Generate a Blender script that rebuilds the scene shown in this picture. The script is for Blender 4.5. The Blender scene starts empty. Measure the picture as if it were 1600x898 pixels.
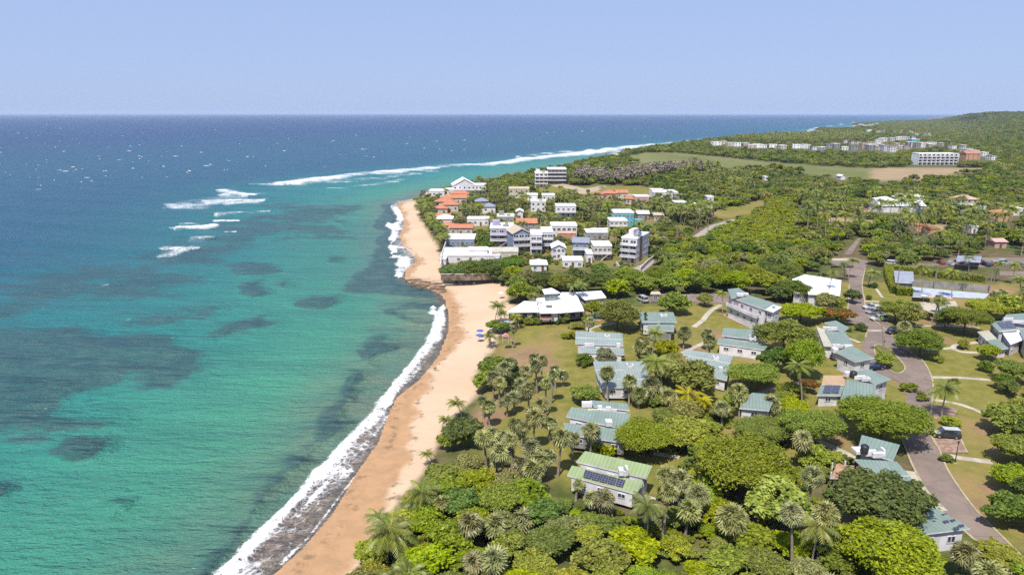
import bpy, bmesh, math, random
import numpy as np
from mathutils import Vector, Matrix, noise
random.seed(7); np.random.seed(7)
SC = bpy.context.scene
COL = SC.collection
R = math.radians
# ---------------------------------------------------------------- camera
HC = 62.0; FPX = 1067.0; PITCH = math.atan((449 - 176.8) / FPX)
cam = bpy.data.cameras.new("camera"); cam.sensor_width = 36.0; cam.lens = FPX / 1600 * 36
cam.clip_start = 0.5; cam.clip_end = 120000
camo = bpy.data.objects.new("camera", cam); COL.objects.link(camo)
camo.location = (0, 0, HC); camo.rotation_euler = (R(90) - PITCH, 0, 0)
SC.camera = camo
# ---------------------------------------------------------------- sky, sun, exposure
SUN_EL, SUN_AZ = 60.0, -22.0         # azimuth of the sun measured from behind the camera, negative = to the left
sdx, sdy = math.sin(R(SUN_AZ)), -math.cos(R(SUN_AZ))      # horizontal direction towards the sun
world = bpy.data.worlds.new("World"); SC.world = world; world.use_nodes = True
nt = world.node_tree; nt.nodes.clear()
sky = nt.nodes.new("ShaderNodeTexSky"); sky.sky_type = 'NISHITA'; sky.sun_disc = False
sky.sun_elevation = R(SUN_EL); sky.sun_rotation = math.atan2(sdx, sdy)
sky.air_density = 1.0; sky.dust_density = 0.6; sky.ozone_density = 5.0; sky.altitude = 0
bg = nt.nodes.new("ShaderNodeBackground"); bg.inputs[1].default_value = 0.10
wo = nt.nodes.new("ShaderNodeOutputWorld")
# bright humid tropical air: the whole sky is veiled by an even pale blue
veil = nt.nodes.new("ShaderNodeMix"); veil.data_type = 'RGBA'; veil.inputs[0].default_value = 0.84
veil.inputs[7].default_value = (3.02, 3.92, 6.30, 1)
nt.links.new(sky.outputs[0], veil.inputs[6]); nt.links.new(veil.outputs[2], bg.inputs[0]); nt.links.new(bg.outputs[0], wo.inputs[0])
sun = bpy.data.lights.new("sun", 'SUN'); sun.energy = 5.0; sun.angle = R(0.53); sun.color = (1, 0.955, 0.88)
suno = bpy.data.objects.new("sun", sun); COL.objects.link(suno)
sd = Vector((sdx * math.cos(R(SUN_EL)), sdy * math.cos(R(SUN_EL)), math.sin(R(SUN_EL))))
suno.rotation_euler = sd.to_track_quat('Z', 'Y').to_euler(); suno.location = (0, 0, 200)
SC.view_settings.view_transform = 'Standard'; SC.view_settings.look = 'None'
SC.view_settings.exposure = 0.46; SC.view_settings.gamma = 1.0
SC.render.engine = 'CYCLES'
SC.cycles.use_denoising = False
SC.cycles.max_bounces = 6; SC.cycles.diffuse_bounces = 4; SC.cycles.glossy_bounces = 2
SC.cycles.transmission_bounces = 3; SC.cycles.volume_bounces = 0; SC.cycles.transparent_max_bounces = 8
SC.cycles.sample_clamp_indirect = 4; SC.cycles.sample_clamp_direct = 5

# ---------------------------------------------------------------- geometry of the place
LAND = 3.0
cP, sP = math.cos(PITCH), math.sin(PITCH)
def W(px, py, z=LAND):
    """point of the place at height z that lies at this position of the photograph (survey helper)"""
    u = (px - 800) / FPX; t = (py - 449) / FPX
    down = sP + t * cP; fwd = cP - t * sP
    k = (HC - z) / max(down, 1e-4)
    return Vector((u * k, fwd * k, z))
def dep(px, py, z=LAND):
    t = (py - 449) / FPX
    return (HC - z) / (sP + t * cP)
def WP(pts, z=LAND):
    return np.array([W(x, y, z)[:2] for x, y in pts])
def inside(X, Y, P):
    r = np.zeros(X.shape, bool); n = len(P)
    for i in range(n):
        x1, y1 = P[i]; x2, y2 = P[(i + 1) % n]
        if y1 == y2: continue
        c = ((y1 > Y) != (y2 > Y)) & (X < (x2 - x1) * (Y - y1) / (y2 - y1) + x1)
        r ^= c
    return r
def dline(X, Y, P, closed=False, par=False):
    n = len(P); best = np.full(X.shape, 1e9); bt = np.zeros(X.shape)
    acc = 0.0
    for i in range(n if closed else n - 1):
        a = P[i]; b = P[(i + 1) % n]; d = b - a; L2 = float(d @ d) + 1e-9
        t = np.clip(((X - a[0]) * d[0] + (Y - a[1]) * d[1]) / L2, 0, 1)
        dd = (X - a[0] - t * d[0]) ** 2 + (Y - a[1] - t * d[1]) ** 2
        if par:
            m = dd < best; bt = np.where(m, acc + t * math.sqrt(L2), bt)
        best = np.minimum(best, dd); acc += math.sqrt(L2)
    return (np.sqrt(best), bt) if par else np.sqrt(best)
def sdf(X, Y, P):
    return dline(X, Y, P, True) * np.where(inside(X, Y, P), 1, -1)
def sst(a, b, x):
    t = np.clip((x - a) / (b - a), 0, 1); return t * t * (3 - 2 * t)
# smooth value noise on numpy arrays
_rng = np.random.RandomState(3); _tab = _rng.rand(256, 256)
def vn(X, Y, s, o=0):
    x = X / s + 17.3 * (o + 1); y = Y / s + 9.1 * (o + 2)
    xi = np.floor(x).astype(int); yi = np.floor(y).astype(int); fx = x - xi; fy = y - yi
    fx = fx * fx * (3 - 2 * fx); fy = fy * fy * (3 - 2 * fy)
    T = lambda i, j: _tab[i % 256, j % 256]
    return (T(xi, yi) * (1 - fx) + T(xi + 1, yi) * fx) * (1 - fy) + (T(xi, yi + 1) * (1 - fx) + T(xi + 1, yi + 1) * fx) * fy
def fbm(X, Y, s, o=0, n=4):
    r = 0; a = 1; t = 0
    for i in range(n):
        r = r + a * vn(X, Y, s / 2 ** i, o + i * 5); t += a; a *= .55
    return r / t

SHORE_PX = [(300, 1010), (365, 950), (425, 898), (470, 858), (520, 800), (556, 738), (590, 690), (602, 655), (618, 622), (655, 592), (684, 556),
            (698, 520), (700, 495), (694, 470), (683, 455), (665, 446), (642, 441), (630, 434), (634, 420), (650, 407), (640, 396), (628, 384),
            (622, 368), (630, 352), (628, 338), (619, 322), (624, 315), (645, 312), (664, 307), (668, 300), (700, 295), (750, 286), (800, 275),
            (842, 268), (885, 259), (915, 252), (940, 247), (955, 240), (985, 234), (1030, 229), (1075, 222), (1120, 217), (1165, 213.5),
            (1210, 211), (1262, 210), (1290, 206), (1264, 203.5), (1275, 201.5), (1320, 202), (1340, 197), (1325, 194.5), (1350, 192.3),
            (1400, 190.2), (1450, 188.2), (1485, 186.7), (1440, 184.6), (1500, 183.2)]
SHORE = np.vstack([WP(SHORE_PX, 0.0), np.array([[26000., 30000.], [60000., 30000.], [60000., -300.], [-60., -300.]])])
SAND_PX = [(300, 1010), (425, 898), (520, 800), (590, 690), (655, 592), (698, 520), (694, 470), (630, 434), (650, 407), (622, 368), (619, 322), (640, 308),
           (652, 312), (654, 335), (668, 358), (682, 380), (690, 400), (692, 432), (782, 436), (792, 455), (790, 470), (812, 478), (800, 500), (775, 520), (757, 548),
           (745, 585), (742, 610), (715, 640), (688, 672), (668, 708), (640, 752), (612, 800), (575, 850), (545, 898), (480, 1010)]
SAND = WP(SAND_PX, 1.5)
def hill(X, Y):
    d = X - (450 + 0.565 * (Y - 600)) + 90 * (fbm(X, Y, 500, 3) - .5) * 2
    h = sst(0, 760 - 400 * sst(1500, 3600, Y), d) * (56 + 20 * (fbm(X, Y, 420, 6) - .5))
    far = 1 - sst(4300, 6200, Y + 0.25 * (X - 2600))
    return np.maximum(0, h * far) * sst(350, 1500, Y)
def ground_z(X, Y):
    X = np.asarray(X, float); Y = np.asarray(Y, float)
    s = sdf(X, Y, SHORE)
    z = np.where(s < 0, np.maximum(-6, s * .06), 1.7 * sst(0, 34, s) * .85 + 1.55 * sst(0, 110, s))
    return z + hill(X, Y)
def gz(x, y): return float(ground_z(np.array([x]), np.array([y]))[0])
def grid_rows(n, y0, y1, extra=()):
    inv = np.linspace(1 / y0, 1 / y1, n); return np.concatenate([np.array(extra), 1 / inv])

# ---------------------------------------------------------------- materials
def new_mat(name):
    m = bpy.data.materials.new(name); m.use_nodes = True; m.node_tree.nodes.clear(); return m, m.node_tree
class N:
    """tiny node builder"""
    def __init__(s, nt): s.t = nt
    def add(s, kind, **kw):
        n = s.t.nodes.new(kind)
        for k, v in kw.items(): setattr(n, k, v)
        return n
    def put(s, sock, v):
        if v is None: return
        if hasattr(v, 'is_output') or hasattr(v, 'links'): s.t.links.new(v, sock)
        else:
            if isinstance(v, tuple) and len(v) == 3 and sock.type == 'RGBA': v = v + (1,)
            sock.default_value = v
    def attr(s, name, col=False):
        n = s.add("ShaderNodeAttribute", attribute_name=name); return n.outputs['Color' if col else 'Fac']
    def math(s, op, a, b=0.0, c=None, clamp=False):
        n = s.add("ShaderNodeMath", operation=op, use_clamp=clamp); s.put(n.inputs[0], a); s.put(n.inputs[1], b)
        if c is not None: s.put(n.inputs[2], c)
        return n.outputs[0]
    def mix(s, f, a, b, blend='MIX'):
        n = s.add("ShaderNodeMix", data_type='RGBA', blend_type=blend); s.put(n.inputs[0], f); s.put(n.inputs[6], a); s.put(n.inputs[7], b)
        return n.outputs[2]
    def ss(s, x, a, b, lo=0.0, hi=1.0):
        n = s.add("ShaderNodeMapRange", interpolation_type='SMOOTHSTEP'); s.put(n.inputs[0], x)
        for i, v in enumerate((a, b, lo, hi)): s.put(n.inputs[i + 1], v)
        return n.outputs[0]
    def noise(s, scale, detail=3, vec=None, rough=.55, dist=0.0, out=0):
        n = s.add("ShaderNodeTexNoise"); n.inputs['Scale'].default_value = scale; n.inputs['Detail'].default_value = detail
        n.inputs['Roughness'].default_value = rough; n.inputs['Distortion'].default_value = dist
        if vec is not None: s.put(n.inputs['Vector'], vec)
        return n.outputs[out]
    def voro(s, scale, vec=None, feature='DISTANCE_TO_EDGE', rnd=1.0):
        n = s.add("ShaderNodeTexVoronoi", feature=feature); n.inputs['Scale'].default_value = scale; n.inputs['Randomness'].default_value = rnd
        if vec is not None: s.put(n.inputs['Vector'], vec)
        return n.outputs['Distance' if feature != 'F1c' else 'Color']
    def coord(s, kind='Object'):
        return s.add("ShaderNodeTexCoord").outputs[kind]
    def scl(s, vec, v, rot=0.0):
        n = s.add("ShaderNodeMapping"); s.put(n.inputs[0], vec); n.inputs['Scale'].default_value = v; n.inputs['Rotation'].default_value = (0, 0, rot)
        return n.outputs[0]
    def bump(s, h, strength=.4, dist=.1, nrm=None):
        n = s.add("ShaderNodeBump"); n.inputs['Strength'].default_value = strength; n.inputs['Distance'].default_value = dist; s.put(n.inputs['Height'], h)
        if nrm is not None: s.put(n.inputs['Normal'], nrm)
        return n.outputs[0]
    def bsdf(s, col, rough=.7, spec=.3, normal=None, **kw):
        n = s.add("ShaderNodeBsdfPrincipled"); s.put(n.inputs['Base Color'], col); s.put(n.inputs['Roughness'], rough)
        s.put(n.inputs['Specular IOR Level'], spec)
        if normal is not None: s.put(n.inputs['Normal'], normal)
        for k, v in kw.items(): s.put(n.inputs[k], v)
        return n.outputs[0]
    def out(s, sh, vol=None):
        n = s.add("ShaderNodeOutputMaterial")
        if sh is not None: s.t.links.new(sh, n.inputs[0])
        if vol is not None: s.t.links.new(vol, n.inputs[1])
MATS = {}
def paint(name, col, rough=.75, spec=.25, vary=.12, scale=.6, dirt=0.0, bump=0.0, metal=0.0):
    """painted or plain surface with soft weathering"""
    if name in MATS: return MATS[name]
    m, t = new_mat(name); n = N(t); oc = n.coord('Object')
    f = n.noise(scale, 4, oc); c2 = tuple(max(0, c * (1 - vary * 2.2)) for c in col); c1 = tuple(min(1, c * (1 + vary * .5)) for c in col)
    c = n.mix(n.ss(f, .3, .7), c1, c2)
    if dirt:
        g = n.noise(scale * .35, 5, n.scl(oc, (1, 1, .35)), .65)
        c = n.mix(n.math('MULTIPLY', n.ss(g, .52, .75), dirt), c, (.16, .145, .12))
    nm = n.bump(n.noise(scale * 12, 3, oc), bump, .05) if bump else None
    n.out(n.bsdf(c, rough, spec, nm, Metallic=metal)); MATS[name] = m; return m
# ================================================================ THE SETTING: ground and sea
def obj_from(name, verts, faces, mats, parent=None, smooth=False, mi=None):
    me = bpy.data.meshes.new(name); me.from_pydata(verts, [], faces)
    for m in (mats if isinstance(mats, (list, tuple)) else [mats]): me.materials.append(m)
    if mi is not None: me.polygons.foreach_set('material_index', np.asarray(mi, dtype=np.int32))
    if smooth: me.polygons.foreach_set('use_smooth', [True] * len(me.polygons))
    me.update(); o = bpy.data.objects.new(name, me); COL.objects.link(o)
    if parent is not None: o.parent = parent
    return o
def np_mesh(name, V, F, mat, attrs=None, smooth=True):
    me = bpy.data.meshes.new(name); nv, nf = len(V), len(F); k = F.shape[1]
    me.vertices.add(nv); me.vertices.foreach_set('co', V.astype(np.float32).ravel())
    me.loops.add(nf * k); me.loops.foreach_set('vertex_index', F.astype(np.int32).ravel())
    me.polygons.add(nf); me.polygons.foreach_set('loop_start', np.arange(0, nf * k, k, dtype=np.int32))
    try: me.polygons.foreach_set('loop_total', np.full(nf, k, dtype=np.int32))
    except Exception: pass
    if smooth: me.polygons.foreach_set('use_smooth', np.ones(nf, bool))
    for m in (mat if isinstance(mat, (list, tuple)) else [mat]): me.materials.append(m)
    for a, v in (attrs or {}).items():
        at = me.attributes.new(a, 'FLOAT', 'POINT'); at.data.foreach_set('value', v.astype(np.float32).ravel())
    me.update(calc_edges=True); me.validate()
    return me
def link(name, me, parent=None, kind=None):
    o = bpy.data.objects.new(name, me); COL.objects.link(o)
    if parent is not None: o.parent = parent
    if kind: o['kind'] = kind
    return o
def lattice(rows, cols):
    X = rows[:, None] * cols[None, :]; Y = np.repeat(rows[:, None], len(cols), 1)
    nr, nc = X.shape; i = np.arange((nr - 1) * (nc - 1)); r, c = i // (nc - 1), i % (nc - 1); a = r * nc + c
    return X, Y, np.stack([a, a + 1, a + nc + 1, a + nc], 1)

# ---- areas of ground cover (surveyed outlines)
A = {k: WP(v) for k, v in dict(
    field_green=[(958, 246), (1010, 238), (1060, 239), (1130, 246), (1200, 253), (1280, 259), (1360, 263), (1362, 284), (1300, 277), (1240, 268), (1190, 263), (1120, 262), (1040, 259), (990, 253)],
    field_tan=[(1362, 264), (1390, 262), (1450, 262.5), (1540, 263), (1546, 268), (1490, 271), (1440, 282), (1364, 282)],
    lot_a=[(905, 293), (935, 288), (1030, 293), (1014, 305), (918, 301)],
    lot_b=[(818, 292), (862, 287), (905, 292), (900, 299), (860, 302)],
    lot_c=[(1068, 305), (1098, 298), (1090, 311), (1066, 312)],
    lot_d=[(860, 350), (930, 346), (925, 357), (870, 358)],
    lot_e=[(1110, 330), (1190, 312), (1200, 318), (1180, 335), (1120, 345)],
    bare_a=[(1278, 338), (1340, 340), (1400, 346), (1395, 356), (1330, 354), (1275, 362)],
    bare_b=[(1430, 348), (1500, 352), (1540, 362), (1500, 366), (1440, 362)],
    bare_c=[(1300, 330), (1370, 326), (1372, 332), (1300, 336)],
    resort=[(786, 500), (830, 492), (920, 500), (1000, 475), (1100, 470), (1240, 470), (1300, 440), (1600, 440), (1640, 700), (1640, 860), (1560, 860), (1520, 800), (1420, 700), (1290, 720), (1240, 770), (1040, 770),
            (860, 745), (730, 730), (752, 680), (748, 620), (768, 560)],
    town=[(655, 305), (700, 296), (760, 290), (840, 292), (1060, 300), (1110, 325), (1075, 360), (1035, 410), (960, 418), (820, 420), (786, 432), (694, 428), (690, 395), (662, 345)],
).items()}
BROWN_PATCH = [((1295, 815), 6), ((1250, 860), 6), ((1190, 790), 6), ((1170, 812), 5), ((1120, 640), 5), ((1300, 690), 5), ((1420, 600), 3), ((1530, 672), 2), ((1550, 766), 2), ((1540, 790), 2),
               ((1560, 705), 1.6), ((1475, 531), 4), ((1430, 487), 5), ((1470, 497), 8), ((820, 545), 8), ((845, 560), 6), ((800, 560), 6), ((760, 640), 5), ((1120, 520), 5), ((1080, 545), 4),
               ((1010, 545), 3), ((1050, 560), 4), ((1540, 450), 6), ((1570, 455), 8)]
def ground_attrs(X, Y, S):
    wob = (fbm(X, Y, 6, 2) - .5) * 5
    sandd = sdf(X, Y, SAND) + wob * .8
    sand = sst(-1.5, 1.0, sandd)
    far_beach = sst(900, 1000, Y) * sst(2, 30, 40 + 30 * (fbm(X, Y, 90, 4) - .3) - S) * (1 - sst(2400, 2500, Y))
    nb = WP([(905, 254), (940, 247), (955, 240), (975, 236), (968, 243), (940, 249)], 1)
    sand = np.maximum(sand, sst(-3, 4, sdf(X, Y, nb)))
    sand = np.maximum(sand, 1 - sst(2.5, 6, S + (fbm(X, Y, 9, 13) - .5) * 4))
    sand = np.maximum(sand, sst(-10, 60, 60 - np.abs(S)) * sst(1900, 2300, Y) * (vn(X, Y, 160, 2) > .45))
    wl = S + (fbm(X, Y, 16, 9) - .5) * 11 + (fbm(X, Y, 4, 19) - .5) * 2; wl = wl + 4.6 * sst(105, 180, Y); wet = 1 - sst(7.0, 9.0, wl)
    res = sst(-2, 4, sdf(X, Y, A['resort']) + wob * 1.5)
    lawn = res.copy()
    for k in ('lot_a', 'lot_b', 'lot_c', 'lot_d', 'lot_e'): lawn = np.maximum(lawn, sst(-3, 3, sdf(X, Y, A[k]) + wob))
    town = sst(-3, 6, sdf(X, Y, A['town'])) * .75
    lawn = np.maximum(lawn, town)
    field = sst(-12, 4, sdf(X, Y, A['field_green']) + wob * 3)
    tan = sst(-8, 4, sdf(X, Y, A['field_tan']) + wob)
    for k in ('bare_a', 'bare_b', 'bare_c'): tan = np.maximum(tan, sst(-3, 3, sdf(X, Y, A[k]) + wob))
    dry = np.zeros(X.shape)
    for (p, r) in BROWN_PATCH:
        w = W(*p); d = np.hypot(X - w.x, Y - w.y) + (fbm(X, Y, r * 1.2, 6) - .5) * r * 1.6
        dry = np.maximum(dry, 1 - sst(r * .4, r * 1.2, d))
    return dict(wrack=np.exp(-((wl - 8.6) / .8) ** 2) + .8 * np.exp(-((S + (fbm(X, Y, 7, 9) - .5) * 5 - 2.2) / 1.1) ** 2), sand=sand, wet=wet, lawn=lawn, field=field, tan=tan, dry=dry)
rows = grid_rows(400, 52, 42000, (-160, -60, 0.5, 20, 36, 46)); cols = np.concatenate([np.linspace(-.62, .86, 400), np.linspace(.88, 2.6, 60)])
X, Y, F = lattice(rows, cols)
X[Y < 50] = X[Y < 50]
base_w = np.maximum(np.abs(rows), 52)[:, None]; X = base_w * cols[None, :]
S = sdf(X, Y, SHORE); Z = ground_z(X, Y) + .5 * (fbm(X, Y, 30, 1) - .5) * sst(25, 90, S) + .12 * (fbm(X, Y, 5, 5) - .5) * sst(4, 20, S)
# rocky ledge at the small point
rk = WP([(634, 434), (652, 441), (676, 448), (690, 452), (686, 438), (664, 432), (645, 428)], 1)
Z = Z + sst(-2, 4, sdf(X, Y, rk)) * (fbm(X, Y, 6, 8) - .35) * 1.1
keep = (S.ravel()[F] > -45).any(1)
at = ground_attrs(X, Y, S); at['rock'] = sst(-4, 3, sdf(X, Y, rk) + (fbm(X, Y, 5, 3) - .5) * 9) * .6
V = np.stack([X.ravel(), Y.ravel(), Z.ravel()], 1)
gm, t = new_mat("ground"); n = N(t); oc = n.coord('Object')
n1 = n.noise(.045, 5, oc); n2 = n.noise(.35, 4, oc); n3 = n.noise(2.6, 3, oc); n4 = n.noise(.012, 4, oc)
soil = n.mix(n.ss(n2, .35, .65), (.085, .072, .035), (.13, .095, .052))
scrub = n.mix(n.ss(n2, .35, .7), (.055, .070, .018), (.10, .11, .032))
base = n.mix(n.ss(n1, .42, .6), scrub, soil)
far = n.mix(n.ss(n.noise(.03, 4, oc), .4, .62), (.05, .075, .022), (.085, .105, .035))
grass = n.mix(n.ss(n2, .3, .72), (.13, .13, .027), (.205, .172, .045))
grass = n.mix(n.ss(n1, .5, .72), grass, (.24, .165, .07))
grass = n.mix(n.math('MULTIPLY', n.ss(n3, .45, .75), .35), grass, (.075, .085, .02))
fld = n.mix(n.ss(n.noise(.02, 4, n.scl(oc, (1, .25, 1))), .35, .65), (.115, .125, .04), (.155, .155, .06))
tan = n.mix(n.ss(n1, .3, .7), (.30, .215, .13), (.24, .18, .105))
dryc = n.mix(n.ss(n2, .3, .7), (.27, .165, .095), (.19, .12, .07))
sandc = n.mix(n.ss(n1, .3, .7), (.50, .365, .255), (.455, .325, .22))
sandc = n.mix(n.math('MULTIPLY', n.ss(n3, .5, .8), .3), sandc, (.42, .30, .20))
wetc = n.mix(n.ss(n2, .3, .7), (.38, .228, .122), (.315, .192, .105))
sandc = n.mix(n.attr('wet'), sandc, wetc)
weed = n.math('MULTIPLY', n.ss(n.noise(.45, 5, oc, .7), .50, .62), n.math('MULTIPLY', n.attr('wrack'), .75), clamp=True)
sandc = n.mix(weed, sandc, (.105, .07, .04))
c = n.mix(n.attr('lawn'), base, grass); c = n.mix(n.attr('field'), c, fld); c = n.mix(n.attr('tan'), c, tan)
c = n.mix(n.math('MULTIPLY', n.attr('dry'), .9), c, dryc); c = n.mix(n.attr('sand'), c, sandc)
c = n.mix(n.math('MULTIPLY', n.attr('rock'), n.ss(n2, .35, .6)), c, (.15, .10, .065))
hgt = n.math('ADD', n.math('MULTIPLY', n3, .35), n2)
n.out(n.bsdf(c, .9, .1, n.bump(hgt, .55, .35)))
me = np_mesh("ground", V, F[keep], gm, at); link("ground", me, kind='structure')

# ---------------------------------------------------------------- sea
rows = grid_rows(500, 52, 46000, (-160, -60, .5, 24, 42)); cols = np.concatenate([np.linspace(-2.6, -.84, 50), np.linspace(-.83, .80, 520)])
X, Y, F = lattice(rows, cols); X = np.maximum(np.abs(rows), 52)[:, None] * cols[None, :]
S = sdf(X, Y, SHORE)                      # negative out at sea
wx = (fbm(X, Y, 26, 1, 5) - .5) * 30; wy = (fbm(X, Y, 26, 11, 5) - .5) * 30
sc = sst(60, 500, Y) * .9 + .35
Xw, Yw = X + wx * sc, Y + wy * sc
def blob(pts, soft=6, warp=1.0):
    P = WP(pts, 0); return sst(-soft, soft, sdf(X + wx * sc * warp, Y + wy * sc * warp, P))
reef = np.zeros(X.shape)
def addreef(pts, a=1.0, soft=5, warp=1.0):
    global reef
    reef = np.maximum(reef, a * blob(pts, soft, warp))
addreef([(-60, 500), (60, 512), (110, 500), (170, 520), (230, 515), (300, 512), (332, 540), (346, 572), (320, 592), (285, 604), (240, 606), (200, 594), (130, 608), (102, 622), (100, 645), (130, 645), (165, 642),
         (178, 655), (160, 668), (120, 670), (60, 684), (-60, 690)], .84, 10)
addreef([(82, 704), (98, 685), (130, 678), (172, 682), (172, 695), (150, 712), (122, 720), (95, 712)], 1, 4.5, .5)
addreef([(296, 522), (340, 507), (398, 499), (416, 508), (392, 522), (330, 530)], 1, 9, .6)
addreef([(450, 470), (480, 463), (530, 461), (518, 474), (490, 482), (458, 480)], .9, 5, .6)
addreef([(425, 444), (450, 437), (468, 442), (450, 452), (428, 450)], .8, 5, .6)
addreef([(498, 402), (530, 400), (530, 411), (503, 412)], .8, 5, .5); addreef([(515, 345), (555, 340), (562, 352), (530, 360)], .7, 7, .6)
addreef([(355, 412), (410, 404), (432, 418), (420, 430), (370, 432)], .8, 6, .7); addreef([(360, 440), (415, 436), (412, 460), (372, 470)], .8, 6, .7)
addreef([(162, 796), (182, 788), (204, 786), (196, 798), (178, 806)], .6, 2, .4); addreef([(-20, 752), (16, 756), (20, 768), (8, 778), (-20, 780)], .8, 2, .4)
addreef([(-60, 515), (60, 500), (120, 470), (200, 470), (290, 455), (340, 430), (380, 395), (440, 375), (530, 372), (560, 350), (600, 322), (520, 320), (440, 318), (330, 345), (240, 385), (130, 420), (-60, 440)], .80, 40, 1.6)
addreef([(100, 485), (200, 475), (330, 470), (350, 480), (300, 512), (200, 520), (110, 505)], .6, 16, 1.4)
addreef([(600, 320), (616, 320), (621, 345), (615, 375), (622, 400), (632, 436), (600, 430), (588, 400), (588, 350)], 1, 5, .35)
addreef([(560, 420), (600, 395), (640, 440), (694, 452), (690, 470), (640, 468), (585, 458), (520, 455), (548, 436)], .85, 6, .5)
addreef([(598, 483), (640, 468), (694, 470), (690, 500), (672, 520), (640, 545), (600, 552), (570, 600), (560, 650), (500, 712), (440, 760), (400, 820), (350, 890), (300, 980), (230, 1010), (285, 898), (340, 840), (400, 758),
         (455, 705), (505, 640), (535, 600), (560, 560), (578, 520)], .82, 4.5, .4)
# gaps of sand inside the shore weed
gap = np.zeros(X.shape)
for (px, py, r) in [(560, 640, 5), (620, 560, 7), (655, 520, 9), (640, 550, 6), (590, 622, 4), (500, 700, 4), (606, 508, 8), (660, 492, 6), (575, 575, 4)]:
    w = W(px, py, 0); gap = np.maximum(gap, 1 - sst(r * .4, r * 1.4, np.hypot(Xw - w.x, Yw - w.y)))
reef *= 1 - .8 * gap
# open water beyond the breakers
BRK = np.vstack([WP([(-400, 560), (-100, 500), (0, 468), (120, 440), (240, 405), (300, 345), (400, 292), (520, 277), (690, 258), (830, 246), (1000, 226), (1110, 217), (1210, 209.5), (1262, 203), (1340, 194), (1480, 187)], 0),
                 np.array([[30000., 40000.], [-60000., 60000.], [-60000., -2000.]])])
sb = sdf(X, Y, BRK)
opn = sst(-150, 110, sb); deep = sst(100, 1500, sb); deep2 = sst(900, 7000, sb)
d0 = -S + (fbm(X, Y, 16, 4) - .5) * 14 * sst(60, 200, Y)
shal = 1 - sst(2, 34, d0); mid = 1 - sst(20, 95, d0)
# foam
foam = np.zeros(X.shape); lift = np.zeros(X.shape)
def addfoam(pts, w, a=1.0, z=0.0, soft=1.0, warp=.25, taper=True):
    """a broken crest along pts; w = half width in metres"""
    global foam, lift
    P = WP(pts, 0); dd, tt = dline(X + wx * warp * sc, Y + wy * warp * sc, P, False, True)
    L = sum(math.hypot(*(P[i + 1] - P[i])) for i in range(len(P) - 1))
    ww = w * .72 * (.25 + 1.5 * fbm(tt * 1.0, tt * 0 + 3, max(12, L / 14), int(abs(pts[0][0])) % 50))
    if taper: ww = ww * (sst(0, L * .12, tt) * sst(0, L * .12, L - tt) + .12)
    m = 1 - sst(ww * .25, ww * (1 + soft), dd)
    m = m * (np.clip(.45 + 1.15 * fbm(X, Y, max(5, w * 1.6), 33), 0, 1.12) if taper else 1)
    foam = np.maximum(foam, a * m); lift = np.maximum(lift, z * (1 - sst(0, w * .8, dd)))
addfoam([(388, 289), (430, 288), (470, 284), (520, 277), (560, 272), (610, 268), (692, 262)], 20, 1, 1.6)
addfoam([(440, 290), (500, 285), (560, 281), (600, 277)], 14, .65, .8); addfoam([(500, 296), (560, 292), (640, 280)], 9, .55, .5)
addfoam([(600, 277), (650, 271), (690, 268)], 9, .75, .7)
addfoam([(682, 256), (730, 258), (775, 256), (830, 247), (880, 243), (930, 237), (1000, 228), (1060, 223), (1112, 217.5)], 24, 1, 1.8)
addfoam([(800, 246), (860, 239), (930, 234), (1010, 226)], 14, .85, 1); addfoam([(860, 246), (900, 243), (970, 236)], 16, .7, .6)
addfoam([(1010, 231), (1060, 227), (1120, 219), (1180, 213)], 14, .8, .5); addfoam([(1190, 211), (1262, 207), (1270, 201), (1345, 190)], 22, .8, .6)
addfoam([(252, 322), (300, 317), (345, 309), (400, 303)], 13, .62, .4, 2.2, .6); addfoam([(322, 298), (345, 297), (375, 302), (402, 307)], 9, .95, .8, 1, .4)
addfoam([(310, 315), (350, 313), (420, 312)], 8, .8, .5, 1.5, .5); addfoam([(345, 303), (385, 308)], 7, .9, .6)
addfoam([(262, 358), (290, 357), (320, 356), (338, 352)], 7.5, 1, 1.0, .8); addfoam([(278, 352), (318, 350)], 5, .8, .4, 1.6, .6)
addfoam([(330, 337), (360, 335), (420, 330)], 6.5, .8, .6, 1.3, .5); addfoam([(335, 345), (375, 344)], 6, .9, .6, 1)
addfoam([(240, 391), (262, 387), (300, 390)], 5, .9, .5, 1.6, .6); addfoam([(240, 398), (285, 394)], 4.5, .7, .3, 2, .6)
addfoam([(280, 374), (330, 369)], 4, .8, .5, 1.6, .6); addfoam([(350, 363), (372, 362)], 3, .9, .4); addfoam([(290, 378), (318, 376)], 3.5, .6, .2, 1.8)
addfoam([(670, 260), (720, 259), (780, 256), (840, 248)], 17, .97, 1.2, 1, .25, False); addfoam([(1085, 221), (1140, 216), (1215, 210), (1262, 206)], 18, .9, .8, 1, .25, False)
addfoam([(255, 326), (300, 321), (360, 312)], 10, .8, .2, 2.4, .6); addfoam([(350, 318), (420, 315)], 9, .78, .2, 2.2, .6)
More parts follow.
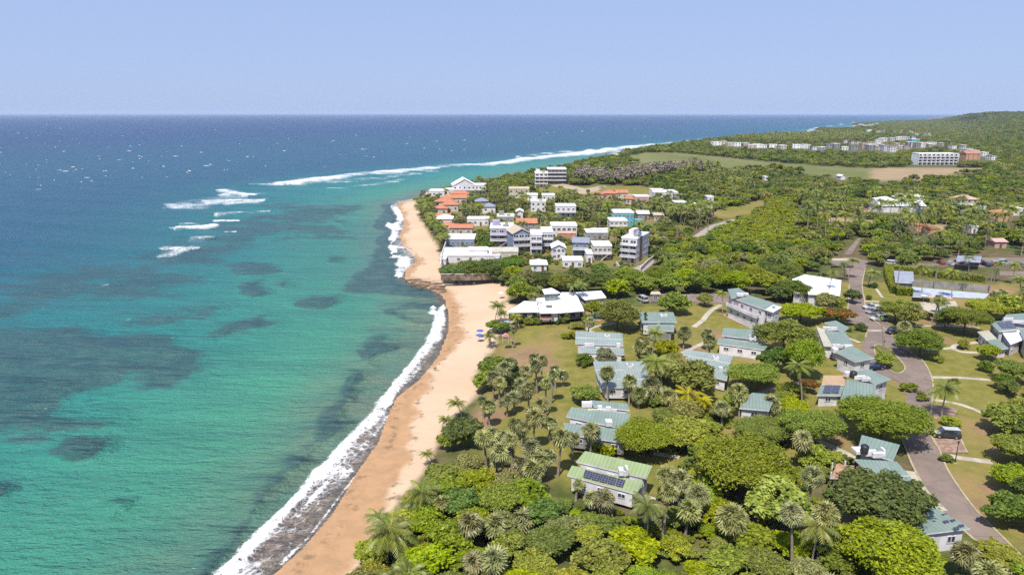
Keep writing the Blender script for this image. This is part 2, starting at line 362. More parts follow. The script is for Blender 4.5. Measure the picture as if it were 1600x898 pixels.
# shore break
OUT = [(240, 1010), (352, 898), (398, 846), (450, 797), (500, 742), (545, 690), (590, 644), (622, 604), (652, 566), (676, 532), (690, 500), (692, 480)]
ob = WP(OUT, 0); od, ot = dline(X + wx * .15, Y + wy * .15, ob, False, True)
addfoam(OUT, 2.1, 1, .5, .8, .15, False)
zone = np.vstack([ob, WP(SHORE_PX, 0)[:13][::-1]]); inz = sst(-1, 1.2, sdf(X + wx * .15, Y + wy * .15, zone))
lace = inz * (1 - .55 * sst(0, 13, od)) * sst(-.5, 1.5, -S + 1.5)
foam = np.maximum(foam, .60 * lace)
addfoam([(560, 742), (540, 765), (500, 818), (480, 842), (440, 880)], .6, .75, .1, .8, .1, False)
addfoam([(545, 722), (590, 672), (606, 648)], .6, .7, .1, .8, .1, False); addfoam([(470, 800), (520, 745)], .8, .8, .2, 1, .1)
for (pts, w) in (([(612, 322), (620, 330), (624, 345), (616, 362), (612, 380)], 4), ([(606, 348), (620, 355)], 3), ([(610, 382), (616, 392), (614, 398)], 3.5),
                 ([(640, 400), (630, 408), (624, 420), (628, 434)], 4.5), ([(612, 400), (630, 402)], 4), ([(676, 478), (680, 484), (677, 491)], 2.4), ([(694, 476), (684, 500), (676, 520)], 2.2)):
    addfoam(pts, w * .75, 1, .4, .9, .3)
near_edge = (1 - sst(1, 7, -S)) * sst(240, 300, Y) * (1 - sst(1500, 2500, Y)); foam = np.maximum(foam, .55 * near_edge)
inz2 = inz * (1 - sst(2, 16, od) * .3)
swell = .20 * np.sin((X * .35 + Y * .94) / 3.4 + 3 * fbm(X, Y, 60, 2)) + .28 * np.sin((X * .22 + Y * .97) / 7.5 + 4 * fbm(X, Y, 90, 12))
amp = sst(0, 40, -S) * (1 - .55 * blob([(650, 320), (560, 360), (420, 480), (350, 620), (100, 900), (-500, 1000), (-500, 700), (350, 900), (690, 480)], 30))
Zs = swell * amp * (1 - sst(600, 1500, Y)) + lift * (1 - sst(0, 6, -S) * 0) * sst(0, 5, -S)
keep = (S.ravel()[F] < 4).any(1)
V = np.stack([X.ravel(), Y.ravel(), Zs.ravel()], 1)
sm, t = new_mat("sea_water"); n = N(t); oc = n.coord('Object')
a_ = n.attr
lag = n.mix(a_('mid'), (.012, .19, .155), (.045, .215, .135))
shc = n.mix(n.ss(n.noise(.12, 4, oc), .35, .7), (.125, .165, .105), (.08, .155, .11))
lag = n.mix(a_('shal'), lag, shc)
lag = n.mix(n.math('MULTIPLY', n.ss(n.noise(.02, 4, n.scl(oc, (1, .5, 1))), .35, .7), .3), lag, (.012, .115, .11))
blue = n.mix(a_('deep'), (.004, .070, .125), (.002, .038, .115)); blue = n.mix(a_('deep2'), blue, (.003, .026, .095))
c = n.mix(a_('opn'), lag, blue)
rn = n.noise(.16, 6, oc, .68); reefc = n.mix(n.ss(rn, .35, .68), (.016, .050, .055), (.045, .105, .092))
reefo = n.mix(a_('opn'), reefc, (.015, .07, .085))
rn2 = n.noise(.040, 7, n.scl(oc, (.8, 1.3, 1), .3), .66); rm = n.ss(n.math('ADD', a_('reef'), n.math('MULTIPLY', n.math('SUBTRACT', n.math('ADD', n.math('MULTIPLY', rn2, .75), n.math('MULTIPLY', rn, .25)), .5), 2.8)), .40, .72)
c = n.mix(n.math('MULTIPLY', rm, n.math('ADD', .62, n.math('MULTIPLY', rn, .45)), clamp=True), c, reefo)
weedc = n.mix(n.ss(n.noise(.5, 4, oc, .7), .4, .62), (.085, .06, .055), (.21, .15, .11))
c = n.mix(a_('churn'), c, weedc)
# wind streaks
st = n.noise(.05, 5, n.scl(oc, (.5, 2.2, 1), .15), .62)
c = n.mix(n.math('MULTIPLY', n.ss(st, .42, .68), .35), c, n.mix(.5, c, (.0, .025, .05)))
# foam detail: fine lace, thicker where the mask is strong
v1 = n.voro(.55, n.scl(oc, (1, 1, 0))); v2 = n.voro(1.7, n.scl(oc, (1, 1, 0)))
ln = n.noise(.9, 5, n.scl(oc, (1, 1, 0)), .65); l2 = n.noise(.23, 5, n.scl(oc, (1, 1, 0)), .6)
lace = n.math('SUBTRACT', 1.0, n.math('MULTIPLY', n.math('MINIMUM', v1, n.math('MULTIPLY', v2, 1.6)), 3.0), clamp=True)
l3 = n.noise(.05, 5, n.scl(oc, (.45, 1.7, 0)), .68)
lf = n.math('ADD', n.math('MULTIPLY', lace, .24), n.math('ADD', n.math('MULTIPLY', ln, .34), n.math('ADD', n.math('MULTIPLY', l2, .30), n.math('MULTIPLY', l3, .50))))
thr = n.math('SUBTRACT', 1.01, n.math('MULTIPLY', a_('foam'), .42))
fm = n.ss(n.math('SUBTRACT', lf, thr), -.07, n.math('ADD', .14, n.math('MULTIPLY', a_('opn'), .2)))
fm = n.math('MULTIPLY', fm, n.ss(a_('foam'), .03, .25))
# whitecaps out at sea
wc = n.math('MULTIPLY', n.ss(n.noise(.035, 2, n.scl(oc, (1.6, .55, 1))), .55, .7), n.ss(n.noise(.11, 4, n.scl(oc, (.8, .5, 1)), .7), .665, .70))
fm = n.math('MAXIMUM', fm, n.math('MULTIPLY', wc, n.math('MULTIPLY', a_('opn'), .8)))
spk = n.ss(n.noise(.7, 3, n.scl(oc, (.5, 1.6, 1)), .6), .735, .77); fm = n.math('MAXIMUM', fm, n.math('MULTIPLY', spk, .45))
w0 = n.noise(.075, 4, n.scl(oc, (.35, 1.4, 1), .22), .6); w1 = n.noise(.42, 5, n.scl(oc, (.45, 1.25, 1), .2), .62); w2 = n.noise(1.9, 3, n.scl(oc, (.6, 1.2, 1), -.2), .6)
bh = n.math('ADD', n.math('MULTIPLY', w0, n.math('ADD', 1.8, n.math('MULTIPLY', n.math('MAXIMUM', a_('opn'), a_('reef')), 5.5))), n.math('ADD', n.math('MULTIPLY', w1, 1.3), n.math('MULTIPLY', w2, .35)))
nb = n.bump(bh, 1.0, 1.5)
water = n.bsdf(c, .30, .17, nb)
foamb = n.bsdf((.62, .62, .63), .8, .1, n.bump(ln, .6, .5))
mx = n.add("ShaderNodeMixShader"); n.put(mx.inputs[0], fm); t.links.new(water, mx.inputs[1]); t.links.new(foamb, mx.inputs[2])
n.out(mx.outputs[0])
me = np_mesh("sea", V, F[keep], sm, dict(reef=reef, opn=opn, deep=deep, deep2=deep2, shal=shal, mid=mid, foam=foam, churn=np.maximum(np.clip(inz2, 0, 1) * .9, (1 - sst(.6, 3.5, -S)) * .85 * (1 - sst(500, 900, Y)))))
link("sea", me, kind='structure')
# whitecaps: small foaming crests scattered over the open sea
wr = np.random.RandomState(12); CV = []; CF = []
while len(CV) < 230 * 18:
    yy = 1 / wr.uniform(1 / 520, 1 / 6000); xx = yy * wr.uniform(-.85, .45)
    if float(sdf(np.array([xx]), np.array([yy]), BRK)[0]) < 170 or float(sdf(np.array([xx]), np.array([yy]), SHORE)[0]) > -150: continue
    L = (.5 + 2.6 * wr.rand() ** 4) * (1 + yy / 2600); h = wr.uniform(.12, .34) * (1 + yy / 2600); a0 = wr.normal() * .35; b = len(CV)
    for k in range(9):
        t = k / 8 * 2 - 1; e = max(.05, 1 - t * t) * wr.uniform(.5, 1.2); cx = xx + t * L * math.cos(a0) + wr.normal() * .15; cy = yy + t * L * math.sin(a0) + .25 * L * t * t
        CV += [(cx, cy - .8 * e, .02), (cx, cy + .2, .1 + h * e)]
    CF += [(b + 2 * k, b + 2 * k + 2, b + 2 * k + 3, b + 2 * k + 1) for k in range(8)]
    # back of the crest
    for k in range(8): CF.append((b + 2 * k + 1, b + 2 * k + 3, b + 2 * k + 2, b + 2 * k)) if False else None
wm, t = new_mat("whitecap_foam"); n = N(t); n.out(n.bsdf((.62, .62, .63), .8, .1))
link("whitecaps", np_mesh("whitecaps", np.array(CV), np.array(CF), wm), kind='stuff')
# ================================================================ HELPERS FOR THINGS
FOOT = []            # footprints that vegetation keeps clear of: (polygon, margin)
def tag(o, label, cat, group=None):
    o['label'] = label; o['category'] = cat
    if group: o['group'] = group
    return o
def thing(name, label, cat, loc=(0, 0, 0), rz=0.0, group=None):
    o = bpy.data.objects.new(name, None); COL.objects.link(o); o.empty_display_size = .5
    o.location = loc; o.rotation_euler = (0, 0, rz); return tag(o, label, cat, group)
class MB:
    """collects simple shapes into one mesh"""
    def __init__(s): s.v = []; s.f = []; s.m = []
    def quadface(s, pts, m=0):
        b = len(s.v); s.v += [tuple(p) for p in pts]; s.f.append(tuple(range(b, b + len(pts)))); s.m.append(m)
    def box(s, x0, x1, y0, y1, z0, z1, m=0):
        b = len(s.v); s.v += [(x, y, z) for z in (z0, z1) for (x, y) in ((x0, y0), (x1, y0), (x1, y1), (x0, y1))]
        for f in ((0, 3, 2, 1), (4, 5, 6, 7), (0, 1, 5, 4), (1, 2, 6, 5), (2, 3, 7, 6), (3, 0, 4, 7)): s.f.append(tuple(b + i for i in f)); s.m.append(m)
    def prism(s, top, bot, m=0, caps=True):
        n = len(top); b = len(s.v); s.v += [tuple(p) for p in bot] + [tuple(p) for p in top]
        for i in range(n):
            j = (i + 1) % n; s.f.append((b + i, b + j, b + n + j, b + n + i)); s.m.append(m)
        if caps: s.f.append(tuple(b + n + i for i in range(n))); s.m.append(m); s.f.append(tuple(b + n - 1 - i for i in range(n))); s.m.append(m)
    def tube(s, pts, rad, n=6, m=0):
        pts = [Vector(p) for p in pts]; k0 = len(s.v)
        for i, p in enumerate(pts):
            d = (pts[min(i + 1, len(pts) - 1)] - pts[max(i - 1, 0)]).normalized(); a = d.orthogonal().normalized(); b = d.cross(a)
            r = rad[i] if isinstance(rad, (list, tuple)) else rad
            for k in range(n):
                t = 2 * math.pi * k / n; s.v.append(tuple(p + (a * math.cos(t) + b * math.sin(t)) * r))
        for i in range(len(pts) - 1):
            for k in range(n):
                a = k0 + i * n + k; b = k0 + i * n + (k + 1) % n; s.f.append((a, b, b + n, a + n)); s.m.append(m)
        s.f.append(tuple(k0 + (len(pts) - 1) * n + k for k in range(n))); s.m.append(m)
    def mesh(s, name, mats, smooth=False):
        me = bpy.data.meshes.new(name); me.from_pydata(s.v, [], s.f)
        for m in (mats if isinstance(mats, (list, tuple)) else [mats]): me.materials.append(m)
        me.polygons.foreach_set('material_index', np.array(s.m, dtype=np.int32))
        if smooth: me.polygons.foreach_set('use_smooth', [True] * len(me.polygons))
        me.update(); return me
    def build(s, name, mats, parent=None, smooth=False): return link(name, s.mesh(name, mats, smooth), parent)
def ccw(p):
    a = sum(p[i][0] * p[(i + 1) % len(p)][1] - p[(i + 1) % len(p)][0] * p[i][1] for i in range(len(p)))
    return p if a > 0 else p[::-1]
def inset(p, d):
    c = Vector((sum(q[0] for q in p) / len(p), sum(q[1] for q in p) / len(p)))
    out = []
    for q in p:
        v = Vector(q[:2]) - c; L = v.length; v *= max(.1, (L - d * 1.35) / L); out.append((c.x + v.x, c.y + v.y) + tuple(q[2:]))
    return out

WHITE = paint("white_render", (.60, .575, .59), .8, .2, .10, .5, .35)
WHITER = paint("white_roof_membrane", (.72, .72, .73), .6, .3, .05, .25, .12)
CREAM = paint("cream_render", (.46, .42, .36), .8, .2, .1, .5, .3)
GREY = paint("grey_concrete", (.26, .25, .245), .85, .2, .15, .4, .3)
LILAC = paint("lilac_render", (.33, .29, .40), .8, .2, .1, .5, .2)
BLUEG = paint("blue_grey_render", (.20, .25, .34), .8, .2, .1, .5, .2)
TEAL = paint("turquoise_render", (.10, .36, .40), .8, .2, .08, .5, .15)
PINK = paint("pink_render", (.45, .27, .24), .8, .2, .1, .5, .2)
ORANGEW = paint("peach_render", (.50, .28, .17), .8, .2, .15, .5, .2)
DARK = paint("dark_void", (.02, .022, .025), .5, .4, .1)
WOOD = paint("brown_timber", (.14, .085, .05), .7, .2, .2)
KERB = paint("kerb_concrete", (.36, .30, .20), .85, .2, .12, .8)
PATHM = paint("path_concrete", (.40, .355, .285), .9, .15, .12, .5, .2, .3)
BRICKM = paint("brick_paving", (.30, .20, .15), .9, .15, .2, 1.2, .15, .5)
DECK = paint("terracotta_deck", (.36, .215, .14), .8, .2, .15, .7)
STEEL = paint("galvanised_steel", (.30, .30, .31), .45, .5, .1, 1, 0, 0, .6)
def metal_roof(name, c1, c2, period=.62):
    m, t = new_mat(name); n = N(t); uv = n.coord('UV'); oc = n.coord('Object')
    sx = n.add("ShaderNodeSeparateXYZ"); t.links.new(uv, sx.inputs[0])
    f = n.math('FRACT', n.math('DIVIDE', sx.outputs[0], period)); seam = n.ss(n.math('ABSOLUTE', n.math('SUBTRACT', f, .5)), .40, .49)
    c = n.mix(n.ss(n.noise(.35, 4, oc), .35, .7), c1, c2)
    c = n.mix(n.math('MULTIPLY', n.ss(n.noise(1.6, 4, n.scl(uv, (1.0, .12, 1)), .6), .5, .75), .5), c, tuple(v * .6 for v in c1))
    c = n.mix(n.math('MULTIPLY', n.ss(n.noise(.22, 5, oc, .65), .5, .75), .34), c, (.17, .15, .12))
    c = n.mix(n.math('MULTIPLY', seam, .25), c, tuple(v * .5 for v in c1))
    n.out(n.bsdf(c, .48, .35, n.bump(seam, .8, .05))); return m
GREENR = metal_roof("green_metal_roof", (.155, .212, .182), (.185, .232, .204))
PALEG = metal_roof("pale_green_metal_roof", (.205, .250, .235), (.235, .275, .262))
LIMER = metal_roof("bright_green_metal_roof", (.21, .275, .125), (.235, .285, .15))
CREAMR = metal_roof("cream_metal_roof", (.42, .40, .32), (.38, .36, .29))
TANR = metal_roof("tan_metal_roof", (.40, .27, .16), (.36, .24, .14))
BLUER = metal_roof("blue_grey_metal_roof", (.22, .24, .30), (.26, .28, .33))
TILE = metal_roof("orange_tile_roof", (.47, .185, .095), (.38, .15, .08), .35)
CEDAR = metal_roof("beige_shingle_roof", (.46, .37, .27), (.42, .33, .24), .4)
gm_, t_ = new_mat("window_glass"); n_ = N(t_)
n_.out(n_.bsdf(n_.mix(n_.ss(n_.noise(.9, 2, n_.coord('Object')), .4, .6), (.02, .026, .035), (.06, .075, .09)), .12, .6)); GLASS = gm_
gm_, t_ = new_mat("solar_cells"); n_ = N(t_); uv_ = n_.coord('UV')
bt_ = n_.add("ShaderNodeTexBrick"); bt_.offset = 0; bt_.inputs['Scale'].default_value = 1.0; bt_.inputs['Brick Width'].default_value = .5; bt_.inputs['Row Height'].default_value = .5
bt_.inputs['Mortar Size'].default_value = .025; bt_.inputs['Color1'].default_value = (.028, .03, .06, 1); bt_.inputs['Color2'].default_value = (.035, .036, .07, 1); bt_.inputs['Mortar'].default_value = (.16, .16, .19, 1)
t_.links.new(uv_, bt_.inputs['Vector']); n_.out(n_.bsdf(bt_.outputs[0], .22, .5)); SOLAR = gm_

def slab_obj(name, pts, th, mats, parent):
    """sloping slab: pts = back left, back right, front right, front left; metric UV, u along the eave"""
    pts = [Vector(p) for p in pts]; n = len(pts); v = [tuple(p) for p in pts] + [(p.x, p.y, p.z - th) for p in pts]
    f = [tuple(range(n - 1, -1, -1)), tuple(range(n, 2 * n))] + [(i, (i + 1) % n, (i + 1) % n + n, i + n) for i in range(n)]
    me = bpy.data.meshes.new(name); me.from_pydata(v, [], f)
    for m in (mats if isinstance(mats, (list, tuple)) else [mats]): me.materials.append(m)
    if len(me.materials) > 1: me.polygons.foreach_set('material_index', [0] + [1] * (n + 1))
    ux = (pts[1] - pts[0]).normalized(); uy = (pts[-1] - pts[0]); uy = (uy - ux * uy.dot(ux)).normalized()
    uvl = me.uv_layers.new(name="UVMap")
    for lp in me.loops:
        d = Vector(v[lp.vertex_index]) - pts[0]; uvl.data[lp.index].uv = (d.dot(ux), d.dot(uy))
    me.update(); bm = bmesh.new(); bm.from_mesh(me); bmesh.ops.recalc_face_normals(bm, faces=bm.faces); bm.to_mesh(me); bm.free()
    return link(name, me, parent)
# windows share their meshes
def win_meshes():
    f = MB(); w, h = .5, .5
    for (x0, x1, z0, z1) in ((-w, w, h - .09, h), (-w, w, -h, -h + .09), (-w, -w + .08, -h + .09, h - .09), (w - .08, w, -h + .09, h - .09), (-.03, .03, -h + .09, h - .09)):
        f.box(x0, x1, -.09, .03, z0, z1)
    fm = f.mesh("window_frame", WHITE); p = MB(); p.quadface([(-w + .06, -.015, -h + .06), (w - .06, -.015, -h + .06), (w - .06, -.015, h - .06), (-w + .06, -.015, h - .06)])
    p.box(-w + .05, w - .05, -.012, .02, -h + .05, h - .05)
    return fm, p.mesh("window_pane", GLASS)
WFM, WPM = win_meshes()
def window(parent, p, nrm, w, h, name='window', sub=True):
    """window on a wall: p centre (parent space), nrm outward 2-D normal"""
    rz = math.atan2(nrm[0], -nrm[1])
    if sub:
        o = link(name, WFM, parent); o.location = p; o.rotation_euler = (0, 0, rz); o.scale = (w, 1, h)
        q = link('pane', WPM, o)
    else:
        q = link(name, WPM, parent); q.location = (p[0] + nrm[0] * .03, p[1] + nrm[1] * .03, p[2]); q.rotation_euler = (0, 0, rz); q.scale = (w, 1, h)
def wall_windows(parent, a, b, z0, z1, nmax=99, w=1.3, h=1.15, sub=True, step=3.3, org=(0, 0), kind='window', rnd=None):
    a = Vector(a[:2]); b = Vector(b[:2]); d = b - a; L = d.length
    if L < 2.2: return
    d /= L; nr = Vector((d.y, -d.x)); mid = (a + b) / 2 + Vector(org)
    if nr.dot(-mid) < 0.12 * mid.length: return          # faces away from the sea terrace side
    k = max(1, min(nmax, int(L / step)))
    for i in range(k):
        p = a + d * (L * (i + .5) / k)
        window(parent, (p.x, p.y, (z0 + z1) / 2 + .15), nr, w, min(h, (z1 - z0) * .55), kind, sub)
# ---------------------------------------------------------------- villas with metal roofs
def villa(label, roofs, group='green-roofed villas', name='villa', cat='villa', blocks=(), panels=(), tanks=(), roofmat=None, wallmat=None, nomargin=False):
    roofmat = roofmat or GREENR; wallmat = wallmat or WHITE
    c = W(*roofs[0][0][0][:2]); root = thing(name, label, cat, (round(c.x, 2), round(c.y, 2), LAND - .3), 0, group); org = Vector((root.location.x, root.location.y))
    zs = 1.0 if name in ('house', 'reception_building', 'court_shed', 'carport') else .76
    def loc(p): w = W(p[0], p[1], LAND + p[2] * zs); return Vector((w.x - root.location.x, w.y - root.location.y, w.z - root.location.z))
    for r in roofs:
        pts = [loc(p) for p in r[0]]; mt = (r[1] if len(r) > 1 and r[1] else roofmat); z0 = r[2] if len(r) > 2 else 0.0
        slab_obj('roof', pts, .22, [mt, WHITE], root)
        ww = r[3] if len(r) > 3 else wallmat
        if ww != 'open':
            poly = inset([(p.x, p.y, p.z - .24) for p in pts], .55); poly = ccw(poly)
            mb = MB(); mb.prism(poly, [(x, y, z0) for x, y, z in poly], caps=False); mb.build('wall', ww, root)
            for i in range(len(poly)):
                a, b = poly[i], poly[(i + 1) % len(poly)]; zt = min(a[2], b[2])
                if zt > 1.9: wall_windows(root, a, b, max(z0 + .6, zt - 2.4), zt - .3, org=org, step=2.9)
        FOOT.append(([(p.x + org.x, p.y + org.y) for p in pts], 1.0))
    for (px, py, z, wx, wy, hz, mt) in blocks:          # parapets, dormers, white plant boxes
        p = loc((px, py, z)); mb = MB(); wx *= .62; wy *= .6; hz *= .6; mb.box(p.x - wx / 2, p.x + wx / 2, p.y - wy / 2, p.y + wy / 2, p.z - .3, p.z + hz); mb.build('parapet', mt, root)
    for pn in panels:
        q = [loc(p) for p in pn]; q = [Vector((v.x, v.y, v.z + .22)) for v in q]
        o = slab_obj('solar_panel', q, .06, [SOLAR, STEEL], root)
    for (px, py, z, r, h, mt) in tanks:
        p = loc((px, py, z)); mb = MB(); mb.tube([(p.x, p.y, p.z - .2), (p.x, p.y, p.z + h * .8), (p.x, p.y, p.z + h)], [r, r, r * .7], 12); mb.build('water_tank', mt, root, True)
    return root
Wt = WHITE
villa("low white villa with two pale green roofs, second back from the beach lawn", [
    ([(899.5, 517, 5.6), (972, 520.5, 5.6), (973, 529.5, 4.9), (899, 526.5, 4.9)],), ([(899, 527, 4.7), (973, 530, 4.7), (974, 539.5, 4.0), (898.6, 536.5, 4.0)],),
    ([(906, 542.5, 3.2), (975, 544, 3.2), (975.6, 554, 2.7), (907, 549.5, 2.7)],)], roofmat=PALEG,
    blocks=[(945.5, 526, 5, .5, 1.6, .9, Wt), (951.5, 526.5, 5, .5, 1.6, .9, Wt), (948.5, 526.3, 5, 1, .5, .4, Wt), (921, 540, 3.6, 4, .8, 1.1, Wt), (966, 541, 3.6, 1.4, 1.2, 1.4, Wt)])
villa("pale green roofed villa behind two grey fan palms, nearer of the beach lawn pair", [
    ([(926.7, 564.3, 5.4), (1007, 564, 5.4), (1010.5, 577.4, 4.7), (929.5, 577, 4.7)],), ([(930, 577.5, 4.5), (1011, 578, 4.5), (1014, 592, 3.8), (935, 592, 3.8)],),
    ([(936, 592.4, 3.5), (1015, 592.4, 3.5), (1019, 606, 3.0), (942, 605, 3.0)],)], roofmat=PALEG,
    blocks=[(979.5, 572, 5.1, .5, 1.8, 1, Wt), (988, 573, 5.1, .5, 1.8, 1, Wt), (984, 573, 5.1, 1.4, .5, .4, Wt)])
villa("green roofed villa with a long white parapet, standing above the bright green roof", [
    ([(922, 624.5, 5.2), (980, 630, 5.2), (984, 640.5, 4.8), (928, 634.5, 4.8)],), ([(892.5, 635.3, 5.0), (985, 646, 5.0), (982, 671, 4.0), (884.5, 650, 4.0)],),
    ([(880, 659.5, 3.6), (982, 672, 3.6), (981, 692, 3.0), (886, 678, 3.0)], None, 0, GREY)],
    blocks=[(917, 632.5, 5, 3.2, 1.4, 1.1, Wt), (937, 638, 5, 1.3, 1, 1, Wt), (950.5, 640, 5, 1.5, 1, 1, Wt), (951, 661, 4.3, 2.0, 2.6, .9, Wt), (941, 640.5, 4.9, 9, .35, .45, Wt)])
P4 = []
for (x, y) in ((919, 741.8), (931.5, 745), (944, 748.2), (956.6, 751.5), (969.5, 754.8)):
    P4.append([(x - 4.3, y - 6.6, 3.75), (x + 7.2, y - 3.6, 3.7), (x + 3.4, y + 7.2, 3.25), (x - 8, y + 4.2, 3.3)])
villa("bright green roofed villa with a row of five solar panels", [
    ([(914, 704, 5.4), (1019.6, 727, 5.4), (1010.6, 746.7, 4.3), (900.4, 720.3, 4.3)],), ([(893.5, 726.5, 3.9), (1006, 752.4, 3.9), (994.5, 771, 3.1), (886, 741.5, 3.1)],)], roofmat=LIMER, panels=P4,
    blocks=[(970, 737, 4.9, 1.2, 2.2, 1.0, Wt), (979, 736, 4.9, .6, 2.6, 1.2, Wt), (975, 740, 4.7, 1.6, .6, .8, Wt), (924, 759, .4, 5, .5, 1.2, Wt), (940, 768, .4, .4, 3, 1, Wt)])
villa("pale green roofed villa half hidden behind a dark round tree and a bright round tree", [
    ([(1070, 545.5, 5.4), (1146, 556, 5.4), (1141, 567, 4.6), (1067, 553.5, 4.6)],), ([(1074, 556, 4.4), (1140.6, 567.4, 4.4), (1136, 594, 3.2), (1080, 581, 3.2)],)], roofmat=PALEG,
    blocks=[(1115, 560, 4.9, .5, 1.6, 1, Wt), (1121, 561, 4.9, .5, 1.6, 1, Wt), (1118, 561, 4.9, 1, .5, .5, Wt), (1126, 577, 3.8, 1.5, 1.8, .9, Wt), (1132, 578, 3.8, .6, 2.2, 1, Wt)])
villa("long green roofed villa with small shuttered windows, below the two storey house", [
    ([(1131, 511.5, 5.4), (1201, 516.5, 5.4), (1201, 533, 4.5), (1127.6, 523.5, 4.5)],), ([(1123.5, 527.7, 4.0), (1201, 538, 4.0), (1194, 546.5, 3.3), (1120, 536, 3.3)],)],
    blocks=[(1170.5, 528, 4.4, .5, 1.6, 1.4, Wt), (1179, 530, 4.4, .5, 1.6, 1.4, Wt), (1175, 530.5, 4.2, 2, .6, .8, Wt)])
villa("green roofed villa with a white letter H shaped ridge vent, behind two dark conifers", [
    ([(997, 487.3, 5.4), (1052, 487.5, 5.4), (1058, 503, 4.5), (1003, 503, 4.5)],), ([(1013, 506.5, 3.9), (1053, 506.5, 3.9), (1053, 517, 3.2), (1012.5, 516, 3.2)], None, 0, GREY)],
    blocks=[(1033, 493.5, 5.1, .6, 2.2, .8, Wt), (1040.5, 493.5, 5.1, .6, 2.2, .8, Wt), (1036.7, 493.5, 5.1, 1.6, .6, .6, Wt), (1029, 504.8, 3.9, 1.4, .8, .8, Wt), (1016, 504.5, 3.8, 4, .5, .6, Wt)])
r_ = villa("two storey white house with a terrace, orange furniture and green hipped roofs", [
    ([(1168, 462, 3.5), (1216, 483, 3.5), (1181, 497.5, 3.5), (1134.5, 477, 3.5)], DECK), ([(1172, 461.5, 7.0), (1222, 477, 7.0), (1197, 484, 6.4), (1150, 467.5, 6.4)],),
    ([(1137, 451.5, 6.8), (1154, 449.5, 6.8), (1171, 460.5, 6.4), (1142.5, 465.5, 6.4)],), ([(1208, 476, 6.9), (1221.5, 480, 6.9), (1208, 487.5, 6.9), (1196, 483.5, 6.9)], WHITER)], name='house', cat='house', group=None,
    blocks=[(1156, 461, 7, 3, 2, .9, Wt), (1165, 459.5, 7, 2.4, 1.6, .6, Wt), (1209, 481, 7, 1.2, 1.2, .9, GREY), (1166, 489, 3.6, .3, .3, 1, Wt)])
mb = MB()
q = [W(1134.5, 477, LAND + 3.55), W(1181, 497.5, LAND + 3.55), W(1216, 483, LAND + 3.55)]; q = [v - r_.location for v in q]
for a, b in ((q[0], q[1]), (q[1], q[2])):
    d = (b - a).normalized(); k = Vector((-d.y, d.x, 0)) * .12; mb.prism([a - k + Vector((0, 0, .95)), b - k + Vector((0, 0, .95)), b + k + Vector((0, 0, .95)), a + k + Vector((0, 0, .95))], [a - k, b - k, b + k, a + k])
mb.build('balustrade', WHITE, r_)
for (x, y, c) in ((1173, 486, WOOD), (1180, 489, ORANGEW), (1186, 487, ORANGEW), (1163, 483, WOOD)):
    t = thing('terrace_table', {WOOD: "dark timber table", ORANGEW: "orange cushioned seat"}[c] + f" on the terrace of the two storey house, { {1173: 'nearest the glass doors', 1180: 'beside the front balustrade', 1186: 'in the inner corner', 1163: 'at the far left end'}[x] }", 'terrace seat', W(x, y, LAND + 3.56), .3)
    m_ = MB(); m_.box(-.8, .8, -.45, .45, .38, .5); m_.build('top', c, t); m_ = MB()
    for sx in (-.7, .7):
        for sy in (-.35, .35): m_.box(sx - .05, sx + .05, sy - .05, sy + .05, 0, .38)
    m_.build('leg', WOOD, t)
villa("green roofed villa with cream side roof and curved white parapet beside the parking bays", [
    ([(1288, 503.5, 5.2), (1306, 500.5, 5.2), (1327, 511.5, 5.0), (1317, 519, 4.6)],), ([(1289, 516, 5.0), (1321, 519, 5.0), (1334, 538, 4.6), (1303, 541, 4.6)],),
    ([(1275.5, 509.5, 4.4), (1288.5, 515, 4.5), (1302, 540.5, 4.3), (1287, 540, 4.2)], CREAMR), ([(1305, 549, 5.6), (1331, 539.8, 5.8), (1366, 558.6, 5.6), (1336.5, 565, 5.2)],)],
    blocks=[(1306, 541, 4.8, 3, .7, 1.0, Wt), (1316, 541.5, 4.8, 4, .7, .7, Wt), (1325, 541, 5.4, 3, 1.6, .6, Wt), (1300, 514, 4.9, 4.2, .8, .9, Wt), (1291, 512.5, 4.6, 3, 1, .7, Wt), (1304, 548, 3.5, 2, 2.6, 1.2, Wt)])
P5 = [[(1289 + 12.6 * i, 602.5, 3.9), (1300.5 + 12.6 * i, 602.8, 3.9), (1297.5 + 12.6 * i, 614.5, 3.4), (1285.5 + 12.6 * i, 614, 3.4)] for i in range(2)]
villa("green roofed villa with a tan roof patch, two solar panels and a black roof tank", [
    ([(1287, 586, 4.7), (1323, 586.5, 4.7), (1319.5, 601, 4.3), (1284, 600.5, 4.3)], TANR), ([(1282.5, 601, 3.9), (1319.5, 602, 3.9), (1314, 617.5, 3.2), (1276, 617, 3.2)],),
    ([(1323, 592.6, 6.2), (1369, 600.5, 6.0), (1368, 620, 5.0), (1313, 624, 5.0)],), ([(1335, 580, 6.4), (1359, 576.5, 6.6), (1393, 591.5, 6.4), (1368, 600, 6.2)],)],
    panels=P5, tanks=[(1333, 588, 6.3, .75, 1.2, DARK)], blocks=[(1325, 585, 6.0, 2.2, 1.8, 1, Wt), (1343, 590, 6.2, 4, 1.2, .8, Wt), (1352, 593, 6.2, 2.4, .7, .7, Wt), (1357, 592, 6.2, .5, 2, .7, Wt)])
P6 = []
for (x, y) in ((1474, 808), (1487, 817), (1500, 825), (1476, 818.5), (1492, 829)):
    P6.append([(x - 4, y - 3.5, 4.6), (x + 4, y - 5.0, 4.6), (x + 7, y - .6, 4.3), (x - 1, y + 1.2, 4.3)])
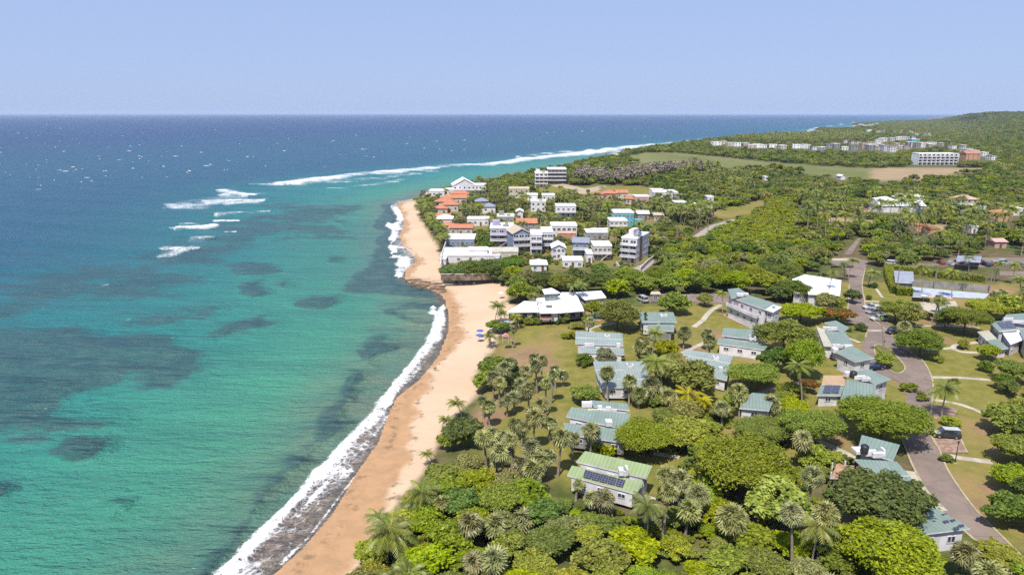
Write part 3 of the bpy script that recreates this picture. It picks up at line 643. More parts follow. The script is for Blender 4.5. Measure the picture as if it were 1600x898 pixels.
r_ = villa("long stepped green roofed villa beside the drive, five solar panels on its low end", [
    ([(1346.6, 679, 6.2), (1406, 694.4, 6.2), (1395.5, 719, 5.4), (1340, 702, 5.4)],), ([(1335, 716.5, 5.6), (1401, 720.5, 5.6), (1421, 742, 4.8), (1365, 744, 4.8)],),
    ([(1399, 741, 4.6), (1421, 742.5, 4.6), (1446, 779, 4.2), (1427, 785, 4.2)],), ([(1430, 792, 4.9), (1456, 788.5, 4.9), (1516, 824.5, 4.6), (1434, 835, 4.0)],),
    ([(1307, 724, 3.0), (1335, 727, 3.0), (1336, 748, 3.0), (1299, 746, 3.0)], DECK)],
    panels=P6, tanks=[(1350.5, 705, 5.8, .65, 1.2, DARK)], blocks=[(1343, 703, 5.4, 3.2, 3.2, .35, Wt), (1360, 708, 5.4, 3.0, 1.4, .9, Wt), (1372, 711, 5.4, 3.2, 1.2, .9, Wt), (1379, 707, 5.4, .5, 2, 1.3, Wt), (1434, 786, 4.5, 2.4, 2, .8, Wt),
                                                                   (1300, 730, 3.0, .35, .35, 1.5, Wt), (1320, 727, 3.0, .35, .35, 1.5, Wt), (1298, 745, 3.0, .35, .35, 1.5, Wt)])
P7 = [[(1557.5 + 11.5 * i, 504.2 - 1.5 * i, 5.9), (1567 + 11.5 * i, 503.6 - 1.5 * i, 5.9), (1577 + 11.5 * i, 513 - .5 * i, 5.6), (1566 + 11.5 * i, 514 - .5 * i, 5.6)] for i in range(2)]
villa("white villa with green roofs, cream carport and two solar panels by the lawn", [
    ([(1544.5, 502, 6.0), (1578, 501, 6.0), (1592, 514.5, 5.6), (1561, 517, 5.6)],), ([(1527, 518, 3.4), (1544.5, 515.5, 3.6), (1558, 529, 3.6), (1541, 531, 3.4)], CREAMR),
    ([(1541, 531.3, 3.3), (1558.5, 529.3, 3.5), (1576, 543.5, 3.4), (1560, 545.5, 3.2)],), ([(1572, 491, 6.6), (1618, 488, 6.8), (1625, 510, 6.2), (1566, 499.5, 6.0)],),
    ([(1565, 518, 4.6), (1592, 515.5, 4.6), (1600, 530, 4.4), (1579, 538, 4.4)], WHITER), ([(1593, 514.5, 5.8), (1625, 511, 5.8), (1640, 548, 5.0), (1604, 540, 5.0)],)], panels=P7,
    blocks=[(1575, 499, 6.2, 4, .7, .9, Wt), (1590, 503, 6.2, 5, .7, .8, Wt)])
villa("green roofed villa end showing between the palms and the bright spreading trees", [
    ([(1175, 613, 5.2), (1212, 617, 5.2), (1202, 641, 4.4), (1155, 637, 4.4)],)])
villa("two storey green roofed villa cut by the lower part of the frame beyond the large bright tree", [([(1600, 905, 5), (1640, 905, 5), (1640, 930, 4.4), (1600, 930, 4.4)],)]) if False else None
# clubhouse and service buildings
villa("sprawling white roofed beach clubhouse with a green screened tower", [
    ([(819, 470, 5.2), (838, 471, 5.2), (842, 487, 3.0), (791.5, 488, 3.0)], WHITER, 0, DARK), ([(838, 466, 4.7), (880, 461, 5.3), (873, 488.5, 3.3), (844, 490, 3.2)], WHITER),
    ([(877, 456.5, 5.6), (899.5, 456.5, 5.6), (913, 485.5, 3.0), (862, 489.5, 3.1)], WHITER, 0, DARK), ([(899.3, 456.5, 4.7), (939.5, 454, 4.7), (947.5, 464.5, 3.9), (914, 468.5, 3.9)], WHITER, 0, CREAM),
    ([(847, 452, 8.4), (862, 449.5, 8.4), (876, 457.5, 7.8), (850.5, 459, 7.8)], WHITER, 0, GREENR)], name='clubhouse', cat='clubhouse', group=None,
    blocks=[(842, 472, 4.8, 3, 1.2, .9, Wt), (833, 470, 5, 2.6, 1, .8, GREY), (858, 478, 4.6, 3, .7, .5, GREY)])
villa("white flat roofed reception building beside the entrance drive", [
    ([(1256, 428.5, 5.0), (1314.5, 437.5, 5.0), (1312.5, 461.8, 4.6), (1263, 459.5, 4.6)], WHITER), ([(1238, 436, 4.3), (1256, 429, 4.4), (1268, 456, 4.1), (1240, 458, 4.1)], WHITER)], name='reception_building', cat='building', group=None)
villa("grey brown pitched roof shed behind the ball court hedge", [([(1397, 422.5, 5.2), (1427, 424.3, 5.2), (1428.5, 442, 3.2), (1398.5, 441, 3.2)], BLUER, 0, GREY)], name='court_shed', cat='shed', group=None)
villa("low pale blue roofed shelter beside the ball court", [([(1427.5, 456, 2.6), (1455, 458, 2.6), (1455, 464, 2.3), (1426, 463, 2.3)], BLUER, 0, 'open')], name='court_shelter', cat='shelter', group=None)
villa("long grey roofed carport over the row of parked cars", [([(1496, 399, 4), (1534, 400, 4), (1532, 409, 3.7), (1494, 408, 3.7)], BLUER, 0, 'open')], name='carport', cat='carport', group=None)
villa("small grey walled hut at the turn of the service road", [([(1018, 455, 3.6), (1030, 455, 3.6), (1033, 459, 3.2), (1016, 459, 3.2)], CEDAR, 0, GREY)], name='hut', cat='hut', group=None)
villa("thin flat canopy over the entrance gate among trees", [([(1300, 403.5, 4.6), (1336, 403.5, 4.6), (1336, 406.5, 4.6), (1300, 406, 4.6)], CEDAR, 0, 'open')], name='gate_canopy', cat='canopy', group=None)
t = thing('snack_van', "pink and white snack kiosk with a white awning on the lawn before the clubhouse", 'kiosk', W(853, 502), 0)
m_ = MB(); m_.box(-1.7, 1.7, 0, 2.4, .4, 2.6); m_.build('body', PINK, t); m_ = MB(); m_.box(-1.5, 1.5, -.06, .02, 1.5, 2.2); m_.build('hatch', DARK, t)
slab_obj('awning', [(-1.9, 2.6, 3.3), (1.9, 2.6, 3.3), (1.9, -.9, 2.8), (-1.9, -.9, 2.8)], .1, WHITER, t)
for sx in (-1.3, 1.3): m_ = MB(); m_.tube([(sx, .1, .33), (sx, -.08, .33)], .33, 10); m_.build('wheel', DARK, t)
FOOT.append((WP([(842, 488), (865, 488), (865, 504), (842, 504)]).tolist(), .5))

# ================================================================ ROADS, PATHS, PAVED AREAS
def smooth_px(P, k=5):
    out = []
    for i in range(len(P) - 1):
        p0, p1, p2, p3 = (Vector(P[max(i - 1, 0)]), Vector(P[i]), Vector(P[i + 1]), Vector(P[min(i + 2, len(P) - 1)]))
        for j in range(k):
            t = j / k; out.append(tuple(.5 * ((2 * p1) + (p2 - p0) * t + (2 * p0 - 5 * p1 + 4 * p2 - p3) * t * t + (3 * p1 - p0 - 3 * p2 + p3) * t ** 3)))
    return out + [tuple(P[-1])]
def sheet(name, px, mat, dz=.06, z=None, sub=4.0, world=False, foot=.0):
    P = [tuple(p) for p in (px if world else [(W(x, y).x, W(x, y).y) for x, y in px])]
    bm = bmesh.new(); vs = [bm.verts.new((x, y, 0)) for x, y in P]; f = bm.faces.new(vs)
    bmesh.ops.triangulate(bm, faces=[f])
    for _ in range(4):
        es = [e for e in bm.edges if e.calc_length() > sub]
        if not es: break
        bmesh.ops.subdivide_edges(bm, edges=es, cuts=1); bmesh.ops.triangulate(bm, faces=bm.faces[:])
    XY = np.array([v.co[:2] for v in bm.verts]); Z = ground_z(XY[:, 0], XY[:, 1]) + .5 * (fbm(XY[:, 0], XY[:, 1], 30, 1) - .5) * sst(25, 90, sdf(XY[:, 0], XY[:, 1], SHORE)) + dz
    for v, zz in zip(bm.verts, Z): v.co.z = zz if z is None else z
    bmesh.ops.recalc_face_normals(bm, faces=bm.faces)
    if sum(ff.normal.z for ff in bm.faces) < 0: bmesh.ops.reverse_faces(bm, faces=bm.faces[:])
    me = bpy.data.meshes.new(name); bm.to_mesh(me); bm.free(); me.materials.append(mat)
    o = link(name, me, kind='structure')
    if foot is not None: FOOT.append((P, foot))
    return o
def ribbon(name, px, w, mat, dz=.10, world=False, foot=.3, h=None):
    P = [Vector(p) for p in (px if world else [(W(x, y).x, W(x, y).y) for x, y in px])]
    Q = []
    for i in range(len(P) - 1):
        k = max(1, int((P[i + 1] - P[i]).length / 3)); Q += [P[i].lerp(P[i + 1], j / k) for j in range(k)]
    Q.append(P[-1]); L = []; Rr = []
    for i, p in enumerate(Q):
        d = (Q[min(i + 1, len(Q) - 1)] - Q[max(i - 1, 0)]).normalized(); nn = Vector((-d.y, d.x)) * w / 2; L.append(p + nn); Rr.append(p - nn)
    XY = np.array([list(v) for v in L + Rr]); Z = ground_z(XY[:, 0], XY[:, 1]) + .5 * (fbm(XY[:, 0], XY[:, 1], 30, 1) - .5) * sst(25, 90, sdf(XY[:, 0], XY[:, 1], SHORE)) + dz
    n = len(Q); v = [(XY[i, 0], XY[i, 1], Z[i]) for i in range(2 * n)]; f = [(i, i + n, i + n + 1, i + 1) for i in range(n - 1)]
    b = [(x, y, z - (h or .2)) for x, y, z in v]; v2 = v + b; f2 = list(f)
    for i in range(n - 1): f2 += [(i, i + 1, i + 1 + 2 * n, i + 2 * n), (n + i, n + i + 2 * n, n + i + 1 + 2 * n, n + i + 1)]
    o = obj_from(name, v2, f2, mat); o['kind'] = 'structure'
    if foot is not None:
        for i in range(n - 1): FOOT.append(([tuple(L[i]), tuple(L[i + 1]), tuple(Rr[i + 1]), tuple(Rr[i])], foot))
    return o
am, t_ = new_mat("worn_asphalt"); n_ = N(t_); oc_ = n_.coord('Object')
c_ = n_.mix(n_.ss(n_.noise(.18, 5, oc_, .6), .35, .68), (.205, .155, .128), (.150, .117, .102)); c_ = n_.mix(n_.math('MULTIPLY', n_.ss(n_.noise(3.5, 3, oc_), .45, .7), .25), c_, (.10, .085, .078))
c_ = n_.mix(n_.math('MULTIPLY', n_.ss(n_.noise(.05, 3, n_.scl(oc_, (1, 1, 1))), .5, .7), .3), c_, (.25, .20, .165))
crk = n_.voro(.16, n_.scl(oc_, (1, 1, 0)), 'DISTANCE_TO_EDGE'); c_ = n_.mix(n_.math('MULTIPLY', n_.ss(crk, .012, .0), .5), c_, (.06, .055, .05))
n_.out(n_.bsdf(c_, .9, .15, n_.bump(n_.noise(6, 3, oc_), .3, .05))); ASPH = am
R_R = [(1352, 420), (1347, 445), (1350, 465), (1355, 492), (1380, 512), (1400, 530), (1425, 552), (1440, 562), (1452, 580), (1458, 602), (1456, 633), (1453, 675), (1469, 707), (1483, 739), (1518, 789), (1547, 820), (1600, 872), (1640, 915)]
R_L = [(1322, 420), (1327, 445), (1325, 480), (1320, 500), (1331, 506), (1355, 518), (1352, 528), (1347, 538), (1346, 547), (1352, 562), (1366, 577), (1385, 588), (1404, 596), (1414, 612), (1412, 640), (1400, 665), (1412, 693), (1426, 728), (1448, 767), (1469, 796), (1530, 849), (1600, 915)]
RR_S = smooth_px(R_R, 4); RL_S = smooth_px(R_L[4:], 4)
sheet('road', R_L[:4] + RL_S + RR_S[::-1], ASPH, .07, foot=1.6)
ribbon('kerb', RR_S, .32, KERB, .17, foot=None); ribbon('kerb', R_L[1:4], .32, KERB, .17, foot=None); ribbon('kerb', R_L[4:7], .3, KERB, .17, foot=None); ribbon('kerb', smooth_px(R_L[14:], 4), .32, KERB, .17, foot=None)
ISL = [(1366, 541), (1375, 539), (1392, 547), (1400, 556), (1414, 573), (1408, 582), (1395, 581), (1378, 568), (1368, 555)]
ISL = smooth_px(ISL + [ISL[0]], 4)[:-1]
lm_, t_ = new_mat("lawn_grass"); n_ = N(t_); oc_ = n_.coord('Object')
n_.out(n_.bsdf(n_.mix(n_.ss(n_.noise(.5, 4, oc_), .3, .7), (.085, .10, .022), (.15, .14, .04)), .95, .1, n_.bump(n_.noise(5, 3, oc_), .5, .1))); LAWN = lm_
sheet('traffic_island', ISL, LAWN, .2, foot=None); ribbon('kerb', ISL + [ISL[0]], .3, KERB, .22, foot=None)
sheet('verge', [(1315, 505), (1330, 505), (1352, 519), (1350, 530), (1343, 537), (1335, 531), (1320, 520)], LAWN, .11, foot=None)
for px in ([(1455, 631), (1497, 638), (1490, 655), (1453, 656)], [(1451.5, 674), (1497, 677), (1511, 709), (1469.5, 707)]):
    o = sheet('parking_pad', px, BRICKM, .10, foot=.6)
ribbon('kerb', [(1497, 677), (1511, 709)], .3, KERB, .2, foot=None); ribbon('kerb', [(1453, 676), (1469, 707)], .3, KERB, .2, foot=None)
for k, (pts, w) in enumerate([([(905, 503), (915, 506), (921, 511), (936, 519)], 1.3), ([(921, 509), (932, 505), (950, 502.5), (960, 500)], 1.2), ([(1127, 476), (1112, 484), (1103, 493), (1098, 499), (1084, 509)], 1.6),
                 ([(1105, 531), (1092, 537), (1066, 549)], 1.5), ([(1446, 547), (1465, 545), (1487, 544), (1495, 539.5), (1527, 535)], 1.3), ([(1488, 545), (1503, 550), (1528, 551)], 1.3), ([(1455, 589), (1500, 590), (1552, 594)], 1.3),
                 ([(1425, 509.5), (1485, 509.5), (1530, 512)], 1.3), ([(1458, 624), (1494, 630), (1516, 637), (1536, 645)], 1.2), ([(1484, 713), (1510, 717.5), (1549, 722)], 1.5), ([(1420, 736), (1441, 769), (1470, 798)], 2.2),
                 ([(1185, 612), (1210, 604), (1230, 598), (1275, 596)], 1.4), ([(1278, 688), (1318, 706), (1334, 716)], 1.6), ([(1330, 436), (1350, 437)], .8) if False else ([(1367, 449), (1379, 466)], .9),
                 ([(1351, 471), (1376, 472)], 1.2), ([(1000, 768), (1022, 777)], 2.4), ([(912, 757), (937, 768)], 3), ([(1150, 690), (1220, 720)], 1.2), ([(1021, 702), (1062, 709)], 1.1), ([(1325, 528), (1344, 536)], 1.1), ([(1355, 517), (1380, 517)], 1.0)]):
    ribbon('path', smooth_px(pts), w, PATHM, .12, foot=.5)
sheet('parking_row', [(1350, 476), (1372, 476), (1396, 518), (1384, 518), (1356, 494)], ASPH, .065, foot=1)
sheet('parking_lot', [(1482, 404), (1560, 402), (1640, 403), (1640, 420), (1550, 419), (1482, 415)], ASPH, .07, foot=1.0)
sheet('access_road', [(1562, 424), (1640, 426), (1640, 433), (1562, 431)], ASPH, .07, foot=1)
sheet('gate_apron', [(1296, 405), (1330, 402), (1356, 408), (1352, 421), (1322, 421), (1300, 412)], ASPH, .067, foot=.5)
sheet('car_park_spur', [(1380, 408), (1400, 407), (1440, 412), (1482, 412), (1482, 416), (1400, 417)], ASPH, .072, foot=.3)
sheet('service_road', [(1000, 462), (1040, 462), (1100, 461), (1140, 458), (1138, 474), (1080, 471), (1000, 470)], ASPH, .07, foot=.5)
sheet('back_street', [(1340, 372), (1346, 372), (1330, 398), (1318, 398)], ASPH, .07, foot=1)
sheet('village_street', [(982, 420), (1005, 412), (1024, 400), (1030, 400), (1018, 414), (1004, 424), (992, 426)], paint("pale_concrete_road", (.30, .265, .235), .9, .1, .1), .08, foot=1)
sheet('village_street', [(1060, 384), (1078, 372), (1110, 352), (1145, 342), (1152, 345), (1118, 358), (1085, 378), (1072, 388)], MATS["pale_concrete_road"], .08, foot=1)
sheet('dirt_track', [(900, 298), (942, 290), (948, 292), (925, 301), (1065, 306), (1064, 309), (905, 303)], paint("dusty_track", (.36, .29, .21), .95, .1, .1), .1, foot=2)
sheet('dirt_track', [(860, 289), (880, 287), (925, 297), (915, 300), (868, 292)], MATS["dusty_track"], .1, foot=2)
sheet('ball_court', [(1402, 446.5), (1546, 459.5), (1538, 467), (1430, 463), (1425, 453)], paint("pale_blue_court", (.36, .40, .48), .7, .2, .08), .12, foot=1.5)
sheet('courtyard', [(1405, 438), (1440, 435), (1520, 441), (1515, 447), (1440, 444)], LAWN, .1, foot=2)
sheet('patio', [(1122, 489), (1140, 491), (1178, 506), (1165, 509)], DECK, .12, foot=.5)
# ================================================================ THE VILLAGE: rendered concrete houses
def hrect(w, d): return [(-w / 2, 0), (w / 2, 0), (w / 2, d), (-w / 2, d)]
def house(px, py, wpx, d, h, label, yaw=0, wall=None, roof='flat', rmat=None, floors=None, nwin=None, base=0, balcony=False, tank=False, group='village houses', name='house', cat='house', wing=None, win=(1.3, 1.2), z=None, panels=0, stair=False, roofterrace=False):
    wall = wall or WHITE; dd = dep(px, py); w = wpx * dd / FPX; p = W(px, py)
    gzv = gz(p.x, p.y)
    if gzv > LAND + 1.5:                       # on rising ground: slide along the sight line to the slope
        for _ in range(12): p = W(px, py, gz(p.x, p.y)); dd = dep(px, py, gz(p.x, p.y))
        w = wpx * dd / FPX; gzv = gz(p.x, p.y)
    floors = floors or max(1, round(h / 3.1)); near = dd < 420
    t = thing(name, label, cat, (p.x, p.y, gzv - .3), R(yaw), group)
    rm = rmat or WHITER; P = hrect(w, d)
    mb = MB(); mb.box(-w / 2, w / 2, 0, d, 0, h + .3)
    if floors > 1 and near:
        for k in range(1, floors): mb.box(-w / 2 - .06, w / 2 + .06, -.06, d + .06, .3 + h * k / floors - .12, .3 + h * k / floors + .06)
    mb.build('wall', wall, t); H = h + .3
    if roof == 'flat':
        mb = MB(); mb.box(-w / 2 - .18, w / 2 + .18, -.18, d + .18, H + .003, H + .22, 0)
        for (a, b, c, e) in ((-w / 2 - .18, w / 2 + .18, -.18, .05), (-w / 2 - .18, w / 2 + .18, d - .05, d + .18), (-w / 2 - .18, -w / 2 + .05, .05, d - .05), (w / 2 - .05, w / 2 + .18, .05, d - .05)): mb.box(a, b, c, e, H + .22, H + .6)
        mb.build('roof', rm, t)
    elif roof == 'gable':       # ridge runs front to back
        e = .5; hr = w * .28
        slab_obj('roof', [(-w / 2 - e, d + e, H - .1), (-w / 2 - e, -e, H - .1), (0, -e, H + hr), (0, d + e, H + hr)], .18, [rm, WHITE], t)
        slab_obj('roof', [(w / 2 + e, -e, H - .1), (w / 2 + e, d + e, H - .1), (0, d + e, H + hr), (0, -e, H + hr)], .18, [rm, WHITE], t)
        mb = MB(); mb.prism([(-w / 2, 0, H), (w / 2, 0, H), (0, 0, H + hr - .25)], [(-w / 2, .2, H), (w / 2, .2, H), (0, .2, H + hr - .25)]); mb.build('gable_wall', wall, t)
    else:                        # hip / ridge along the front
        e = .5; hr = min(w, d) * .22; a = min(w, d) * .45 if roof == 'hip' else -e
        x1, x2 = -w / 2 + a, w / 2 - a; m = d / 2
        bm = MB(); c = [(-w / 2 - e, -e, H - .05), (w / 2 + e, -e, H - .05), (w / 2 + e, d + e, H - .05), (-w / 2 - e, d + e, H - .05), (x1, m, H + hr), (x2, m, H + hr)]
        for f in ((0, 1, 5, 4), (1, 2, 5), (2, 3, 4, 5), (3, 0, 4), (3, 2, 1, 0)): bm.quadface([c[i] for i in f])
        bm.build('roof', rm, t)
    if nwin != 0:
        nw = nwin or max(2, int(w / 3.2))
        for k in range(floors):
            z0 = .3 + h * k / floors; zc = z0 + h / floors * .52
            for i in range(nw):
                if k == 0 and i == nw // 2: continue
                window(t, (-w / 2 + w * (i + .5) / nw, -.02 if floors < 2 or not near else -.02, zc), (0, -1), win[0], min(win[1], h / floors * .5), sub=near)
            side = 1 if (p.x < 0 or yaw > 12) else -1
            if p.x > 60 and yaw <= 12: side = -1
            ns = min(4, max(1, int(d / 4)))
            for i in range(ns): window(t, (side * (w / 2 + .02), d * (i + .5) / ns, zc), (side, 0), win[0], min(win[1], h / floors * .5), sub=near)
        m_ = MB(); x = -w / 2 + w * (nw // 2 + .5) / nw; m_.box(x - .5, x + .5, -.06, .02, .3, 2.4); m_.build('door', WOOD, t)
    if balcony:
        for k in range(1, floors):
            z0 = .3 + h * k / floors; m_ = MB(); m_.box(-w / 2 - .05, w / 2 + .05, -1.7, -.08, z0 - .15, z0 + .02); b = m_.build('balcony', WHITE, t)
            m_ = MB(); m_.box(-w / 2 - .02, w / 2 + .02, -1.68, -1.6, z0 + .55, z0 + .98); m_.box(-w / 2 - .02, w / 2 + .02, -1.66, -1.62, z0 + .02, z0 + .3); m_.build('railing', WHITE, b)
    if wing:
        for (x0, x1, y0, y1, hh, mt) in wing:
            m_ = MB(); m_.box(x0, x1, y0, y1, 0, hh); m_.box(x0 - .15, x1 + .15, y0 - .15, y1 + .15, hh + .003, hh + .3); m_.build('wing', mt, t)
    if tank:
        m_ = MB(); m_.tube([(w * .2, d * .6, H + .2), (w * .2, d * .6, H + 1.4), (w * .2, d * .6, H + 1.7)], [.75, .75, .4], 12); m_.build('water_tank', tank if not isinstance(tank, bool) else WHITE, t, True)
    if roofterrace:
        m_ = MB(); m_.box(-w * .42, -w * .1, d * .45, d * .85, H + .225, H + 2.5); m_.build('stair_hut', wall, t)
        m_ = MB(); m_.box(w * .05, w * .3, d * .3, d * .5, H + .225, H + 1.0); m_.build('roof_plant', GREY, t)
    for k in range(panels):
        slab_obj('solar_panel', [(-w * .3 + k * 1.3, d * .55, H + 1.15), (-w * .3 + k * 1.3 + 1.1, d * .55, H + 1.15), (-w * .3 + k * 1.3 + 1.1, d * .3, H + .7), (-w * .3 + k * 1.3, d * .3, H + .7)], .06, [SOLAR, STEEL], t)
    if stair:
        m_ = MB(); n = 8
        for k in range(n): m_.box(-w * .1 + k * w * .05, -w * .1 + (k + 1) * w * .05, -1.9, -.72, .3 + k * h / floors / n, .3 + (k + 1) * h / floors / n)
        m_.build('stair', wall, t)
    c, s = math.cos(R(yaw)), math.sin(R(yaw)); FOOT.append(([(p.x + c * x - s * y, p.y + s * x + c * y) for x, y in hrect(w, d)], 1.2))
    return t
# row nearest the resort
house(719, 380, 44, 13, 3.4, "low white roofed beach house with a glazed veranda in front of an orange roof", wall=BLUEG, nwin=6, roof='flat')
house(720, 363, 36, 7, 3.6, "orange tiled roof immediately behind the low white veranda house", wall=CREAM, roof='ridge', rmat=TILE)
house(735, 404, 92, 16, 2.7, "wide low white modern compound above the seawall with a raised white roof light", wall=WHITE, nwin=5, wing=[(-12, -9.8, -6, 0, 2.6, WHITE), (-1, 7, 3, 10, 4.8, WHITE), (9, 20, 2, 12, 4.2, CREAM)])
house(784, 381, 36, 15, 8.2, "three storey lilac and white house with balconies beside yellow palms", wall=LILAC, balcony=True, tank=GREY, roofterrace=True, win=(2.2, 1.5), stair=True)
house(823, 362, 31, 9, 5.0, "orange tiled roof house behind the blue gabled house", wall=GREY, roof='ridge', rmat=TILE)
house(815, 390, 27, 12, 8.4, "blue glazed gabled house with a beige shingle roof", yaw=14, wall=BLUEG, roof='gable', rmat=CEDAR, balcony=True, win=(2.4, 1.7), nwin=3)
house(838, 395, 17, 12, 8.6, "narrow white townhouse, left of the joined pair", wall=WHITE, balcony=True, win=(2.2, 1.2), nwin=2)
house(855, 390, 17, 13, 8.4, "narrow white townhouse set back, right of the joined pair", wall=WHITE, balcony=True, win=(2.4, 1.1), nwin=2)
house(881, 372, 40, 10, 6.2, "white two storey house with a band of four square windows and a mural wall", wall=WHITE, nwin=5, win=(1.8, 1.5), wing=[(-3, 5.5, -2.4, -.1, 3.2, ORANGEW)])
house(873, 403, 20, 9, 5.0, "small white house with a shallow arched gable and an outside stair", wall=WHITE, roof='gable', rmat=WHITER, nwin=3, stair=True)
house(907, 398, 24, 10, 5.8, "pale blue two storey house with a grey sheet roof", yaw=-6, wall=BLUEG, roof='ridge', rmat=BLUER, balcony=True)
house(941, 405, 28, 10, 5.8, "cream two storey house with a white roof and a long outside stair", wall=CREAM, balcony=True, stair=True, nwin=4)
house(921, 409, 9, 8, 3.6, "tiny white annex squeezed between the pale blue and the cream house", wall=WHITE, nwin=1)
house(982, 409, 25, 16, 9.8, "tall white four storey apartment block with stacked balconies and a brown stone strip", yaw=-28, wall=WHITE, floors=4, balcony=True, nwin=2, win=(2.6, 1.6), roofterrace=True, tank=paint("blue_tank", (.05, .12, .32), .4), wing=[(2.9, 3.55, 3, 6, 10.5, paint("brown_stone", (.2, .12, .09)))], cat='apartment block', name='apartment_block')
house(933, 375, 34, 9, 3.6, "grey walled bungalow with a white flat roof above the cream house", wall=GREY, nwin=4, wing=[(-2, 6, 4, 9, 4.6, WHITE)])
house(966, 360, 27, 10, 4.8, "grey walled white roofed house in front of the turquoise house", wall=CREAM, balcony=True, nwin=4)
house(974, 352, 31, 12, 6.6, "turquoise two storey house with a white flat roof", wall=TEAL, nwin=5, wing=[(5.5, 9.5, -4, 0, 3.6, TEAL), (-9, -6, -2, 4, 3.3, ORANGEW)])
house(884, 340, 31, 10, 6.6, "white two storey house with a deep balcony alone above the vacant plot", wall=WHITE, balcony=True, nwin=4)
house(1005, 343, 17, 8, 3.4, "small house with a grey roof behind palms, right of the turquoise house", wall=GREY, roof='ridge', rmat=WHITER)
house(1029, 345, 14, 8, 3.2, "low tan roofed shed partly under a spreading tree", wall=CREAM, roof='ridge', rmat=CEDAR, nwin=2)
house(841, 330, 23, 9, 6.0, "white house mostly hidden behind dark round trees", wall=WHITE, nwin=3, roofterrace=True)
house(895, 415, 31, 7, 2.6, "long low white flat roof at the edge of the woods below the pale blue house", wall=WHITE, nwin=3)
house(842, 420, 24, 8, 2.8, "low white hipped roof among trees below the townhouses", wall=WHITE, roof='hip', rmat=WHITER, nwin=2)
# seaward side of the village
house(694, 349, 24, 10, 4.2, "white pyramid roofed beach house between orange roofs", wall=WHITE, roof='hip', rmat=WHITER, nwin=4)
house(698, 357, 22, 7, 3.2, "small orange roof just below the white pyramid roof", wall=CREAM, roof='hip', rmat=TILE)
for i, (x, y, w, d, h, r) in enumerate([(688, 330, 22, 9, 3.4, 'hip'), (703, 328, 26, 9, 4.6, 'hip'), (694, 320, 30, 10, 3.4, 'hip'), (712, 316, 34, 9, 4.0, 'ridge'), (690, 341, 26, 6, 3, 'ridge'), (718, 308, 30, 8, 3.6, 'hip')]):
    house(x, y, w, d, h, ["orange tiled hipped roof nearest the sand above the white pyramid roof", "larger orange hipped roof inland of the nearest orange one", "orange tiled roof third back from the white pyramid roof", "long orange tiled ridge roof under the point's white houses",
                          "low orange tiled strip directly behind the white pyramid roof", "farthest orange hipped roof by the white terraces"][i], wall=CREAM, roof=r, rmat=TILE, group='orange tiled beach houses')
house(684, 303, 28, 12, 4.4, "white flat roofed villa at the very tip of the point", wall=WHITE, nwin=5)
house(708, 303, 26, 10, 4.6, "white flat roofed terrace house second from the tip of the point", wall=WHITE, nwin=5)
house(726, 302, 36, 18, 7.2, "large white house with a broad gabled roof and dark roof panels on the point", yaw=8, wall=WHITE, roof='gable', rmat=WHITER, panels=3, nwin=5, balcony=True)
house(748, 302, 22, 12, 7.0, "white two storey wing right of the big gabled house", wall=WHITE, nwin=4, balcony=True)
house(752, 322, 20, 9, 4, "grey roofed house among the point's palms", wall=GREY, roof='hip', rmat=BLUER, nwin=2)
house(764, 331, 20, 9, 4, "second grey roofed house among the point's palms, nearer the village", wall=WHITE, roof='hip', rmat=BLUER, nwin=2)
house(747, 350, 34, 8, 3.6, "white walled house behind the brown timber fence", wall=WHITE, nwin=4)
house(790, 348, 26, 9, 4, "cluttered grey flat roof behind the lilac house", wall=GREY, roofterrace=True, nwin=3)
house(846, 292, 20, 14, 11.5, "tall white three storey cube house on the open plot", wall=WHITE, balcony=True, nwin=3, win=(2.6, 1.8), roofterrace=True)
house(870, 287, 29, 18, 12.5, "unfinished grey three storey concrete frame house behind the white cube house", wall=GREY, balcony=True, nwin=5, win=(3.0, 2.4))
house(811, 309, 32, 14, 6.4, "cream two storey house with a yellowish flat roof facing the vacant plot", wall=CREAM, rmat=paint("yellow_flat_roof", (.50, .42, .27)), nwin=4)
house(832, 313, 16, 9, 3.6, "low white annex right of the cream house", wall=WHITE, nwin=2)
house(857, 313, 20, 9, 3.4, "white low house between the cream house and the roofs by the road", wall=WHITE, nwin=3)
house(812, 341, 10, 8, 4.4, "narrow white gable among the dark trees", wall=WHITE, roof='gable', nwin=1)
for i, (x, y, w, c, r, rm) in enumerate([(934, 312, 18, PINK, 'hip', TILE), (953, 311, 22, PINK, 'hip', TILE), (972, 310, 18, CREAM, 'ridge', TILE), (1003, 317, 22, PINK, 'flat', None), (985, 320, 14, CREAM, 'hip', TILE)]):
    house(x, y, w, 9, 4.0, ["pink house with a pink tiled roof, first left of the inland cluster", "pink tiled roof in the middle of the inland cluster", "orange ridge roof right of the pink tiled roofs", "pink house with a white flat roof by the white modern complex", "small tiled roof just below the pink cluster"][i], wall=c, roof=r, rmat=rm, group='pink and orange inland houses')
house(1040, 309, 38, 16, 3.6, "white modern courtyard house with stepped flat roofs on the open plot", wall=WHITE, nwin=5, wing=[(-9, 0, 6, 15, 5.2, WHITE), (5, 12, -5, 0, 3.2, GREY)])
house(1100, 329, 26, 8, 3.4, "long white low roof behind the coconut row, left one", wall=WHITE, nwin=3); house(1063, 325, 18, 8, 3.4, "short white low roof behind the coconut row, left of the long one", wall=TEAL, nwin=3)
house(1110, 315, 10, 7, 3.0, "tiny white roof beyond the coconut row", wall=WHITE, nwin=1)
house(1410, 332, 70, 14, 4.0, "long white ribbed greenhouse roof in the inland trees", wall=WHITE, roof='ridge', rmat=metal_roof("ribbed_white_roof", (.62, .62, .62), (.55, .55, .55), 3.0), nwin=0, name='greenhouse', cat='greenhouse', group=None)
house(1388, 331, 22, 12, 7, "white domed hall at the left end of the greenhouse", wall=WHITE, roof='hip', nwin=0, name='hall', cat='hall', group=None)
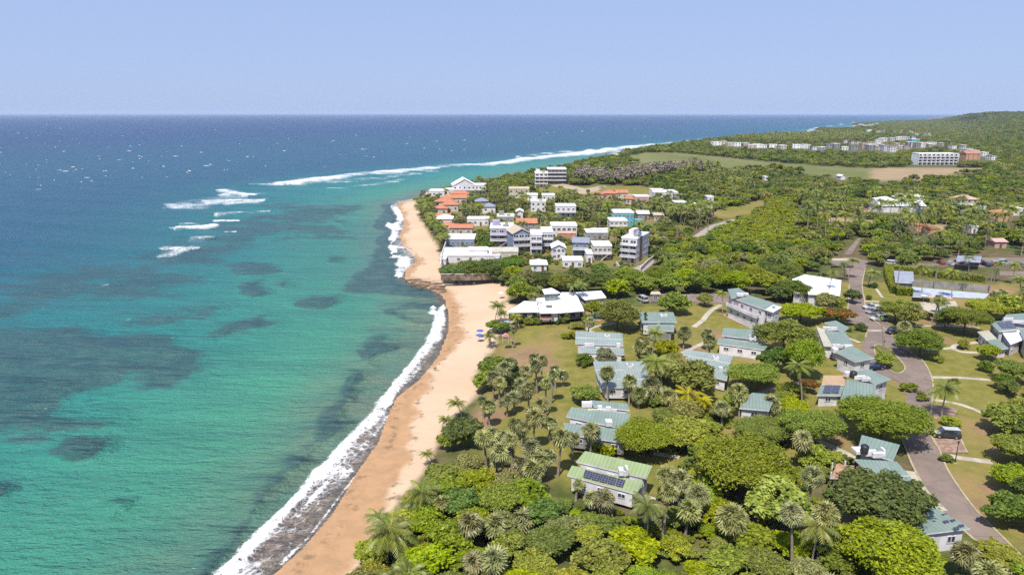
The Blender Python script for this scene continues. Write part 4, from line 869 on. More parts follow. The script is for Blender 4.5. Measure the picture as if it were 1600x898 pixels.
house(1418, 322, 28, 10, 5.0, "grey and white house behind the greenhouse", wall=GREY, nwin=3, roofterrace=True); house(1436, 323, 14, 8, 6.5, "white round topped house behind the greenhouse's right end", wall=WHITE, roof='hip', nwin=2)
house(1513, 325, 28, 12, 5.5, "pink roofed house on the wooded slope", wall=CREAM, roof='hip', rmat=paint("pink_roof", (.48, .30, .27))); house(1526, 332, 26, 10, 3.2, "low white house below the pink roofed house", wall=WHITE)
house(1570, 346, 22, 10, 4.6, "orange walled house near the frame's right edge", wall=ORANGEW, roof='hip', rmat=TILE); house(1590, 337, 14, 9, 4, "small white roof behind the orange walled house", wall=WHITE)
house(1440, 362, 16, 8, 3, "small orange shed on bare ground among palms", wall=ORANGEW, roof='flat', rmat=paint("rust_flat_roof", (.35, .17, .08)), nwin=1); house(1460, 368, 14, 7, 3, "second orange shed lower on the bare ground", wall=ORANGEW, rmat=MATS["rust_flat_roof"], nwin=1)
house(1522, 364, 10, 6, 3, "small white hut under palms at the right", wall=WHITE, nwin=1); house(1563, 388, 18, 7, 3, "low pink roof in the trees right of the parking lot", wall=PINK, roof='ridge', rmat=MATS["pink_roof"], nwin=1)
house(1520, 250, 22, 14, 8, "row of small orange shop fronts right of the hotel", wall=ORANGEW, rmat=TILE, roof='ridge', nwin=3)
# the hotel
t = house(1464, 258, 62, 14, 13, "long white four storey hotel block beyond the tan field", floors=4, nwin=0, wall=WHITER, name='hotel', cat='hotel', group=None)
w_ = 62 * dep(1464, 258) / FPX
for k in range(4):
    for i in range(9):
        window(t, (-w_ / 2 + w_ * (i + .5) / 9, -.05, 2.0 + k * 3.25), (0, -1), 3.4, 2.0, sub=False)
m_ = MB()
for k in range(1, 4): m_.box(-w_ / 2, w_ / 2, -1.6, -.1, .3 + k * 3.25 - .2, .3 + k * 3.25 + .7)
for i in range(10): m_.box(-w_ / 2 + w_ * i / 9 - .3, -w_ / 2 + w_ * i / 9 + .3, -1.75, -.12, .3, 13.2)
m_.build('balcony', WHITE, t)
# far village along the shore: rows of terraces
rf = random.Random(5)
FARW = {}
def far_row(pts, n, wr, hr, labels, group, mats=(WHITE, WHITE, CREAM), roofs=(WHITER,)):
    for i in range(n):
        f = (i + .5) / n; k = f * (len(pts) - 1); a = int(k); b = min(a + 1, len(pts) - 1); u = k - a
        x = pts[a][0] * (1 - u) + pts[b][0] * u + rf.uniform(-2, 2); y = pts[a][1] * (1 - u) + pts[b][1] * u + rf.uniform(-1.6, 1.6)
        ww_ = rf.uniform(*wr); dd_ = rf.uniform(9, 16); hh_ = rf.uniform(*hr); wm = rf.choice(mats); rr_ = rf.choice(roofs)
        cn = {WHITE: 'white', CREAM: 'cream', GREY: 'grey'}.get(wm, 'pale pink' if wm == PK else 'sand coloured')
        sz = 'wide' if ww_ > sum(wr) / 2 else 'narrow'; od = ['first', 'second', 'third', 'fourth', 'fifth', 'sixth', 'seventh', 'eighth', 'ninth', 'tenth', 'eleventh', 'twelfth', 'thirteenth', 'fourteenth', 'fifteenth', 'sixteenth', 'seventeenth', 'eighteenth', 'nineteenth', 'twentieth', 'twenty-first', 'twenty-second'][i]
        house(x, y, ww_, dd_, hh_, f"{sz} {cn} block, {od} from the sea, {labels}", wall=wm, rmat=rr_, nwin=2, group=group, win=(2.2, 1.6), yaw=rf.uniform(-15, 15))
PK = paint("pale_pink_render", (.48, .38, .34)); TN = paint("sand_render", (.42, .33, .25))
far_row([(1115, 226), (1160, 229), (1200, 231), (1268, 234)], 12, (8, 14), (4.5, 6.5), "of the green field terraces", 'far terraced houses', (WHITER, PK, WHITER, CREAM), (WHITER, WHITER, PK))
far_row([(1215, 212), (1260, 213), (1300, 214), (1336, 215)], 13, (5, 10), (6, 10), "of the far headland blocks", 'far headland blocks', (PK, TN, WHITER), (TN, PK, WHITER))
far_row([(1342, 199), (1360, 198), (1374, 197.5)], 6, (4, 7), (9, 14), "of the farthest point", 'blocks on the farthest point', (WHITE,), (WHITER,))
far_row([(1360, 226), (1392, 221), (1430, 217)], 10, (5, 9), (5, 8), "far village upper band", 'scattered far village', (WHITE, CREAM, TN))
far_row([(1345, 232), (1390, 238), (1420, 232), (1445, 230)], 12, (6, 12), (5, 10), "far village beside the hotel", 'scattered far village near the hotel', (WHITE, CREAM, GREY, TN), (WHITER, TN, BLUER))
far_row([(1270, 236), (1300, 232), (1340, 236)], 6, (8, 12), (5, 8), "of the row before the hotel", 'pale houses left of the hotel', (WHITE, GREY), (WHITER, BLUER))
far_row([(1505, 232), (1540, 246)], 4, (5, 8), (5, 7), "of the slope above the hotel", 'houses above the hotel', (WHITE, CREAM))
far_row([(1560, 183.5), (1590, 181.5)], 5, (6, 10), (7, 10), "of the ridge against the sky", 'ridge villas', (WHITE,))
far_row([(1352, 206), (1410, 208), (1470, 214)], 9, (4, 8), (5, 8), "far inland scatter, highest band", 'far inland scatter', (WHITER, CREAM, PK), (WHITER, TN))
far_row([(1320, 222), (1380, 231), (1460, 228)], 13, (5, 9), (4.5, 7), "far inland scatter, middle band", 'far inland middle scatter', (WHITER, WHITE, TN, PK), (WHITER, PK, TILE))
far_row([(1450, 224), (1510, 238), (1560, 252)], 7, (5, 9), (4.5, 6.5), "slope scatter behind the hotel", 'slope scatter', (WHITER, CREAM), (WHITER, TN))
house(1430, 226, 12, 12, 10, "turquoise walled building in the far village", wall=TEAL, nwin=2)
house(1197, 287 - 5, 5, 6, 3, "lone white hut at the end of the green field", wall=WHITE, nwin=0, name='hut', cat='hut', group=None)
house(1317, 281, 7, 9, 3.4, "white gabled barn in front of the dark trees by the tan field", wall=WHITE, roof='gable', nwin=0, name='barn', cat='barn', group=None)
# seawall and fences
def wallrun(name, label, cat, px, h, th, mat, cap=None, parts=0):
    P = [W(x, y) for x, y in px]; t = thing(name, label, cat, P[0] - Vector((0, 0, .3)))
    for i in range(len(P) - 1):
        a, b = P[i] - P[0], P[i + 1] - P[0]; d = (b - a).normalized(); k = Vector((-d.y, d.x, 0)) * th / 2; zt = Vector((0, 0, h + .3))
        m_ = MB(); m_.prism([a - k + zt, b - k + zt, b + k + zt, a + k + zt], [a - k, b - k, b + k, a + k]); m_.build('wall_run', mat, t)
        if cap:
            k2 = k * 1.5; z2 = zt + Vector((0, 0, .15)); m_ = MB(); m_.prism([a - k2 + z2, b - k2 + z2, b + k2 + z2, a + k2 + z2], [a - k2 + zt * 1.001, b - k2 + zt * 1.001, b + k2 + zt * 1.001, a + k2 + zt * 1.001]); m_.build('coping', cap, t)
    return t
SEAW = paint("stained_seawall", (.21, .155, .11), .9, .1, .25, .5, .6, .6)
wallrun('seawall', "stained concrete seawall below the dark trees on the beach", 'seawall', [(689, 436), (735, 436.5), (782, 435)], 1.9, .5, SEAW, CREAM)
wallrun('garden_wall', "white garden wall running inland from the beach compound", 'wall', [(689, 420), (690, 404), (697, 384)], 2.2, .3, WHITE)
wallrun('timber_fence', "brown timber fence behind the orange roof by the beach", 'fence', [(702, 354), (740, 355)], 2.4, .2, WOOD)
wallrun('road_wall', "pale wall along the service road near the hut", 'wall', [(1034, 464), (1078, 465), (1130, 463)], 1.1, .25, paint("lilac_wall", (.30, .25, .25)))
wallrun('court_wall', "grey mesh windbreak along the back of the ball court", 'fence', [(1400, 445), (1470, 450), (1546, 457)], 2.2, .15, GREY)
wallrun('street_wall', "white staggered wall climbing beside the village street", 'wall', [(1000, 424), (1012, 412), (1022, 404)], 1.6, .3, WHITE)
wallrun('plot_wall', "white boundary wall of the tall apartment block", 'wall', [(963, 414), (968, 421), (985, 424)], 1.4, .25, WHITE)
wallrun('plot_wall', "long grey plot wall beyond the white courtyard house", 'wall', [(1030, 294), (1014, 304)], 1.6, .3, GREY)
wallrun('plot_wall', "grey wall right of the white courtyard house", 'wall', [(1088, 300), (1066, 306)], 1.6, .3, GREY)
# ================================================================ VEGETATION
def leaf_mat(name, c1, c2, c3=None, trans=.42, rough=.5, flower=None):
    m, t = new_mat(name); n = N(t); tone = n.attr('tone'); info = n.add("ShaderNodeObjectInfo")
    c = n.mix(tone, c1, c2)
    hs = n.add("ShaderNodeHueSaturation"); t.links.new(c, hs.inputs['Color'])
    r = info.outputs['Random']
    n.put(hs.inputs['Hue'], n.math('ADD', .484, n.math('MULTIPLY', r, .040))); n.put(hs.inputs['Value'], n.math('ADD', 1.02, n.math('MULTIPLY', n.math('FRACT', n.math('MULTIPLY', r, 7.31)), .55)))
    n.put(hs.inputs['Saturation'], n.math('ADD', .90, n.math('MULTIPLY', n.math('FRACT', n.math('MULTIPLY', r, 3.7)), .22)))
    c = hs.outputs[0]
    if flower: c = n.mix(n.ss(n.attr('bloom'), .4, .5), c, flower)
    p = n.bsdf(c, rough, .28); tr = n.add("ShaderNodeBsdfTranslucent"); c4 = n.mix(.5, c, (.18, .22, .01)); n.put(tr.inputs[0], c4)
    mx = n.add("ShaderNodeMixShader"); mx.inputs[0].default_value = trans; t.links.new(p, mx.inputs[1]); t.links.new(tr.outputs[0], mx.inputs[2]); n.out(mx.outputs[0]); return m
L_GREEN = leaf_mat("leaf_mid_green", (.105, .132, .016), (.245, .262, .036))
L_BRIGHT = leaf_mat("leaf_bright_green", (.145, .182, .014), (.31, .335, .03))
L_DARK = leaf_mat("leaf_dark_green", (.058, .092, .016), (.155, .198, .038))
L_OLIVE = leaf_mat("leaf_olive", (.14, .138, .04), (.285, .27, .09))
L_YELL = leaf_mat("leaf_yellow_green", (.15, .17, .010), (.36, .34, .022))
L_FAN = leaf_mat("fan_palm_leaf", (.10, .11, .036), (.28, .265, .115), trans=.15, rough=.4)
L_SKIRT = leaf_mat("dead_palm_frond", (.14, .10, .055), (.30, .225, .125), trans=.08, rough=.8)
L_COCO = leaf_mat("coconut_leaf", (.060, .080, .013), (.23, .235, .045), trans=.2, rough=.4)
L_COCY = leaf_mat("yellow_coconut_leaf", (.16, .14, .010), (.42, .32, .03), trans=.2, rough=.4)
L_CASU = leaf_mat("casuarina_needles", (.16, .14, .10), (.32, .28, .21), trans=.1)
L_FLAME = leaf_mat("flame_tree_leaf", (.06, .08, .015), (.14, .15, .03), flower=(.50, .085, .015))
L_GREYL = leaf_mat("silver_leaf", (.13, .145, .065), (.31, .32, .17))
BARK = paint("grey_bark", (.17, .135, .105), .95, .1, .2, 1.2); PBARK = paint("palm_bark", (.26, .21, .165), .95, .1, .15, 1.5); NUT = paint("coconut_husk", (.16, .14, .03), .6)
def finish(name, V, F, tone, mat, bloom=None):
    me = np_mesh(name, np.asarray(V, float), np.asarray(F), mat, None, False)
    at_ = me.attributes.new('tone', 'FLOAT', 'POINT'); at_.data.foreach_set('value', np.asarray(tone, dtype=np.float32))
    if bloom is not None: a2 = me.attributes.new('bloom', 'FLOAT', 'POINT'); a2.data.foreach_set('value', np.asarray(bloom, dtype=np.float32))
    return me
def crown_mesh(name, seed, mat, n_leaf=9000, shape='round', leaf=.055, hh=.62, bloom=None, lobes=34):
    """crown of unit radius whose centre is the origin: many leaf clusters set on lobes round a limb frame"""
    g = np.random.RandomState(seed)
    k = lobes; u = g.rand(k) ** .75; th = g.rand(k) * 2 * np.pi
    if shape == 'flat': ph = g.rand(k); zc = (ph - .35) * .55 * hh; rr = np.sqrt(g.rand(k)) * .80
    elif shape == 'cone': zc = (g.rand(k) ** 1.3 * 2 - .75) * hh; rr = (1 - (zc / hh + .75) / 2) * (.35 + .4 * g.rand(k)) + .05
    else: el = np.arcsin(g.rand(k) * 1.35 - .35); q_ = .35 + .52 * g.rand(k) ** .8; az_ = 1 + .22 * np.sin(2 * th + seed) + .12 * np.sin(3 * th + seed * 2); rr = np.cos(el) * q_ * az_; zc = np.sin(el) * hh * (.45 + .5 * g.rand(k))
    cx, cy = rr * np.cos(th), rr * np.sin(th); cr = (.155 + .135 * g.rand(k)) * (1 if k < 100 else .72) * (1.15 if shape != 'cone' else .8); flat_ = .62 if shape == 'flat' else .78; ol = g.rand(k) < .13; cx = np.where(ol, cx * 1.22, cx); cy = np.where(ol, cy * 1.22, cy); zc = np.where(ol, zc * 1.15, zc); cr = np.where(ol, cr * .62, cr)
    w = cr ** 2; pick = g.choice(k, n_leaf, p=w / w.sum())
    d = g.normal(size=(n_leaf, 3)); d /= np.linalg.norm(d, axis=1)[:, None]; d[:, 2] = np.abs(d[:, 2]) * np.where(g.rand(n_leaf) < .2, -1, 1)
    rad = cr[pick] * (.62 + .42 * g.rand(n_leaf)); rough = 1 + .28 * np.sin(d[:, 0] * 7 + pick) * np.cos(d[:, 1] * 8 + pick * 2)
    P = np.stack([cx[pick] + d[:, 0] * rad * rough, cy[pick] + d[:, 1] * rad * rough, zc[pick] + d[:, 2] * rad * rough * flat_], 1)
    nrm = d * .6 + g.normal(size=(n_leaf, 3)) * .68 + np.array([0, 0, .95]); nrm /= np.linalg.norm(nrm, axis=1)[:, None]
    t1 = np.cross(nrm, g.normal(size=(n_leaf, 3))); t1 /= np.linalg.norm(t1, axis=1)[:, None]; t2 = np.cross(nrm, t1)
    s = leaf * (.6 + .8 * g.rand(n_leaf))[:, None]; t1 *= s * 1.25; t2 *= s * .7
    V = np.stack([P - t1, P + t2 * .9 - t1 * .1 + nrm * s * .15, P + t1, P - t2 * .9 - t1 * .1 + nrm * s * .15], 1).reshape(-1, 3); F = np.arange(n_leaf * 4).reshape(-1, 4)
    tone = np.clip(.45 + .40 * g.normal(size=n_leaf) + .16 * np.sin(pick * 2.1), 0, 1)
    bl = None
    if bloom is not None: bl = np.repeat((g.rand(n_leaf) < bloom * (.4 + 1.2 * (np.sin(pick * 1.7) > 0))) & (d[:, 2] > -.1), 4).astype(float)
    return finish(name, V, F, np.repeat(tone, 4), mat, bl), list(zip(cx, cy, zc))
def trunk_mesh(name, seed, lob, hc=.95, r=.055):
    g = random.Random(seed); m = MB(); fork = -hc * .45
    m.tube([(0, 0, -hc - .05), (.02, .01, (-hc + fork) / 2), (.0, .0, fork)], [r * 1.4, r, r * .85], 7)
    for (x, y, z) in lob[:9]:
        m.tube([(0, 0, fork - .03), (x * .4, y * .4, (fork + z) * .45), (x * .85, y * .85, z)], [r * .6, r * .35, r * .12], 4)
    return m.mesh(name, BARK, True)
def joined(name, a, b):
    """single mesh of trunk and crown for trees too small to show their parts"""
    bm = bmesh.new(); bm.from_mesh(a); n0 = len(bm.faces); bm.from_mesh(b); bm.faces.ensure_lookup_table()
    for f in bm.faces[n0:]: f.material_index = 1
    me = bpy.data.meshes.new(name); bm.to_mesh(me); bm.free(); me.materials.append(a.materials[0]); me.materials.append(b.materials[0]); return me
CR = {}
def kind(key, mats, shape, hh, n=9000, leaf=.055, seeds=2, hc=.95, bloom=None, lobes=34, r=.05):
    CR[key] = []
    for mi_, mt in enumerate(mats):
        for s in range(seeds):
            cm, lob = crown_mesh(key + "_crown", hash((len(CR), mi_, s)) % 10007, mt, n, shape, leaf, hh, bloom, lobes); tm = trunk_mesh(key + "_trunk", s, lob, hc, r)
            CR[key].append((cm, tm, joined(key, tm, cm), hc))
kind('round', [L_GREEN], 'round', .66, 6500, .075, 3, lobes=60); kind('bright', [L_BRIGHT], 'round', .62, 6000, .082, 3, lobes=55); kind('dark', [L_DARK], 'round', .68, 6500, .075, 3, lobes=55)
kind('feathery', [L_GREEN, L_BRIGHT], 'flat', .75, 11000, .048, 2, 1.0, lobes=90); kind('almond', [L_DARK, L_BRIGHT], 'flat', .60, 5500, .085, 2, .9, lobes=42)
kind('olive', [L_OLIVE], 'round', .60, 7500, .06, 2, lobes=60); kind('flame', [L_FLAME], 'flat', .65, 8000, .045, 1, .8, .42); kind('yellow', [L_YELL], 'round', .6, 7000, .06, 2, .7)
kind('silver', [L_GREYL], 'round', .66, 8000, .05, 1); kind('cone', [L_DARK], 'cone', 2.1, 5000, .07, 1, 2.3, r=.08); kind('casuarina', [L_CASU], 'round', 1.15, 5000, .085, 2, 1.5, lobes=46, r=.05)
for key_, mts_, shp_, hh_, n_, lf_, lb_, hc_ in (('feathery', [L_GREEN, L_BRIGHT], 'flat', .75, 26000, .024, 190, 1.0), ('bright', [L_BRIGHT], 'round', .62, 20000, .032, 150, .95), ('round', [L_GREEN], 'round', .66, 18000, .032, 150, .95), ('almond', [L_DARK, L_BRIGHT], 'flat', .60, 15000, .040, 120, .9), ('dark', [L_DARK], 'round', .68, 17000, .034, 140, .95)):
    kind(key_ + '_big', mts_, shp_, hh_, n_, lf_, 1, hc_, None, lb_, .035)
kind('bush', [L_GREEN, L_BRIGHT, L_DARK], 'round', .72, 4000, .075, 1, .55, lobes=18)
kind('clipped', [L_DARK, L_BRIGHT], 'round', .85, 5200, .06, 1, .75, lobes=60)
# ---- palms
def frond_arrays(g, L, droop, n=19, wid=.42, up=.5, tipdrop=1.0):
    """one feather frond along +x from the origin; returns V, F"""
    V = []; F = []; pts = []
    for i in range(n + 1):
        t = i / n; pts.append(np.array([L * t * (1 - .12 * t), 0, up * L * t - droop * L * t * t * tipdrop]))
    for i in range(1, n + 1):
        t = i / n; p = pts[i]; d = pts[i] - pts[i - 1]; d /= np.linalg.norm(d); ll = wid * L * .5 * (math.sin(math.pi * min(1, t * .88 + .08)) ** .6) * (.9 + .2 * g.rand()); hw = L / n * .85
        for s in (-1, 1):
            dr = .45 + .25 * g.rand(); tip = p + d * ll * .45 + np.array([0, s * ll * .85, -ll * dr]); b = len(V)
            V += [p - d * hw * .5, p + d * hw * .5, tip + d * hw * .25, tip - d * hw * .1]; F.append((b, b + 1, b + 2, b + 3))
    for i in range(n):
        b = len(V); w = .045 * L / 4 * (1 - i / n * .7); V += [pts[i] + np.array([0, -w, .01]), pts[i] + np.array([0, w, .01]), pts[i + 1] + np.array([0, w, .01]), pts[i + 1] + np.array([0, -w, .01])]; F.append((b, b + 1, b + 2, b + 3))
    return np.array(V), np.array(F)
def spin(V, az, tilt):
    c, s = math.cos(tilt), math.sin(tilt); V = V @ np.array([[c, 0, s], [0, 1, 0], [-s, 0, c]]); c, s = math.cos(az), math.sin(az); return V @ np.array([[c, s, 0], [-s, c, 0], [0, 0, 1]])
def coco(seed, mat, nf=21, L=3.0):
    g = np.random.RandomState(seed); FM = []
    for k in range(3): V, F = frond_arrays(g, L * (.9 + .12 * k), .62 + .12 * k); FM.append(finish("palm_frond", V, F, np.clip(.4 + .25 * g.normal(size=len(V)), 0, 1), mat))
    spec = []; VV = []; FF = []; TT = []; off = 0
    for i in range(nf):
        az = i * 2.399 + g.rand() * .4; el = (.95 - 1.45 * (i / nf) ** 1.1) + g.rand() * .1; spec.append((g.randint(3), az, el, .85 + .3 * g.rand()))
        V, F = frond_arrays(g, L * (.85 + .3 * g.rand()), .6 + .45 * g.rand(), 15); V = spin(V, az, el * .75); VV.append(V); FF.append(F + off); off += len(V); TT.append(np.full(len(V), np.clip(.45 - .25 * (i / nf - .5) + .2 * g.normal(), 0, 1)))
    return finish("coconut_crown", np.vstack(VV), np.vstack(FF), np.concatenate(TT), mat), FM, spec
def fan_crown(seed, R_=1.75, n=84, skirt=20, fs=1.0):
    g = np.random.RandomState(seed); VV = []; FF = []; TT = []; off = 0; MI = []
    for i in range(n + skirt):
        dead = i >= n; az = i * 2.399 + g.rand() * .5
        el = 1.35 - 2.15 * (i / n) if not dead else -1.15 - .35 * g.rand()
        el += .22 * g.normal(); L = R_ * (.62 + .2 * g.rand()) * (.8 if dead else 1); fr = R_ * (.36 + .16 * g.rand()) * fs; rib = 9
        V = [(0, -.02, 0), (0, .02, 0), (L * .55, .02, 0), (L * .55, -.02, 0)]; F = [(0, 1, 2, 3)]
        for k in range(rib):
            a0 = (k / rib - .5) * 4.0; a1 = ((k + 1) / rib - .5) * 4.0; am = (a0 + a1) / 2; r = fr * (.85 + .25 * g.rand()); dz = -fr * (.5 + .9 * g.rand()); b = len(V)
            V += [(L * .5, 0, 0), (L * .5 + r * .62 * math.cos(a0), r * .62 * math.sin(a0), -.02), (L * .5 + r * 1.08 * math.cos(am), r * 1.08 * math.sin(am), dz * .55), (L * .5 + r * .62 * math.cos(a1), r * .62 * math.sin(a1), .03)]; F.append((b, b + 1, b + 2, b + 3))
        V = np.array(V, float); ro = .75 * g.normal(); c_, s_ = math.cos(ro), math.sin(ro); V = V @ np.array([[1, 0, 0], [0, c_, s_], [0, -s_, c_]]); V = spin(V, az, el); VV.append(V); FF.append(np.array(F) + off); off += len(V); TT.append(np.full(len(V), np.clip(.5 + .28 * g.normal(), 0, 1))); MI += [1 if dead else 0] * len(F)
    me = finish("fan_crown", np.vstack(VV), np.vstack(FF), np.concatenate(TT), [L_FAN, L_SKIRT]); me.polygons.foreach_set('material_index', np.array(MI, dtype=np.int32)); return me
def palm_trunk(name, seed, H, lean, r0, r1, ring=True):
    g = random.Random(seed); m = MB(); n = 9; pts = [(lean * (t / n) ** 1.7, .12 * lean * math.sin(t * .6), H * t / n) for t in range(n + 1)]
    pts[0] = (pts[0][0], pts[0][1], -.4); m.tube(pts, [r0 + (r1 - r0) * min(1, (t / n) * 1.6) + (.05 if t == 0 else 0) + (.012 if t % 2 else 0) for t in range(n + 1)], 8); return m.mesh(name, PBARK, True), pts[-1]
COCO = [coco(3 + i, L_COCO, 24) for i in range(3)]; COCY = [coco(21, L_COCY, 17, 2.6)]; FANS = [fan_crown(5 + i) for i in range(4)]; FANB = [fan_crown(15 + i, 1.8, 190, 45, .62) for i in range(3)]
CTR = [palm_trunk("coconut_trunk", i, 8.0, [.8, 1.9, -1.4][i], .17, .11) for i in range(3)]; FTR = [palm_trunk("fan_palm_trunk", i, 6.5, [.1, .35, -.3][i], .24, .17) for i in range(3)]
def palm_joined(nm, tm, cmesh, top, sc=1.0):
    bm = bmesh.new(); bm.from_mesh(tm); n0 = len(bm.faces); nv = len(bm.verts); bm.from_mesh(cmesh); bm.verts.ensure_lookup_table(); bm.faces.ensure_lookup_table()
    for v in bm.verts[nv:]: v.co = v.co * sc + Vector(top)
    for f in bm.faces[n0:]: f.material_index += 1
    me = bpy.data.meshes.new(nm); bm.to_mesh(me); bm.free(); me.materials.append(tm.materials[0])
    for mm in cmesh.materials: me.materials.append(mm)
    return me
CJ = [palm_joined("coconut_palm", CTR[i][0], COCO[i][0], CTR[i][1]) for i in range(3)]; FJ = [palm_joined("fan_palm", FTR[i % 3][0], FANS[i], FTR[i % 3][1]) for i in range(4)]
m_ = MB()
for k in range(6): a = k * 1.05; m_.tube([(.2 * math.cos(a), .2 * math.sin(a), -.25), (.22 * math.cos(a), .22 * math.sin(a), -.12), (.2 * math.cos(a), .2 * math.sin(a), .0)], [.06, .13, .05], 5)
NUTS = m_.mesh("coconut_cluster", NUT, True)

TREES = []                     # (x, y, radius) of everything planted, for spacing
COUNT = {}; OVER = []; OVERP = []; CAP = 290
rt = random.Random(11)
def put_tree(x, y, r, key, label, group=None, name='broadleaf_tree', cat='tree', hs=1.0, var=None, split=None, hc_add=0.0):
    """tree whose crown has radius r at ground point x, y"""
    if name == 'broadleaf_tree': name = {'feathery_big': 'acacia_tree', 'almond_big': 'almond_tree', 'feathery': 'acacia_tree', 'almond': 'almond_tree', 'cone': 'conifer', 'bush': 'bush', 'yellow': 'bush'}.get(key, name)
    if cat == 'tree' and name == 'bush': cat = 'bush'
    if group and COUNT.get(name, 0) >= CAP: OVER.append((x, y, r)); TREES.append((x, y, r)); return None
    if r > 5.2 and key + '_big' in CR: key = key + '_big'
    z = gz(x, y); v = CR[key][(var if var is not None else rt.randrange(99)) % len(CR[key])]; cm, tm, jm, hc = v; dist = math.hypot(x, y); COUNT[name] = COUNT.get(name, 0) + 1
    rz = rt.uniform(0, 6.28); ex = rt.uniform(.9, 1.12); cz = z + hc * r * hs + hc_add
    if split is None: split = dist < 235
    if split:
        t = thing(name, label, cat, (x, y, z), rz, group)
        for nm, me in (('trunk', tm), ('crown', cm)):
            o = link(nm, me, t); o.location = (0, 0, cz - z); o.scale = (r * ex, r / ex, r * hs)
    else:
        t = link(name, jm); t.location = (x, y, cz); t.rotation_euler = (0, 0, rz); t.scale = (r * ex, r / ex, r * hs); tag(t, label, cat, group)
    TREES.append((x, y, r)); return t
def T(px, py, rpx, key, label, group=None, hs=1.0, var=None, name='broadleaf_tree', cat='tree', ry=None):
    """tree given by the middle of its crown in the photograph and its half width"""
    hc = CR[key][0][3]; r = 5.0
    for _ in range(4): r = rpx * dep(px, py, LAND + hc * r * hs) / FPX
    p = W(px, py, LAND + hc * r * hs * .95); return put_tree(p.x, p.y, r, key, label, group, name, cat, hs, var)
def coconut(x, y, H, label, group=None, s=1.0, az=None, yellow=False, fronds=False, name='coconut_palm'):
    if group and COUNT.get(name, 0) >= CAP: OVERP.append((x, y)); TREES.append((x, y, 1.2)); return None
    z = gz(x, y); i = rt.randrange(3); COUNT[name] = COUNT.get(name, 0) + 1; az = rt.uniform(0, 6.28) if az is None else az; near = math.hypot(x, y) < 245
    if near:
        t = thing(name, label, 'palm tree', (x, y, z), az, group); t.rotation_euler = (rt.gauss(0, .05), rt.gauss(0, .05), az); tm, top = CTR[i]; o = link('trunk', tm, t); k = H / 8.0; o.scale = (min(1.4, max(.7, k)), 1, k); tp = Vector((top[0] * min(1.4, max(.7, k)), top[1], H))
        cset = COCY[0] if yellow else COCO[i]
        if fronds:
            for (m, a, e, sc) in cset[2]:
                f = link('frond', cset[1][m], t); f.location = tp; f.rotation_euler = (0, -e * .75 * -1 * -1, a); f.scale = (s * sc,) * 3
                f.rotation_euler = (0, -e * .75, a)
        else: c = link('crown', cset[0], t); c.location = tp; c.scale = (s, s, s)
        n = link('coconuts', NUTS, t); n.location = tp; n.scale = (s, s, s)
    else:
        t = link(name, CJ[i]); k = H / 8.0; t.location = (x, y, z); t.rotation_euler = (0, 0, az); t.scale = (s, s, k if k > .7 else .7); tag(t, label, 'palm tree', group)
    TREES.append((x, y, 1.2)); return t
def fanpalm(x, y, H, label, group=None, s=1.0, az=None):
    z = gz(x, y); i = rt.randrange(4); COUNT['fan_palm'] = COUNT.get('fan_palm', 0) + 1; az = rt.uniform(0, 6.28) if az is None else az
    if math.hypot(x, y) < 245:
        t = thing('fan_palm', label, 'palm tree', (x, y, z), az, group); t.rotation_euler = (rt.gauss(0, .045), rt.gauss(0, .045), az); tm, top = FTR[i % 3]; k = H / 6.5; o = link('trunk', tm, t); o.scale = (1, 1, k)
        c = link('crown', FANB[i % 3] if s > 1.35 else FANS[i], t); c.location = (top[0], top[1], H); c.scale = (s, s, s)
    else:
        t = link('fan_palm', FJ[i]); t.location = (x, y, z); t.rotation_euler = (0, 0, az); t.scale = (s, s, H / 6.5); tag(t, label, 'palm tree', group)
    TREES.append((x, y, 1.2)); return t
def palm_px(bx, by, ty, kind_, label, group=None, rpx=None, cxp=None, **kw):
    """palm by its foot (bx, by) and the height in the picture of its crown's middle (ty)"""
    p = W(bx, by); d = dep(bx, by); H = 3.0
    for _ in range(8):
        q = W(bx, ty, LAND + H); H = max(1.6, H + (p.y - q.y) * -1 * math.tan(math.atan2(HC - LAND - H, p.y)))
    s = (rpx * d / FPX) / (1.45 if kind_ == 'fan' else 2.7) if rpx else 1.0
    if kind_ == 'fan': return fanpalm(p.x, p.y, H, label, group, s, kw.get('az'))
    return coconut(p.x, p.y, H, label, group, s, kw.get('az'), kw.get('yellow', False), kw.get('fronds', False))

# ---------------- trees one can point at (crown middle px, half width px)
T(1383, 652, 71, 'feathery', "wide spreading feathery tree casting a dark shadow on the drive", hs=.62, var=0)
T(1378, 778, 76, 'almond', "dark layered spreading tree in front of the stepped green roof", hs=.9, var=0)
T(1395, 866, 84, 'bright', "big leaved bright green tree at the bottom, beside the end of the drive", hs=.75, var=0)
T(1163, 722, 80, 'feathery', "broad soft light green tree filling the middle of the wood", hs=.75, var=2); T(1212, 782, 52, 'bright', "brighter green tree just below the broad soft tree")
T(1120, 700, 40, 'feathery', "soft green tree left of the broad soft tree", hs=.7, var=3); T(1268, 662, 50, 'feathery', "dark feathery tree right of the lone green roof end", hs=.8, var=0)
T(1190, 668, 47, 'feathery', "bright fine leaved tree just in front of the lone green roof end", hs=.6, var=2); T(1008, 676, 50, 'feathery', "round fine leaved tree covering the right half of the long parapet villa", hs=.75, var=1)
T(1073, 668, 42, 'feathery', "light fine leaved tree beside the conifer near the bright green roof", hs=.7, var=3)
T(1085, 588, 38, 'round', "dense dark round tree in front of the half hidden pale green villa", hs=.95, var=0); T(1038, 572, 28, 'olive', "rounded grey green tree left of the dense dark round tree")
T(1177, 582, 40, 'feathery', "round green dome tree below the long shuttered villa", hs=.7, var=1); T(1256, 556, 36, 'bright', "tall bright leafy tree against the cream side roof", hs=1.15, var=1)
